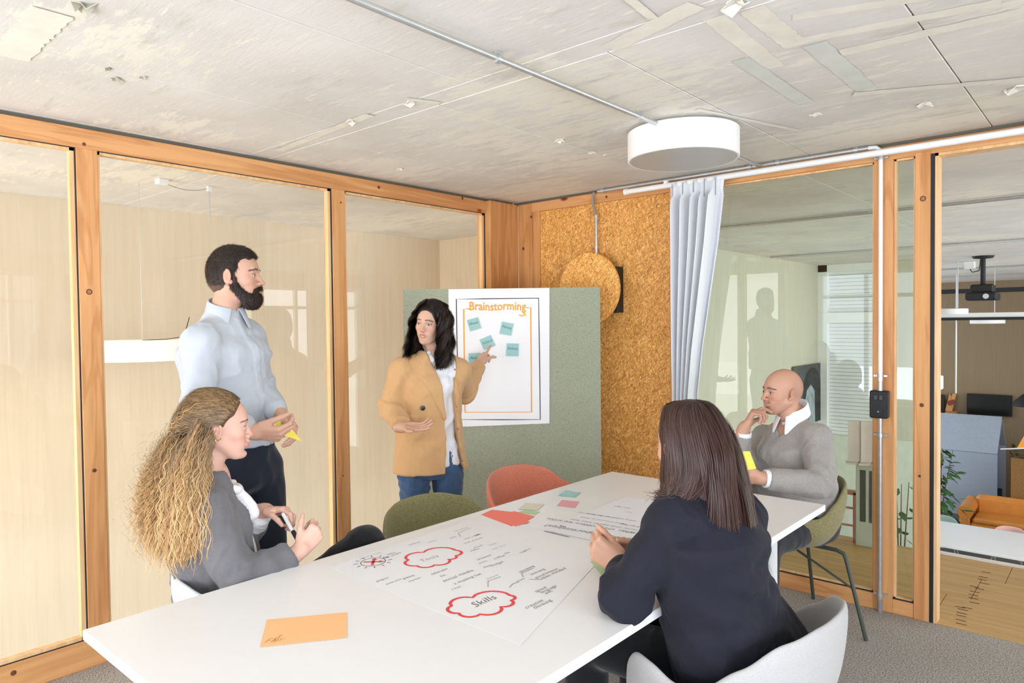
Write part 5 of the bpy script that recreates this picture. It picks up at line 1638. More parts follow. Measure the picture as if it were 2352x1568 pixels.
# ------------------------------------------------------------------ 2. woman in the camel blazer
def woman_standing():
    HF = Frame(P(990, 741, 3.60), cv(-.36, -.93, -.06), U3+R3*.12, .92)
    T = cv(.33, -.94); L = unit(np.cross(U3, T))
    nb = P(1003, 812, 3.65); chest = P(990, 880, 3.68); waist = P(985, 985, 3.69); pelvis = P(990, 1075, 3.69)
    sR = P(925, 850, 3.62); eR = P(897, 935, 3.60); wR = P(925, 981, 3.42)
    sL = P(1052, 852, 3.72); eL = P(1068, 903, 3.93); wL = P(1101, 836, 4.18)
    hR = pelvis-L*.088; hL = pelvis+L*.088
    kR = pelvis*[1, 1, 0]-L*.10+U3*.5+T*.03; kL = pelvis*[1, 1, 0]+L*.09+U3*.5
    fR = pelvis*[1, 1, 0]-L*.12+U3*.09+T*.02; fL = pelvis*[1, 1, 0]+L*.10+U3*.09-T*.04
    base = np.array([.66, .40, .29]); hair = np.array(srgb(34, 24, 22)[:3])
    def col(Lc): return skin_col(Lc, base, (.50, .10, .09), brow=hair*.8, male=False)
    def body(v):
        torso(v, T, pelvis, waist, chest, nb, .118, .10, .125, .08, .075, .09, L, 0, sh=(sR, sL), rs=.042)
        for s_, e_, w_ in ((sR, eR, wR), (sL, eL, wL)): v.chain([s_, e_, w_], [.040, .032, .023], .02)
        for h_, k_, f_ in ((hR, kR, fR), (hL, kL, fL)): v.chain([h_, k_, f_], [.060, .046, .036], .02)
    tips = {}
    def handR(v):
        tips['R'] = add_hand(v, wR, cv(.93, -.30, .02), cv(.15, -.45, .9), 'R', fing=[(8, 10, 6), (12, 14, 8), (14, 16, 10), (14, 18, 10)], thumb=(8, 10, 8), tout=48, sc=.90, spread=5)
        v.seg(eR, wR, .030, .023, .01)
    dL = unit(P(1119, 789, 4.318)-wL)
    def handL(v):
        tips['L'] = add_hand(v, wL, dL, cv(.55, .55, -.55), 'L', fing=[(2, 6, 2), (55, 75, 45), (62, 80, 45), (62, 80, 45)], thumb=(20, 25, 20), tout=40, sc=.92, spread=4)
        v.seg(eL, wL, .030, .023, .01)
    ob, parts = skinbody('person', HF, dict(male=False, jaw=.93, nose=.90, mouth=1.0, nx=-.004), [([wR, wR+cv(.12, -.06)], handR), ([wL, wL+dL*.14], handL)],
                         ([hR, hL, sR, sL, eR, fR, fL], body), 'dark haired woman in a camel blazer and jeans pointing at the poster', col, neckpts=[HF.w(-.03, 0, -.05), HF.w(-.04, 0, -.12), nb])
    eyes(HF, ob, look=(1, .1, -.1))
    tv = link_mesh('teeth', *(lambda v: v.mesh())(_teeth(HF)), mat=plain('teeth', (.75, .72, .68, 1), .3), parent=ob, smooth=True)
    # hair: cap and long waves on both sides
    HM = P(990, 741, 3.60)
    v = Vol(HF.o-.17, HF.o+.17, .0034); e = v.ell
    e(HF, (-.016, 0, .036), (.104, .090, .098), .012); e(HF, (-.045, 0, -.02), (.080, .088, .10), .02)
    e(HF, (.094, .004, -.012), (.062, .058, .086), .008, 's'); e(HF, (.06, 0, -.09), (.10, .058, .08), .01, 's')
    V, Q = v.mesh(); Lc = HF.locp(V); n = vnormals(V, Q); V = V+n*((fbm(Lc*np.array([1, 1, .3]), 120, 3, 2)-.5)*.006)[:, None]
    link_mesh('hair', V, Q, M_HAIR, ob, True, hair*(.6+.8*fbm(Lc*np.array([1, 1, .2]), 200, 8, 2))[:, None])
    r = np.random.default_rng(5); n = 5200
    side = np.where(r.uniform(size=n) < .5, 1, -1)
    a = r.uniform(0, 1, n)**.8
    root = np.stack([.072-.142*a+r.normal(0, .005, n), side*(.004+.008*r.uniform(size=n)+.05*a), .118+.018*np.sin(a*3.0)-.02*a+r.normal(0, .003, n)], 1)
    p1 = np.stack([root[:, 0]*.9+.012, side*(.100+.012*r.uniform(size=n)), .06+.03*r.uniform(size=n)], 1)
    p2 = np.stack([.052-.115*a, side*(.094+.02*r.uniform(size=n)), -.085+.02*r.normal(size=n)], 1)
    p3 = np.stack([.098-.16*a, side*(.078+.05*r.uniform(size=n)), -.195-.05*r.uniform(size=n)], 1)
    tw = lambda q: HF.o+HF.sc*(q[:, :1]*HF.x+q[:, 1:2]*HF.y+q[:, 2:3]*HF.z)
    G = lambda _r, t: bez(tw(root), tw(p1), tw(p2), tw(p3), t)
    pts, R_, C = strand_set(root, G, 30, .0009, .0165, 2.4, 3, .4, .0030, np.array([hair*1.2, hair*.8, hair*1.8]), clump=210, curl0=.0, key=side*2+a)
    V, Q, CC = ribbons(pts, R_, HF.o-U3*.05, C)
    link_mesh('hair_waves', V, Q, M_HAIR, ob, True, CC)['kind'] = 'stuff'
    # blouse
    M_BL = fabric('white_blouse', srgb(232, 234, 240), srgb(244, 245, 248), 900, rough=.6, bmp=.05, big=.02)
    lo, hi = bbox([pelvis-U3*.06, nb, sR, sL], .13); v = Vol(lo, hi, .005)
    torso(v, T, pelvis-U3*.02, waist, chest, nb-U3*.02, .152, .118, .138, .108, .095, .112, L, .006, sh=(sR, sL), rs=.042)
    TF = Frame(chest, T, U3)
    v.relief(TF, fpoly(TF, [(988, 795), (992, 815), (1003, 852), (1010, 846), (1011, 795)], .09), -1)
    hem = pelvis+U3*.0; v.plane(P(1040, 1072, 3.6), -U3)
    v.relief(TF, fpoly(TF, [(1033, 1090), (1036, 1030), (1043, 1090)], .1), -1)
    for cp in ([(988, 810), (986, 828), (1001, 850), (1004, 842)], [(1010, 812), (1008, 838), (1003, 851), (1018, 835)]): v.relief(TF, fpoly(TF, cp, .09), .005)
    V, Q = v.mesh(); V = wrinkle(V, Q, .005, 9, 31, [(waist+T*.1, L, 90, .004, .18)])
    link_mesh('blouse', V, Q, M_BL, ob, True)
    # blazer
    M_CAM = fabric('camel_wool', srgb(204, 160, 110), srgb(216, 174, 126), 600, rough=.9, bmp=.2, big=.04)
    lo, hi = bbox([pelvis-U3*.1, nb, sR, sL, eR, eL, wR, wL], .17); v = Vol(lo, hi, .0052)
    torso(v, T, pelvis-U3*.06, waist, chest, nb-U3*.02, .190, .158, .150, .135, .125, .122, L, .012, sh=(sR, sL), rs=.048)
    v.seg(sR, sR-(sR-nb)*.3, .058, .05, .03); v.seg(sL, sL-(sL-nb)*.3, .055, .05, .03)
    v.plane(P(958, 1088, 3.6), -U3)
    TFp = [(992, 780), (993, 830), (1006, 880), (1017, 940), (1023, 1000), (1022, 1120), (1078, 1120), (1062, 1030), (1052, 960), (1044, 900), (1028, 840), (1018, 780)]
    v.relief(TF, fpoly(TF, TFp, .12), -1)
    v.relief(TF, fpoly(TF, [(962, 780), (978, 828), (998, 872), (1012, 900), (1040, 900), (1044, 850), (1046, 785)], .05), -1)
    v.D = np.maximum(v.D, -Vsub_seg(v, nb-U3*.045+T*.02, nb+U3*.1+T*.01, .052, .078))
    # lapels, pocket flap
    v.relief(TF, fpoly(TF, [(990, 812), (975, 806), (958, 820), (966, 852), (962, 858), (990, 905), (1019, 965), (1024, 960), (1010, 880), (995, 830)], .12), .010)
    v.relief(TF, fpoly(TF, [(1020, 812), (1036, 824), (1050, 850), (1044, 858), (1056, 900), (1056, 955), (1044, 900), (1030, 842)], .12), .010)
    v.relief(TF, fpoly(TF, [(918, 953), (961, 957), (960, 972), (919, 968)], .12), .006)
    v.chain([sR, eR, wR-unit(wR-eR)*.01], [.062, .056, .045], .022); v.chain([sL, eL, wL-unit(wL-eL)*.01], [.058, .054, .040], .022)
    cR = unit(wR-eR); cL = unit(wL-eL); v.cut(wR-cR*.022, cR, .075); v.cut(wL-cL*.022, cL, .09)
    V, Q = v.mesh()
    V = wrinkle(V, Q, .003, 7, 41, [(eR, unit(eR-sR), 110, .006, .07), (eL, unit(eL-sL), 110, .005, .08), (sR-U3*.05+T*.02, cv(.8, 0, -.5), 80, .004, .07), (waist+T*.1-L*.05, cv(.5, 0, -.8), 60, .003, .12)])
    link_mesh('blazer', V, Q, M_CAM, ob, True)
    for (px, py) in ((971, 937), (978, 982)):
        c = P(px, py, 3.50)
        # find the surface along the sight line
        d = ray(px, py); q = (V-CAMP); tt = q@FWD; pr = q/tt[:, None]; k = np.argmin(np.linalg.norm(pr-d, axis=1)+(tt > 3.62)*9)
        c = CAMP+d*(tt[k]-.004); m = MB()
        nn = unit(-T*0+T); a_ = L; b_ = U3
        vv = [c+nn*.004]+[c+nn*.002+(a_*cos(x)+b_*sin(x))*.0125 for x in np.linspace(0, 2*pi, 17)[:-1]]+[c-nn*.006+(a_*cos(x)+b_*sin(x))*.0125 for x in np.linspace(0, 2*pi, 17)[:-1]]
        m.add(vv, [(0, 1+i, 1+(i+1) % 16) for i in range(16)]+[(1+i, 17+i, 17+(i+1) % 16, 1+(i+1) % 16) for i in range(16)])
        m.build('button', plain('black_button', srgb(24, 22, 22), .35), ob)
    # jeans and shoes
    M_JN = fabric('blue_denim', srgb(58, 84, 120), srgb(84, 112, 150), 700, rough=.9, bmp=.25, big=.15)
    lo, hi = bbox([hR, hL, pelvis+U3*.1, fR, fL], .15); v = Vol(lo, hi, .006)
    v.eseg(pelvis+U3*.01, pelvis+U3*.1, .146, .125, .112, .095, L, .02); v.plane(pelvis+U3*.10, U3)
    for h_, k_, f_ in ((hR, kR, fR), (hL, kL, fL)): v.chain([h_-U3*.03, k_, f_+U3*.02], [.083, .062, .048], .008)
    V, Q = v.mesh(); V = wrinkle(V, Q, .0035, 10, 51, [(hR-U3*.06, cv(.4, 0, .9), 150, .004, .1), (kR, U3, 110, .004, .08), (kL, U3, 110, .004, .08)])
    link_mesh('jeans', V, Q, M_JN, ob, True)
    for f_ in (fR, fL):
        v = Vol(f_+np.array([-.3, -.3, -.12]), f_+np.array([.3, .3, .06]), .006); b0 = f_*[1, 1, 0]
        v.seg(b0+U3*.07-T*.02, b0+U3*.05+T*.06, .034, .034, .02); v.seg(b0+U3*.045+T*.05, b0+U3*.03+T*.15, .036, .026, .02); v.plane(b0+U3*.001, -U3)
        V, Q = v.mesh(); link_mesh('shoe', V, Q, plain('black_shoe', srgb(30, 28, 28), .35), ob, True)
    rebase(ob, (pelvis[0], pelvis[1], 0))
def _teeth(HF):
    v = Vol(HF.o-.14, HF.o+.14, .0022); v.ell(HF, (.083, 0, -.0675), (.0125, .020, .006), .001); return v

# ------------------------------------------------------------------ 3. woman with the curly fair hair
def woman_curly():
    HF = Frame(P(503, 978, 2.24), cv(.92, .38, -.03), U3+R3*(-.06), .915)
    T = cv(.93, .36, .0); L = unit(np.cross(U3, T))
    nb = P(480, 1088, 2.25); chest = P(478, 1190, 2.27); waist = P(515, 1350, 2.31); pelvis = P(550, 1480, 2.33)
    sR = P(466, 1168, 2.14); eR = P(552, 1336, 2.13); wR = P(690, 1264, 2.24)
    sL = P(470, 1150, 2.42); eL = P(545, 1240, 2.50); wL = P(606, 1172, 2.42)
    hR = pelvis-L*.085; hL = pelvis+L*.085
    kR = P(838, 1252, 2.50); kL = kR+cv(-.02, .15, -.12)
    fR = kR+cv(.22, .12, -.36); fL = (kL+cv(.02, .05, 0))*[1, 1, 0]+U3*.09
    base = np.array([.72, .43, .33]); hr = [np.array(srgb(*c)[:3]) for c in ((104, 80, 52), (132, 102, 66), (88, 66, 44), (150, 120, 82))]
    tp_ = [np.array(srgb(*c)[:3]) for c in ((206, 164, 106), (186, 142, 88), (224, 188, 136), (168, 128, 80))]
    def col(Lc): return skin_col(Lc, base, (.55, .22, .20), brow=hr[2]*.9, male=False, blush=1.2)
    def body(v):
        torso(v, T, pelvis, waist, chest, nb, .155, .125, .14, .11, .10, .10, L, 0, sh=(sR, sL), rs=.04)
        for s_, e_, w_ in ((sR, eR, wR), (sL, eL, wL)): v.chain([s_, e_, w_], [.040, .034, .023], .02)
        for h_, k_, f_ in ((hR, kR, fR), (hL, kL, fL)): v.chain([h_, k_, f_], [.078, .052, .036], .02)
    def handR(v):
        add_hand(v, wR, cv(.42, .40, .50), cv(-.45, .80, -.1), 'R', fing=[(55, 70, 40), (62, 75, 45), (66, 78, 45), (66, 78, 45)], thumb=(10, 20, 10), tout=40, sc=.84)
        v.seg(eR, wR, .030, .024, .01)
    def handL(v):
        add_hand(v, wL, cv(.97, -.2, .06), cv(.1, -.35, -.9), 'L', fing=[(25, 45, 25), (35, 55, 30), (45, 60, 35), (50, 65, 35)], thumb=(25, 20, 15), tout=30, sc=.90)
        v.seg(eL, wL, .030, .023, .01)
    ob, parts = skinbody('person', HF, dict(male=False, jaw=.98, nose=.90, mouth=.3, nx=-.006), [([wR, wR+cv(.05, .08, .1)], handR), ([wL, wL+cv(.12, 0)], handL)],
                         ([hR, hL, sR, sL, eR, fR, fL], body), 'seated woman with long curly fair hair, grey blazer and black trousers', col, neckpts=[HF.w(-.03, 0, -.05), HF.w(-.035, 0, -.12), nb])
    eyes(HF, ob, iris=(.12, .16, .2))
    ea = HF.w(-.002, -.083, -.037)
    m = MB(); m.tube([ea+HF.sc*.009*(HF.x*cos(q)+HF.z*sin(q)) for q in np.linspace(0, 2*pi, 17)], .0012, 6); m.build('earring', plain('gold', srgb(206, 168, 96), .25, .9), ob, 'auto')
    # hair cap
    v = Vol(HF.o-.18, HF.o+.18, .0034); e = v.ell
    e(HF, (-.016, 0, .036), (.0985, .0815, .0925), .012); e(HF, (-.055, 0, -.005), (.068, .078, .083), .02)
    e(HF, (.108, 0, -.015), (.066, .10, .080), .006, 's'); e(HF, (.045, 0, -.09), (.10, .10, .075), .006, 's')
    for s_ in (-1, 1): e(HF, (.060, .075*s_, -.010), (.045, .03, .050), .006, 's'); e(HF, (.000, .088*s_, -.012), (.022, .022, .030), .004, 's')
    V, Q = v.mesh(); Lc = HF.locp(V)
    C = np.array(hr[2])*(.8+.6*fbm(Lc, 90, 8, 2))[:, None]
    link_mesh('hair', V, Q, M_HAIR, ob, True, C)
    tw = lambda q: HF.o+HF.sc*(q[:, :1]*HF.x+q[:, 1:2]*HF.y+q[:, 2:3]*HF.z)
    r = np.random.default_rng(12)
    bx = lambda n, mu, sd: r.normal(mu, sd, n)
    VV = []
    # swept back from the hairline to the clasp
    n = 6500; th = r.uniform(-1, 1, n); q = r.uniform(0, 1, n)
    ang = th*1.85
    root = np.stack([.072-.022*np.abs(th)-.055*np.maximum(0, np.abs(th)-.62)*2.2-.11*q*(1-.3*np.abs(th)), 0*q, 0*q], 1)
    el = np.sqrt(np.maximum(0, 1-((root[:, 0]+.016)/.107)**2))*(1-.05*q)
    root[:, 1] = .090*np.sin(ang)*np.minimum(1, el*1.12); root[:, 2] = .034+.099*np.cos(ang)*el
    nrm = root-np.array([-.016, 0, .02]); nrm /= np.linalg.norm(nrm, axis=1)[:, None]
    clasp = np.stack([bx(n, -.142, .006), bx(n, 0, .015), bx(n, -.042, .012)], 1)
    p1 = root+nrm*.022+np.array([-.055, 0, .012]); p2 = clasp+np.stack([bx(n, -.010, .004), root[:, 1]*.55, np.abs(root[:, 2])*.55+.018], 1)
    pts, R_, C = strand_set(root, lambda _r, t: bez(tw(root), tw(p1), tw(p2), tw(clasp), t), 24, .00065, .0036, 4.2, 1, .2, .0016, np.array(hr), np.array(hr+tp_[:1]), clump=60, key=th)
    VV.append(ribbons(pts, R_, HF.o, C))
    # hanging curls behind the shoulder
    def fall(n, cx, cy, sx, top, ln, seed, rad=.0014, curl=.010, fr=6, spread=.018, frontw=0.0, clump=16):
        rr = np.random.default_rng(seed); n = int(n*2.3)
        rt = np.stack([rr.normal(cx, sx*.45, n), rr.normal(cy, .040, n), rr.normal(top, .016, n)], 1)
        b = np.stack([rt[:, 0]*1.0-.030+rr.normal(0, .022, n), rt[:, 1]*1.25+rr.normal(0, .015, n), -ln*.90+rr.normal(0, .035, n)*1.0], 1)
        m1 = rt+np.stack([rr.normal(-.030, .010, n), rr.normal(0, .010, n), rr.normal(-.06, .01, n)], 1)
        m2 = b*np.array([1, 1, .55])+np.stack([rr.normal(-.012, .012, n), rr.normal(0, .01, n), np.full(n, top*.4)], 1)
        pts, R_, C = strand_set(rt, lambda _r, t: bez(tw(rt), tw(m1), tw(m2), tw(b), t), 38, rad*.5, curl, fr, seed, .35, spread, np.array(hr[:2]+tp_[3:]), np.array(tp_), clump=clump*2, key=rt[:, 1]+.8*rt[:, 0] if clump else None)
        VV.append(ribbons(pts, R_, HF.o-HF.x*.05-U3*.2, C))
    fall(1000, -.135, .0, .030, -.045, .42, 21, curl=.0075, fr=5.5, spread=.010, clump=22, rad=.0016)
    fall(1000, -.095, -.045, .034, -.050, .42, 22, curl=.0065, fr=5, spread=.009, clump=22, rad=.0016)
    fall(700, -.055, -.060, .022, -.045, .40, 26, curl=.006, fr=5, spread=.008, clump=20, rad=.0016)
    fall(500, -.030, -.078, .016, -.030, .38, 27, curl=.005, fr=5, spread=.008, clump=18, rad=.0015)
    fall(600, -.060, -.074, .022, -.004, .36, 28, curl=.005, fr=5, spread=.008, clump=18, rad=.0015)
    fall(500, -.165, .02, .02, -.07, .40, 24, curl=.010, fr=6, spread=.016, clump=18)
    fall(160, -.16, .0, .035, -.04, .36, 25, rad=.0008, curl=.012, spread=.035, clump=0)
    V = []; Q = []; CC = []; nn = 0
    for (a, b, c) in VV: V.append(a); Q.append(b+nn); CC.append(c); nn += len(a)
    link_mesh('curls', np.concatenate(V), np.concatenate(Q), M_HAIR, ob, True, np.concatenate(CC))['kind'] = 'stuff'
    c = tw(np.array([[-.146, -.012, -.040]]))[0]
    m = MB(); m.tube([c+.020*(HF.z*cos(q)+HF.y*sin(q))+HF.x*.004*sin(2*q) for q in np.linspace(-2.2, 2.2, 16)], .003, 8); m.build('hair_clasp', plain('gold_clasp', srgb(220, 190, 130), .25, .8), ob, 'auto')
    # blouse, blazer, trousers
    M_BL = fabric('ivory_blouse', srgb(232, 230, 230), srgb(244, 243, 243), 900, rough=.6, bmp=.05, big=.02)
    lo, hi = bbox([pelvis-U3*.02, nb, sR, sL, wL, eL], .15); v = Vol(lo, hi, .005)
    torso(v, T, pelvis, waist, chest, nb-U3*.03, .150, .125, .140, .120, .115, .112, L, .003, sh=(sR, sL), rs=.036)
    v.ell(Frame(chest+T*.06-U3*.03, T), (0, 0, 0), (.055, .10, .08), .03)
    v.D = np.maximum(v.D, -Vsub_seg(v, nb-U3*.04+T*.03, nb+U3*.1+T*.02, .045, .075))
    v.chain([eL*.4+wL*.6, wL-unit(wL-eL)*.02], [.045, .038], .01); v.cut(wL-unit(wL-eL)*.02, wL-eL, .07)
    cb = nb-U3*.02+T*.02
    for i in range(12):
        q0, q1 = -2.2+4.4*i/12, -2.2+4.4*(i+1)/12
        ring = lambda q: cb+T*cos(q)*.068+L*sin(q)*.060-U3*.035*cos(q)
        v.seg(ring(q0), ring(q1), .009, .009, .005)
    v.seg(ring(0)-U3*.01, ring(0)-U3*.085+T*.045, .014, .02, .01)
    V, Q = v.mesh(); V = wrinkle(V, Q, .0030, 9, 61, [(chest+T*.11, cv(.3, .3, .9), 90, .003, .08)])
    link_mesh('blouse', V, Q, M_BL, ob, True)
    M_GB = fabric('grey_suiting', srgb(98, 96, 98), srgb(122, 120, 122), 800, rough=.85, bmp=.2, big=.06)
    lo, hi = bbox([pelvis-U3*.02, nb, sR, sL, eR, eL, wR, wL], .16); v = Vol(lo, hi, .005)
    torso(v, T, pelvis, waist, chest, nb-U3*.03, .175, .150, .150, .135, .128, .118, L, .016, sh=(sR, sL), rs=.046)
    TF = Frame(chest, T, U3)
    v.relief(TF, [(-.045, .30), (-.060, .10), (-.085, .0), (-.090, -.10), (-.07, -.20), (-.075, -.4), (.075, -.4), (.07, -.20), (.09, -.1), (.085, 0), (.060, .10), (.045, .30)], -1)
    v.D = np.maximum(v.D, -Vsub_seg(v, nb-U3*.05, nb+U3*.1+T*.01, .048, .068))
    for s_ in (-1, 1): v.relief(TF, [(.058*s_, .12), (.10*s_, .09), (.125*s_, .02), (.105*s_, -.12), (.085*s_, -.22), (.086*s_, -.1), (.082*s_, 0)], .005)
    v.chain([sR, eR, wR-unit(wR-eR)*.02], [.064, .060, .044], .022); v.chain([sL, eL, eL*.35+wL*.65], [.060, .056, .050], .022)
    cR = unit(wR-eR); v.cut(wR-cR*.032, cR, .075); v.cut(eL*.4+wL*.6, wL-eL, .08)
    V, Q = v.mesh()
    V = wrinkle(V, Q, .004, 8, 71, [(eR, unit(wR-sR), 90, .006, .07), (sR-U3*.08+T*.03, cv(.7, 0, -.7), 80, .005, .08), (waist-T*.08, cv(.5, 0, .8), 90, .005, .12), (eR*.5+wR*.5, unit(wR-eR), 80, .003, .06)])
    link_mesh('blazer', V, Q, M_GB, ob, True)
    c = wR-cR*.045
    M_BK = fabric('black_trousers', srgb(18, 18, 20), srgb(26, 26, 29), 800, rough=.9, bmp=.1)
    lo, hi = bbox([hR, hL, pelvis+U3*.02, kR, kL, fR, fL], .15); v = Vol(lo, hi, .006)
    v.eseg(pelvis-U3*.06, pelvis+U3*.04, .165, .15, .125, .115, L, .03)
    v.chain([hR, kR, fR], [.095, .066, .046], .02); v.chain([hL, kL, fL], [.095, .068, .046], .02)
    V, Q = v.mesh(); V = wrinkle(V, Q, .002, 6, 81, [(kR, unit(kR-hR), 60, .003, .08)])
    link_mesh('trousers', V, Q, M_BK, ob, True)
    for f_, dd in ((fR, unit(cv(.6, .5, -.6))), (fL, unit(cv(.7, .5, -.05)))):
        v = Vol(f_+np.array([-.3, -.3, -.25]), f_+np.array([.3, .3, .1]), .006)
        v.seg(f_, f_+dd*.07-U3*.03, .036, .036, .02); v.seg(f_+dd*.06-U3*.035, f_+dd*.16-U3*.045, .034, .024, .02)
        v.plane(A3v(0, 0, .002), -U3); V, Q = v.mesh(); link_mesh('shoe', V, Q, plain('black_shoe', srgb(30, 28, 28), .35), ob, True)
    rebase(ob, (pelvis[0], pelvis[1], 0))
    # marker she holds
    a = P(650, 1180, 2.36); b = P(682, 1236, 2.27)
    mk_ = empty('marker_pen', tuple((a+b)/2), 'white felt pen with a black cap held by the woman with curly hair', 'pen')
    d_ = unit(b-a)
    PB(MB().tube([a, a+d_*.095], .0062, 12), 'barrel', M_WHITE, mk_, 'auto'); PB(MB().tube([a+d_*.095, a+d_*.135], .0072, 12), 'cap', M_BLACK, mk_, 'auto')

# ------------------------------------------------------------------ 4. bald man in the grey sweater
def man_sweater():
    HF = Frame(P(1796, 899, 3.42), cv(-.96, -.24, .02), U3+R3*.05, .94)
    T = cv(-.84, -.54, .0); L = unit(np.cross(U3, T))
    nb = P(1824, 955, 3.45); chest = P(1814, 1040, 3.44); waist = P(1822, 1110, 3.45); pelvis = P(1842, 1185, 3.46)
    sL = P(1874, 1010, 3.30); eL = P(1888, 1112, 3.13); wL = P(1748, 1098, 3.12)
    sR = P(1756, 1012, 3.58); eR = P(1692, 1095, 3.44); wR = P(1708, 984, 3.36)
    hR = pelvis-L*.09; hL = pelvis+L*.09
    kL = hL+T*.40-U3*.03; kR = hR+T*.40-U3*.02; fL = kL*[1, 1, 0]+U3*.09+T*.03; fR = kR*[1, 1, 0]+U3*.09-T*.05
    base = np.array([.60, .33, .225])
    def col(Lc):
        C = skin_col(Lc, base, (.45, .20, .16), brow=np.array([.06, .05, .045]), male=True, stubble=.30)
        x, y, z = Lc.T; m = sm(z, .0, .04)*sm(-x, -.03, .03)*.25; m2 = sm(z, -.06, .0)*sm(-x, -.03, .03)*(1-sm(z, .02, .10))*.22
        C = C*(1-(m2)[:, None]); 
        mus = np.exp(-((z+.0535)/.0065)**2-((x-.096)/.014)**2)*(np.abs(y) < .028)
        return C*(1-.45*mus[:, None])
    def body(v):
        torso(v, T, pelvis, waist, chest, nb, .165, .165, .165, .13, .13, .12, L, 0, sh=(sR, sL), rs=.048)
        for s_, e_, w_ in ((sR, eR, wR), (sL, eL, wL)): v.chain([s_, e_, w_], [.048, .040, .028], .02)
        for h_, k_, f_ in ((hR, kR, fR), (hL, kL, fL)): v.chain([h_, k_, f_], [.085, .058, .042], .02)
    def handL(v):
        add_hand(v, wL, cv(-.96, -.05, .02), cv(.1, .75, .55), 'L', fing=[(30, 35, 20), (36, 40, 22), (40, 42, 24), (44, 42, 24)], thumb=(25, 15, 10), tout=30, sc=.98)
        v.seg(eL, wL, .036, .028, .01)
    def handR(v):
        add_hand(v, wR, cv(.42, .0, .72), cv(.80, -.35, -.35), 'R', fing=[(35, 38, 18), (62, 70, 35), (68, 72, 38), (70, 70, 38)], thumb=(28, 20, 15), tout=38, sc=1.0)
        v.seg(eR, wR, .036, .028, .01)
    ob, parts = skinbody('person', HF, dict(male=True, jaw=1.06, nose=1.18, chin=1.0), [([wR, wR+cv(.08, 0, .10)], handR), ([wL, wL-cv(.12, 0)], handL)],
                         ([hR, hL, sR, sL, eR, fR, fL], body), 'bald man in a grey sweater and white collar, hand at his mouth', col, neckpts=[HF.w(-.03, 0, -.04), HF.w(-.045, 0, -.12), nb])
    eyes(HF, ob)
    M_WS = fabric('white_shirt', srgb(236, 238, 244), srgb(246, 247, 250), 900, rough=.7, bmp=.05, big=.02)
    lo, hi = bbox([nb, chest, wL, wR, eR], .14); v = Vol(lo, hi, .004)
    cb = nb+U3*.008+T*.01
    collar('shirt_collar', cb+U3*.012, T, L, .066, .082, .030, -.022, .12, (.030, .020, -.050), M_WS, ob, slope=.030)
    v.seg(cb-U3*.03, cb+U3*.002, .064, .062, .004); v.D = np.maximum(v.D, -Vsub_seg(v, cb-U3*.01, cb+U3*.1, .058, .06)); v.plane(cb+U3*.0, U3); v.seg(nb-U3*.02+T*.02, nb-U3*.050+T*.045, .052, .034, .01)
    for (e_, w_, r_) in ((eL, wL, .040), (eR, wR, .040)):
        lo2, hi2 = bbox([w_], .1); v2 = Vol(lo2, hi2, .004)
        d_ = unit(w_-e_); v2.seg(w_-d_*.07, w_-d_*.012, r_+.002, r_, .004); v2.cut(w_-d_*.014, d_, .08); v2.D = np.maximum(v2.D, -Vsub_seg(v2, w_-d_*.03, w_+d_*.03, .030, .030))
        V, Q = v2.mesh(); link_mesh('shirt_cuff', V, Q, M_WS, ob, True)
    V, Q = v.mesh(); V = wrinkle(V, Q, .0015, 14, 91); link_mesh('shirt', V, Q, M_WS, ob, True)
    M_GS = fabric('grey_knit', srgb(144, 139, 134), srgb(178, 173, 168), 420, rough=.95, bmp=.35, big=.06)
    lo, hi = bbox([pelvis, nb, sR, sL, eR, eL, wR, wL], .18); v = Vol(lo, hi, .0052)
    torso(v, T, pelvis, waist, chest, nb-U3*.035, .180, .180, .175, .165, .160, .135, L, .012, sh=(sR, sL), rs=.052)
    v.ell(Frame(waist+T*.05+U3*.02, T), (0, 0, 0), (.125, .165, .11), .04)
    v.plane(pelvis+U3*.02, -U3)
    v.D = np.maximum(v.D, -Vsub_seg(v, nb-U3*.02-T*.0, nb+U3*.1, .066, .078))
    TF = Frame(chest, T, U3); v.relief(TF, [(-.045, .25), (-.040, .13), (0, .085), (.040, .13), (.045, .25)], -1)
    v.chain([sL, eL, wL], [.066, .060, .043], .024); v.chain([sR, eR, wR], [.064, .058, .043], .024)
    for (e_, w_) in ((eL, wL), (eR, wR)): d_ = unit(w_-e_); v.cut(w_-d_*.032, d_, .085)
    V, Q = v.mesh()
    V = wrinkle(V, Q, .004, 7, 101, [(eL, unit(wL-sL), 80, .008, .08), (eR, unit(wR-sR), 80, .006, .07), (sL-U3*.07-R3*.03, cv(.6, 0, .8), 80, .006, .09), (waist+T*.12, cv(.4, 0, .9), 60, .005, .14)])
    link_mesh('sweater', V, Q, M_GS, ob, True)
    M_DT = fabric('dark_trousers', srgb(44, 44, 48), srgb(60, 60, 64), 800, rough=.9, bmp=.15)
    lo, hi = bbox([hR, hL, pelvis+U3*.04, kR, kL, fR, fL], .15); v = Vol(lo, hi, .007)
    v.eseg(pelvis-U3*.05, pelvis+U3*.05, .17, .165, .14, .13, L, .03)
    v.chain([hR, kR, fR], [.095, .070, .055], .02); v.chain([hL, kL, fL], [.095, .070, .055], .02)
    V, Q = v.mesh(); V = wrinkle(V, Q, .003, 7, 111); link_mesh('trousers', V, Q, M_DT, ob, True)
    for f_ in (fR, fL):
        v = Vol(f_+np.array([-.3, -.3, -.12]), f_+np.array([.3, .3, .06]), .006); b0 = f_*[1, 1, 0]
        v.seg(b0+U3*.08, b0+U3*.045+T*.05, .042, .042, .02); v.seg(b0+U3*.045-T*.03, b0+U3*.033+T*.16, .042, .032, .02); v.plane(b0+U3*.001, -U3)
        V, Q = v.mesh(); link_mesh('shoe', V, Q, plain('dark_shoe', srgb(40, 34, 30), .35), ob, True)
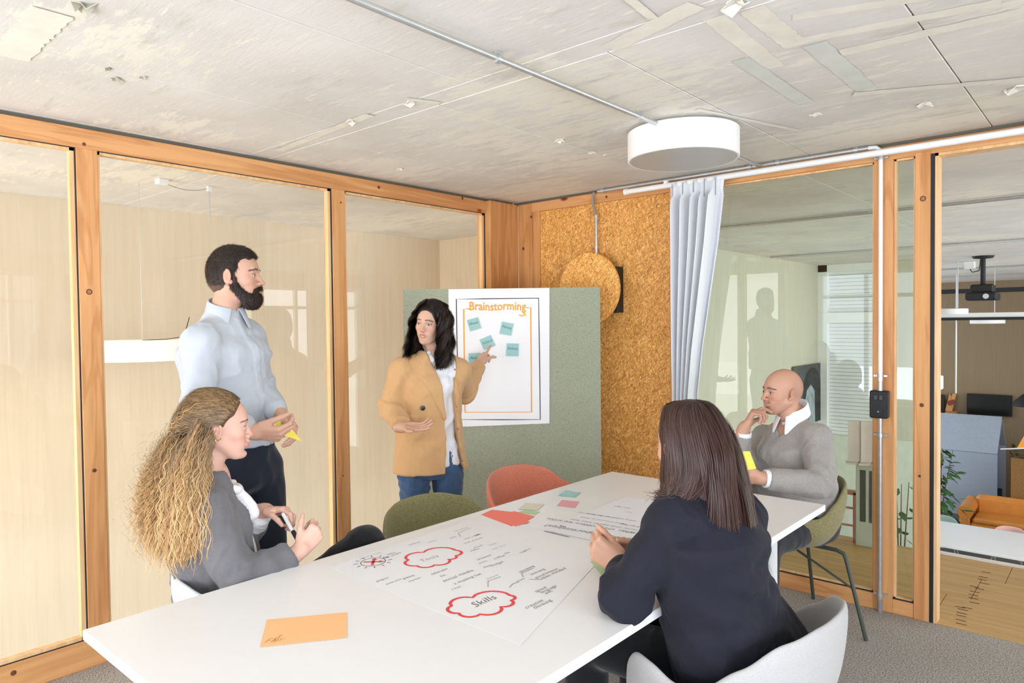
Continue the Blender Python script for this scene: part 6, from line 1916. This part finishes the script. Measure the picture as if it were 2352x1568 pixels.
    rebase(ob, (pelvis[0], pelvis[1], 0))
    q = [P(1700, 1036, 3.0), P(1722, 1036, 3.0), P(1737, 1076, 3.02), P(1706, 1080, 3.0)]
    n_ = -FWD; poly('sticky_note', q[::-1], M_NYEL, None, .0015, n_, label='yellow sticky note in the hand of the bald man', cat='sticky note')

# ------------------------------------------------------------------ 5. long haired woman from behind
def woman_back():
    HF = Frame(P(1581, 1020, 1.88), cv(-.50, .86, -.14), U3, .92)
    T = cv(-.58, .80, .0); L = unit(np.cross(U3, T))
    nb = P(1612, 1128, 1.84); chest = P(1622, 1240, 1.83); waist = P(1645, 1390, 1.86); pelvis = np.array([-.79, 1.87, .56])
    sL = P(1543, 1200, 1.80); eL = P(1432, 1372, 1.80); wL = P(1430, 1300, 2.04)
    sR = P(1698, 1186, 1.92); eR = P(1630, 1335, 2.14); wR = P(1484, 1274, 2.14)
    hR = pelvis-L*.09-U3*.02; hL = pelvis+L*.09-U3*.02
    X_ = np.array([-1., 0, 0])
    kL = hL+X_*.42+U3*.0+np.array([0, -.06, 0]); kR = hR+X_*.42; fL = kL*[1, 1, 0]+U3*.09; fR = kR*[1, 1, 0]+U3*.09
    base = np.array([.60, .33, .22]); hair = np.array(srgb(62, 42, 36)[:3])
    def col(Lc): return skin_col(Lc, base, (.50, .10, .09), brow=hair*.6, male=False)
    def body(v):
        torso(v, T, pelvis, waist, chest, nb, .155, .120, .135, .10, .09, .10, L, 0, sh=(sR, sL), rs=.04)
        for s_, e_, w_ in ((sR, eR, wR), (sL, eL, wL)): v.chain([s_, e_, w_], [.040, .033, .023], .02)
        for h_, k_, f_ in ((hR, kR, fR), (hL, kL, fL)): v.chain([h_, k_, f_], [.085, .055, .036], .02)
    tips = {}
    dL = cv(-.76, .22, .50); pL = cv(.30, .90, -.15)
    def handL(v):
        tips['L'] = add_hand(v, wL, dL, pL, 'L', fing=[(62, 78, 35), (68, 80, 38), (72, 82, 40), (76, 80, 40)], thumb=(20, 15, 10), tout=22, sc=1.0, spread=7)
        v.seg(eL, wL, .032, .024, .01)
    dR = cv(-.95, -.05, .26); pR = cv(-.10, -.88, -.40)
    def handR(v):
        tips['R'] = add_hand(v, wR, dR, pR, 'R', fing=[(18, 34, 18), (26, 44, 22), (34, 50, 26), (40, 54, 28)], thumb=(12, 15, 10), tout=30, sc=1.0, spread=11)
        v.seg(eR, wR, .032, .024, .01)
    ob, parts = skinbody('person', HF, dict(male=False, jaw=.95, nose=.95), [([wL, wL+cv(-.06, .06, .08)], handL), ([wR, wR-cv(.12, 0)], handR)],
                         ([hR, hL, sR, sL, eR, fR, fL], body), 'long brown haired woman in a navy blazer seen from behind, hands clasped', col, neckpts=[HF.w(-.03, 0, -.05), HF.w(-.035, 0, -.12), nb])
    M_NAIL = plain('dark_nail', srgb(58, 20, 34), .15)
    nails('fingernail', tips['R'][:4], -pR, M_NAIL, ob)
    # hair
    tw = lambda q: HF.o+HF.sc*(q[:, :1]*HF.x+q[:, 1:2]*HF.y+q[:, 2:3]*HF.z)
    v = Vol(HF.o-.26, HF.o+.17, .0042); e = v.ell
    e(HF, (-.016, 0, .034), (.102, .084, .097), .012); e(HF, (-.040, 0, -.03), (.080, .084, .11), .03); e(HF, (-.068, -.012, -.13), (.055, .078, .12), .03)
    e(HF, (.10, 0, -.02), (.07, .075, .09), .01, 's')
    V, Q = v.mesh(); Lc = HF.locp(V)
    link_mesh('hair', V, Q, M_HAIR, ob, True, hair*(.5+.9*fbm(Lc*np.array([1, 1, .15]), 160, 8, 2))[:, None])
    r = np.random.default_rng(15); n = 11500
    th = r.uniform(-.80, 1, n); a = r.uniform(0, 1, n)
    ang = th*2.5                                  # around the head seen from above, 0 = back
    part = r.uniform(-.06, .055, n)
    root = np.stack([part, r.normal(0, .004, n)+.004*np.sign(th), .129-.35*np.maximum(0, np.abs(part)-.02)**1.0*.6+0*th], 1)
    bk = np.cos(ang); sd = np.sin(ang)
    lay = r.uniform(0, 1, n)
    rad_x = .105+.008*lay; rad_y = .081+.008*lay
    p1 = np.stack([-.016-rad_x*bk*.75, rad_y*1.10*sd*1.0, .115+.02*lay], 1)
    p2 = np.stack([-.016-rad_x*bk*1.05-.02, rad_y*1.10*sd-.004, -.03+.0*th], 1)
    side = sd > 0     # left side falls in front of the shoulder, the rest down the back
    ln = .27+.09*r.uniform(size=n)-.05*np.abs(th)
    p3 = np.stack([-.118-.015*lay+r.normal(0, .008, n)+.03*np.abs(sd), -.058+np.where(sd > 0, .11, .070)*sd+r.normal(0, .012, n), -.370-.07*r.uniform(size=n)+.12*np.clip(sd, 0, 1)+.05*np.clip(-sd-.2, 0, 1)], 1)
    k_ = sm(sd, .5, .8)
    q3 = np.stack([.004+.020*r.normal(size=n), .088+.014*r.normal(size=n), -.125-.05*r.uniform(size=n)], 1)
    k_ = np.where(sd > .72, 1.0, k_*.3)[:, None]; p3 = p3*(1-k_)+q3*k_
    def G(_r, t):
        A = bez(tw(root), tw(p1), tw(p1*.35+p2*.65), tw(p2), np.minimum(t/.45, 1))
        p2b = p2+(p2-p1)*np.array([.2, .1, .55]); p2c = p3*.62+p2b*.38+np.stack([-.012+.0*th, .010*sd, .0*th], 1)
        B = bez(tw(p2), tw(p2b), tw(p2c), tw(p3), np.clip((t-.45)/.55, 0, 1))
        w = (t > .45)[None, :, None]; return np.where(w, B, A)
    pts, R_, C = strand_set(root, G, 26, .00062, .0085, 1.25, 33, .35, .0030, np.array([hair*1.15, hair*.8, hair*1.5, hair]), np.array([hair*1.5, hair*1.1, hair*1.9]), clump=330, curl0=.0, key=th)
    V, Q, CC = ribbons(pts, R_, HF.o-U3*.1, C)
    link_mesh('long_hair', V, Q, M_HAIR, ob, True, CC)['kind'] = 'stuff'
    M_NB = fabric('navy_blazer', srgb(27, 27, 37), srgb(35, 35, 46), 800, rough=.8, bmp=.12, big=.05, sheen=.05)
    lo, hi = bbox([pelvis, nb, sR, sL, eR, eL, wR, wL], .18); v = Vol(lo, hi, .005)
    hemc = pelvis-U3*.10
    torso(v, T, pelvis-U3*.02, waist, chest, nb-U3*.02, .190, .142, .148, .150, .118, .122, L, .012, sh=(sR, sL), rs=.046)
    v.eseg(pelvis-U3*.07, waist, .200, .150, .165, .12, L, .03); v.plane(hemc, -U3)
    v.chain([sL, eL, wL], [.060, .058, .043], .024); v.chain([sR, eR, wR], [.060, .058, .043], .024)
    v.D = np.maximum(v.D, -Vsub_seg(v, nb-U3*.05, nb+U3*.1, .048, .064))
    TF = Frame(chest, T, U3); v.relief(TF, [(-.03, .3), (-.05, .05), (0, -.25), (.05, .05), (.03, .3)], -1)
    TB = Frame(chest, -T, U3)
    for (e_, w_) in ((eL, wL), (eR, wR)): d_ = unit(w_-e_); v.cut(w_-d_*.03, d_, .08)
    V, Q = v.mesh()
    V = wrinkle(V, Q, .004, 7, 121, [(eL, unit(wL-sL), 70, .007, .08), (sL-U3*.05-T*.04, cv(.8, 0, .5), 70, .006, .08), (waist-T*.1, cv(.3, 0, .9), 60, .006, .14), (sR-U3*.08-T*.06, cv(.7, 0, -.6), 60, .005, .1), (eL*.5+sL*.5, unit(eL-sL), 60, .004, .07)])
    link_mesh('blazer', V, Q, M_NB, ob, True)
    # pocket welt and sleeve buttons
    M_BK = fabric('black_suit_trousers', srgb(16, 16, 18), srgb(24, 24, 27), 800, rough=.9, bmp=.1)
    lo, hi = bbox([hR, hL, pelvis+U3*.02, kR, kL, fR, fL], .15); v = Vol(lo, hi, .006)
    v.eseg(pelvis-U3*.06, pelvis+U3*.04, .165, .15, .135, .125, L, .03)
    v.chain([hR, kR, fR], [.092, .068, .052], .02); v.chain([hL, kL, fL], [.092, .070, .052], .02)
    V, Q = v.mesh(); V = wrinkle(V, Q, .002, 6, 131); link_mesh('trousers', V, Q, M_BK, ob, True)
    for f_ in (fR, fL):
        v = Vol(f_+np.array([-.3, -.3, -.12]), f_+np.array([.3, .3, .06]), .006); b0 = f_*[1, 1, 0]
        v.seg(b0+U3*.07, b0+U3*.05+X_*.06, .034, .034, .02); v.seg(b0+U3*.045+X_*.05, b0+U3*.03+X_*.15, .036, .026, .02); v.plane(b0+U3*.001, -U3)
        V, Q = v.mesh(); link_mesh('shoe', V, Q, plain('black_shoe', srgb(30, 28, 28), .35), ob, True)
    rebase(ob, (pelvis[0], pelvis[1], 0))
    print('chair align', pelvis)
woman_standing()
woman_curly()
man_sweater()
woman_back()
# ================================================================== THINGS IN THE HALL BEYOND
def Y(px, py, y): return onplane(px, py, 1, y)
ZL = -2.9
# ---- house shaped felt booth
M_BOOTH = fabric('blue_grey_felt', srgb(158, 168, 182), srgb(176, 186, 200), 60, bmp=.1, big=.03)
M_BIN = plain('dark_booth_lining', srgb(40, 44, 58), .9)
bx0, bx1 = Y(2062, 1000, 18.4)[0], Y(2291, 1045, 18.4)[0]
yb0, yb1 = 18.4, 19.85
zr_ = Y(2303, 957, 19.1)[2]; ze = Y(2291, 1042, 18.4)[2]
bt = empty('felt_booth', ((bx0+bx1)/2, 19.1, ZL), 'blue grey felt booth shaped like a house on the lower floor of the hall', 'booth')
ym = (yb0+yb1)/2
def slab(pts, t, mat, nm):
    pts = [np.array(p, float) for p in pts]; n = unit(np.cross(pts[1]-pts[0], pts[2]-pts[0]))*t
    m = MB(); m.add(pts+[p+n for p in pts], [(3, 2, 1, 0), (4, 5, 6, 7), (0, 1, 5, 4), (1, 2, 6, 5), (2, 3, 7, 6), (3, 0, 4, 7)])
    return PB(m, nm, mat, bt)
slab([(bx0, yb0, ZL), (bx0, yb0, ze), (bx1, yb0, ze), (bx1, yb0, ZL)], .05, M_BOOTH, 'side_wall')
slab([(bx0, yb1, ZL), (bx1, yb1, ZL), (bx1, yb1, ze), (bx0, yb1, ze)], .05, M_BOOTH, 'side_wall')
slab([(bx0, yb0-.02, ze), (bx0, ym, zr_), (bx1, ym, zr_), (bx1, yb0-.02, ze)], .06, M_BOOTH, 'roof_panel')
slab([(bx0, ym, zr_), (bx0, yb1+.02, ze), (bx1, yb1+.02, ze), (bx1, ym, zr_)], .06, M_BOOTH, 'roof_panel')
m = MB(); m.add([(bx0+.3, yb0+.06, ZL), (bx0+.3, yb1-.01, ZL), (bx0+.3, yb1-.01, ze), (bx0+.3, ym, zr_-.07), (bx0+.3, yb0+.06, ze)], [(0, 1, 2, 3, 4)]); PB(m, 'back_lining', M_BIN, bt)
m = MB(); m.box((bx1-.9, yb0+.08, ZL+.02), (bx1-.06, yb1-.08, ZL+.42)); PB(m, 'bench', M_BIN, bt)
# ---- wall television
tv = empty('television', tuple(Y(2272, 930, 19.9)), 'wide black television on the brown plywood wall of the hall', 'television')
a, b = Y(2221, 903, 19.9), Y(2325, 957, 19.9)
PB(MB().box((a[0], 19.86, b[2]), (b[0], 19.93, a[2]), .01), 'casing', M_BLACK, tv)
PB(MB().box((a[0]+.02, 19.852, b[2]+.02), (b[0]-.02, 19.861, a[2]-.02)), 'screen', plain('black_screen', srgb(14, 14, 15), .18), tv)
PB(MB().box(((a[0]+b[0])/2-.15, 19.9, b[2]+.1), ((a[0]+b[0])/2+.15, 20.0, a[2]-.1)), 'wall_mount', M_BLACK, tv)
mo = empty('monitor', tuple(Y(2160, 925, 19.9)), 'dark monitor at the left beside the leaflet stand above the booth', 'monitor')
a, b = Y(2146, 905, 19.9), Y(2170, 946, 19.9)
PB(MB().box((a[0]-.2, 19.86, b[2]-.02), (b[0], 19.92, a[2]), .01), 'casing', M_BLACK, mo)
PB(MB().box((a[0], 19.92, b[2]+.1), (a[0]+.2, 20.0, a[2]-.1)), 'wall_mount', M_BLACK, mo)
ls = empty('leaflet_stand', tuple(Y(2190, 925, 19.8)), 'wooden leaflet stand with a red booklet beside the dark monitor', 'stand')
a, b = Y(2176, 903, 19.9), Y(2192, 944, 19.9)
PB(MB().obox(((a[0]+b[0])/2, 19.9, (a[2]+b[2])/2), ((b[0]-a[0])/2, 0, 0), (0, .012, 0), (0.04, 0.03, (a[2]-b[2])/2)), 'back_board', M_PZ2, ls)
c = Y(2185, 924, 19.83); PB(MB().obox(c, (.075, 0, .03), (0, .008, 0), (-.02, 0, .05)), 'booklet', plain('red_booklet', srgb(132, 62, 52), .7), ls)
PB(MB().box((a[0], 19.6, b[2]-.03), (b[0]+.08, 20.0, b[2]), .003), 'tray', M_PX, ls)
# ---- projector on its pole
pb = onplane(2258, 588, 2, H)
pj = empty('projector', (pb[0], pb[1], H), 'black projector hanging from the hall ceiling on a pole', 'projector')
def PY_(px, py): return onplane(px, py, 1, pb[1])
z1 = PY_(2256, 658)[2]; z2 = PY_(2256, 672)[2]; z3 = PY_(2256, 690)[2]; w2 = (PY_(2294, 680)[0]-PY_(2222, 680)[0])/2
PB(MB().lathe((pb[0], pb[1], H-.03), [(.02, -.01), (.12, .0), (.14, .03)], 24), 'ceiling_plate', M_BLACK, pj, 'auto')
PB(MB().tube([(pb[0], pb[1], H-.02), (pb[0], pb[1], z1)], .032, 14), 'pole', M_BLACK, pj, 'auto')
PB(MB().box((pb[0]-.14, pb[1]-.12, z2-.01), (pb[0]+.14, pb[1]+.12, z1+.03), .02), 'mount', M_BLACK, pj)
PB(MB().box((pb[0]-w2, pb[1]-.2, z3), (pb[0]+w2, pb[1]+.2, z2), .02), 'casing', M_BLACK, pj)
PB(MB().lathe((pb[0]+.06, pb[1]-.21, (z2+z3)/2), [(.035, 0), (.04, .02), (.04, .03)], 18, axis=1), 'lens', plain('lens_glass', srgb(210, 214, 220), .1), pj)
sb = onplane(2228, 600, 2, H)
so_ = empty('socket_box', tuple(sb), 'small white junction box on the hall ceiling beside the projector', 'junction box')
PB(MB().box((sb[0]-.07, sb[1]-.07, H-.12), (sb[0]+.07, sb[1]+.07, H), .01), 'box', M_WHITE, so_)
PB(MB().tube([(sb[0], sb[1], H-.12), (sb[0]+.03, sb[1], H-.17), (sb[0]+.12, sb[1], H-.15), (pb[0]-.03, pb[1], H-.04)], .008, 6), 'cable', M_BLACK, so_)
# ---- conduits under the hall ceiling
for (y, lab) in ((6.2, 'metal conduit under the hall ceiling nearest the glazed wall'), (9.6, 'metal conduit under the hall ceiling between the glazed wall and the projector'), (14.3, 'metal conduit under the hall ceiling behind the projector')):
    o = MB().tube([(-3.7, y, H-.02), (3.3, y+.02, H-.02)], .014, 8).build('hall_conduit', M_GALV, None, 'auto'); tag(o, lab, 'conduit')
# ---- round lamps of the hall
for (px, py, w, y, lab) in ((2184, 716, 34, 12.7, 'white round hall lamp hanging at the left end of the pale beam'), (2268, 738, 34, 15.5, 'white round hall lamp hanging below the pale beam')):
    c = Y(px, py, y); d_ = float((c-CAMP)@FWD); r_ = w*d_/CF
    l_ = empty('hall_lamp', tuple(c), lab, 'lamp')
    PB(MB().lathe((c[0], c[1], c[2]-.04), [(r_*.97, 0), (r_, .005), (r_, .085), (r_*.96, .09)], 40), 'shade', M_SHADE, l_, 'auto')
    PB(MB().tube([(c[0]+r_*.4, c[1], c[2]+.05), (c[0]+r_*.4, c[1], H)], .006, 6), 'cable', M_GALV, l_)
for (px, y, p2, lab) in ((2156, 11.6, 866, 'thin pendant rod ending in a small lit tube lamp in the hall'), (2196, 16.3, 903, 'thin pale pole rising behind the leaflet stand in the hall')):
    c = Y(px, p2, y); o = MB().tube([(c[0], y, c[2]), (c[0], y, H)], .016, 8).build('hanging_rod', M_GALV, None, 'auto'); tag(o, lab, 'rod')
    if p2 < 900:
        MB().box((c[0]-.05, y-.05, c[2]-.17), (c[0]+.05, y+.05, c[2]+.02), .01).build('lit_tube', emis('lit_tube', (1, .95, .8, 1), 4.0), o)
# ---- white table on the lower floor with chairs
tzl = ZL+.75
t_ = empty('lower_table', (-1.6, 13.6, ZL), 'long white table on the lower floor seen past the doorway', 'table')
ty0, ty1 = 13.0, 14.55
txa, txb = -3.3, 1.2
PB(MB().box((txa, ty0, tzl-.04), (txb, ty1, tzl), .004), 'tabletop', M_TOP, t_)
for x in (txa+.2, txb-.2):
    for y in (ty0+.15, ty1-.15): PB(MB().box((x-.03, y-.03, ZL), (x+.03, y+.03, tzl-.04)), 'leg', M_TLEG, t_)
M_SH_B = plain('blue_grey_shell', srgb(164, 182, 200), .5); M_SH_P = plain('pink_shell', srgb(226, 178, 170), .5); M_SH_T = plain('sage_shell', srgb(150, 172, 164), .5)
def lower_chair(x, y, rz, msh, lab):
    c = make_chair('hall_chair', (x, y, ZL), rz, msh, M_LEG_W, lab, 'moulded chairs around the lower table')
    for ch in c.children:
        for md in ch.modifiers:
            if md.type == 'SUBSURF': md.render_levels = 1
q = onplane(2205, 1265, 2, ZL+.5); lower_chair(q[0], 12.55, radians(86), M_SH_B, 'blue grey hall chair at the near side of the lower table')
lower_chair(-0.55, 12.5, radians(95), M_SH_P, 'pink hall chair at the near side of the lower table')
q = onplane(2320, 1215, 2, ZL+.7); lower_chair(q[0], 14.75, radians(-92), M_SH_P, 'pink hall chair at the far side of the lower table')
lower_chair(-2.55, 14.85, radians(-84), M_SH_T, 'sage green hall chair at the far side of the lower table')
cpd = P(2158, 1218, 14.6)
cp_ = empty('picture_card', (cpd[0], 13.6, tzl), 'white folded card standing on the lower table by the door post', 'card')
PB(MB().obox((cpd[0], 13.6, tzl+.16), (.10, .04, 0), (-.004, .008, 0), (0, .03, .16)), 'card', M_PAPER2, cp_); PB(MB().box((cpd[0]-.1, 13.55, tzl), (cpd[0]+.16, 13.68, tzl+.02)), 'base', M_BLACK, cp_)
# ---- leather armchair / sofa
M_LEATH = plain('tan_leather', srgb(206, 134, 58), .4, vary=.08, vs=5)
sc_ = onplane(2300, 1215, 2, ZL+.3)
sx, sy = sc_[0]+.25, 16.6
sf = empty('tan_sofa', (sx, sy, ZL), 'tan leather sofa with a rounded arm on the lower floor', 'sofa')
PB(MB().box((sx-.75, sy-.4, ZL+.12), (sx+1.2, sy+.45, ZL+.40), .05), 'base', M_LEATH, sf)
PB(MB().box((sx-.75, sy+.25, ZL+.38), (sx+1.2, sy+.47, ZL+.82), .08), 'backrest', M_LEATH, sf)
m = MB(); m.tube([(sx-.82, sy-.42, ZL+.58), (sx-.82, sy+.48, ZL+.62)], .13, 20); PB(m, 'arm_roll', M_LEATH, sf, 'auto')
PB(MB().box((sx-.92, sy-.40, ZL+.1), (sx-.74, sy+.46, ZL+.55), .03), 'arm', M_LEATH, sf)
PB(MB().box((sx-.70, sy-.42, ZL+.38), (sx+.22, sy+.26, ZL+.50), .04), 'seat_cushion', M_LEATH, sf); PB(MB().box((sx+.24, sy-.42, ZL+.38), (sx+1.15, sy+.26, ZL+.50), .04), 'seat_cushion', M_LEATH, sf)
for dx in (-.8, 1.1):
    for dy in (-.33, .38): PB(MB().tube([(sx+dx, sy+dy, ZL), (sx+dx, sy+dy, ZL+.13)], .025, 8), 'foot', M_BLACK, sf)
# ---- plants
def leafy(name, base, htop, n, spread, seed, lab, size=.09, pot=True, mat=None):
    r = random.Random(seed); root = empty(name, base, lab, 'plant')
    ml = mat or plain('leaf_green_%d' % seed, srgb(58, 96, 48), .5, vary=.3, vs=4)
    if pot: PB(MB().lathe(base, [(.14, 0), (.19, .36), (.16, .36), (.15, .32)], 20), 'pot', M_WHITE, root, 'auto')
    z0 = base[2]+(.3 if pot else 0)
    for k in range(4):
        a = r.uniform(0, 6.28); q = r.uniform(.1, .6)*spread
        PB(MB().tube([(base[0], base[1], z0), (base[0]+q*.4*cos(a), base[1]+q*.4*sin(a), z0+(htop-z0)*.5), (base[0]+q*cos(a), base[1]+q*sin(a), htop*1.0)], [.012, .009, .004], 6), 'stem', plain('stem_brown', srgb(90, 74, 50), .8), root)
    for k in range(n):
        t = r.uniform(.15, 1.0); a = r.uniform(0, 6.28); rr = spread*r.uniform(.1, 1)*(1-.4*t)
        c = np.array([base[0]+rr*cos(a), base[1]+rr*sin(a), z0+(htop-z0)*t])
        d = unit([cos(a), sin(a), r.uniform(-.9, .3)]); s_ = unit(np.cross(d, [r.uniform(-.3, .3), r.uniform(-.3, .3), 1])); nn = np.cross(s_, d)
        L_ = size*r.uniform(.7, 1.3); w = L_*.24
        v = [c, c+d*L_*.35+s_*w-nn*w*.2, c+d*L_*.35-s_*w-nn*w*.2, c+d*L_*.7+s_*w*.8-nn*L_*.08, c+d*L_*.7-s_*w*.8-nn*L_*.08, c+d*L_-nn*L_*.2, c+d*L_*.35+nn*.0, c+d*L_*.7-nn*L_*.05]
        m = MB(); m.add(v, [(0, 6, 1), (0, 2, 6), (1, 6, 7, 3), (6, 2, 4, 7), (3, 7, 5), (7, 4, 5)])
        PB(m, 'leaf', ml, root, True)
    return root
pp_ = onplane(2162, 1290, 2, ZL+.1)
leafy('tall_pot_plant', (Y(2158, 1100, 15.6)[0], 15.6, ZL), Y(2158, 1030, 15.6)[2], 130, .42, 3, 'tall green pot plant in front of the grey booth', .20)
leafy('low_pot_plant', (Y(2068, 1150, 9.0)[0], 9.0, ZL+.4), Y(2068, 1105, 9.0)[2], 60, .26, 5, 'dark leaved pot plant seen through the narrow pane', .15)
# planter of hedge greenery on a woven screen
M_WOV = plain('woven_brown', srgb(142, 104, 58), .85, vary=.25, vs=40, bmp=.4, bs=120)
xa = Y(2322, 1050, 17.2)[0]; zt = Y(2335, 1052, 17.2)[2]; zb_ = Y(2335, 1028, 17.2)[2]
wv = empty('woven_screen', (xa+1.0, 17.2, ZL), 'brown woven screen with greenery on top beyond the booth', 'screen')
PB(MB().box((xa, 17.2, ZL), (xa+2.0, 17.32, zt), .01), 'panel', M_WOV, wv)
r = random.Random(4)
M_LF2 = plain('hedge_green', srgb(60, 76, 40), .6, vary=.3, vs=5)
for k in range(110):
    c = np.array([xa+r.uniform(0, 1.0), 17.22+r.uniform(-.05, .1), zt+r.uniform(0, zb_-zt)]); a = r.uniform(0, 6.28); d = unit([cos(a), sin(a)*.6, r.uniform(-.2, .8)]); s_ = unit(np.cross(d, [0, 0, 1.])); L_ = .13
    m = MB(); m.add([c, c+d*L_*.5+s_*.03, c+d*L_, c+d*L_*.5-s_*.03], [(0, 1, 2, 3)]); PB(m, 'leaf', M_LF2, wv)
# ---- black pendant shade with a lamp that warms the wall, orange cushion seat
pd = Y(2350, 905, 18.2); pn_ = empty('bell_pendant', tuple(pd), 'black bell shaped pendant at the right edge of the doorway view', 'lamp')
PB(MB().lathe((pd[0]+.1, 18.2, pd[2]-.25), [(.30, 0), (.26, .10), (.12, .24), (.04, .30)], 28), 'shade', M_BLACK, pn_, 'auto')
PB(MB().lathe((pd[0]+.1, 18.2, pd[2]-.22), [(.08, 0), (.11, .05), (.06, .12)], 16), 'bulb', emis('warm_bulb', (1, .72, .38, 1), 25), pn_, 'auto')
PB(MB().tube([(pd[0]+.1, 18.2, pd[2]+.05), (pd[0]+.1, 18.2, H)], .01, 6), 'cable', M_BLACK, pn_)
ct = Y(2345, 1018, 16.4); cs = empty('orange_canopy', tuple(ct), 'orange fabric canopy at the right edge of the doorway view', 'canopy')
m = MB(); a, b, c_ = Y(2335, 1030, 16.4), Y(2352, 1000, 16.4), Y(2392, 1030, 16.4)
m.add([a, b, c_, a+A3v(0, .5, 0), b+A3v(0, .5, 0), c_+A3v(0, .5, 0)], [(0, 1, 4, 3), (1, 2, 5, 4), (0, 2, 1), (3, 4, 5)]); PB(m, 'cloth', plain('orange_cloth', srgb(238, 160, 60), .7), cs)
PB(MB().tube([Y(2298, 1031, 16.4), Y(2395, 1028, 16.4)], .012, 8), 'bar', M_WHITE, cs)
# ---- framed black and white photograph on the side wall of the hall: a dark arch over pale ground
XS = -3.78
pf = empty('framed_photograph', tuple(onplane(1855, 900, 0, XS)), 'black and white photograph of an arched passage on the pale hall wall', 'picture')
def XQ(px, py, o=0.0): return onplane(px, py, 0, XS+o)
a = XQ(1888, 832); b = XQ(1820, 843)
y0_, y1_ = b[1], a[1]; zt_ = (a[2]+b[2])/2; zb2 = XQ(1888, 962)[2]
PB(MB().box((XS+.0, y0_, zb2), (XS+.02, y1_, zt_), .003), 'print', plain('dark_print', srgb(74, 76, 80), .6, vary=.3, vs=6), pf)
def onprint(pts, mat, nm, o):
    v = [np.array([XS+.021+o, y0_+(y1_-y0_)*u, zb2+(zt_-zb2)*w]) for u, w in pts]
    m = MB(); m.add(v, [tuple(range(len(v)))[::-1]]); return PB(m, nm, mat, pf)
arch = [(.30, 0), (.30, .55)]+[(.61+.31*cos(q), .55+.40*sin(q)) for q in np.linspace(pi, 0, 14)]+[(.92, 0)]
onprint(arch, plain('print_black', srgb(30, 32, 34), .6), 'printed_arch', .001)
onprint([(.36, 0), (.36, .40), (.42, .58), (.55, .66), (.68, .55), (.70, 0)], plain('print_grey', srgb(150, 162, 168), .6, vary=.3, vs=9), 'printed_path', .002)
# ---- pink steel rack and white leaflet panels on the edge of the gallery
M_PINK = plain('dusty_pink_steel', srgb(208, 160, 156), .5)
ye = 5.08
rk = empty('pink_rack', tuple(onplane(1967, 1222, 1, ye)*[1, 1, 0]), 'low pink steel rack on the edge of the gallery floor', 'rack')
def E_(px, py): return onplane(px, py, 1, ye)
xr = E_(1967, 1222)[0]; xl = E_(1780, 1190)[0]; zt = E_(1967, 1130)[2]
PB(MB().box((xr-.018, ye-.02, 0), (xr+.018, ye+.02, zt), .003), 'post', M_PINK, rk); PB(MB().box((xl-.018, ye-.02, 0), (xl+.018, ye+.02, zt), .003), 'post', M_PINK, rk)
PB(MB().box((xl, ye-.02, zt-.02), (xr+.018, ye+.02, zt+.01), .003), 'top_rail', M_PINK, rk)
for k in (.34, .70): PB(MB().tube([(xl, ye, zt*(1-k)), (xr, ye, zt*(1-k))], .008, 8), 'rail', M_PINK, rk)
cbn = empty('leaflet_cabinet', (E_(1985, 1220)[0]+.1, ye, 0), 'tall white leaflet cabinet with slanted panels at the end of the pink rack', 'cabinet')
M_CABW = plain('warm_white_panel', srgb(224, 212, 206), .6)
xa = E_(1957, 1000)[0]; xb2 = -1.18
zt2 = E_(1960, 962)[2]; zm = E_(1960, 1055)[2]
PB(MB().box((xa+.05, ye-.10, 0), (xb2, ye+.04, zm), .004), 'body', plain('pale_green_panel', srgb(196, 208, 200), .6), cbn)
w_ = (xb2-xa)/3
for k in range(3):
    x = xa+w_*k
    PB(MB().obox((x+w_*.5, ye-.08+.02*k, (zt2+zm)/2), (w_*.46, .02, 0), (-.004, .012, 0), (0, 0, (zt2-zm)/2)), 'slanted_panel', M_CABW, cbn)
    PB(MB().obox((x+w_*.5, ye-.12+.02*k, zm), (w_*.5, .02, 0), (-.01, .04, 0), (0, 0, .006)), 'ledge', M_CABW, cbn)
for k in range(2):
    x = xa+w_*(1.05+.75*k)
    PB(MB().box((x, ye-.103, zm*.30), (x+.035, ye-.098, zm*.92)), 'dark_slot', plain('slot_grey', srgb(84, 90, 86), .8), cbn)
# ---- knots of the pine frames
M_KN = plain('knot_dark', srgb(104, 58, 26), .6, vary=.2, vs=60); M_KN2 = plain('knot_core', srgb(176, 112, 64), .6, vary=.1, vs=60)
for (px, py, s, core) in ((205, 670, .013, 1), (217, 1080, .009, 0), (193, 331, .008, 0), (31, 1545, .011, 0), (870, 430, .010, 0), (1062, 455, .010, 0), (783, 465, .006, 0), (788, 1092, .005, 0)):
    c = onplane(px, py, 0, XL)
    MB().lathe((XL, c[1], c[2]), [(s, .0003), (s*.5, .0009)], 14, axis=0).build('knot', M_KN, wl)
    if core: MB().lathe((XL, c[1], c[2]), [(s*.62, .0009), (s*.3, .0013)], 12, axis=0).build('knot_core', M_KN2, wl)
for (px, py, s, core, yk) in ((2120, 456, .014, 1, YR-.004), (2117, 930, .010, 0, YR-.004), (2112, 1093, .007, 0, YR-.004), (1187, 570, .010, 0, YR), (1202, 571, .012, 0, YR), (1220, 498, .010, 0, YR), (1181, 646, .008, 0, YR), (1393, 452, .009, 0, YR)):
    c = onplane(px, py, 1, yk)
    MB().lathe((c[0], yk, c[2]), [(s*.5, -.0010), (s, -.0004)], 14, axis=1).build('knot', M_KN, wr)
    if core: MB().lathe((c[0], yk, c[2]), [(s*.3, -.0015), (s*.62, -.0011)], 12, axis=1).build('knot_core', M_KN2, wr)
# end
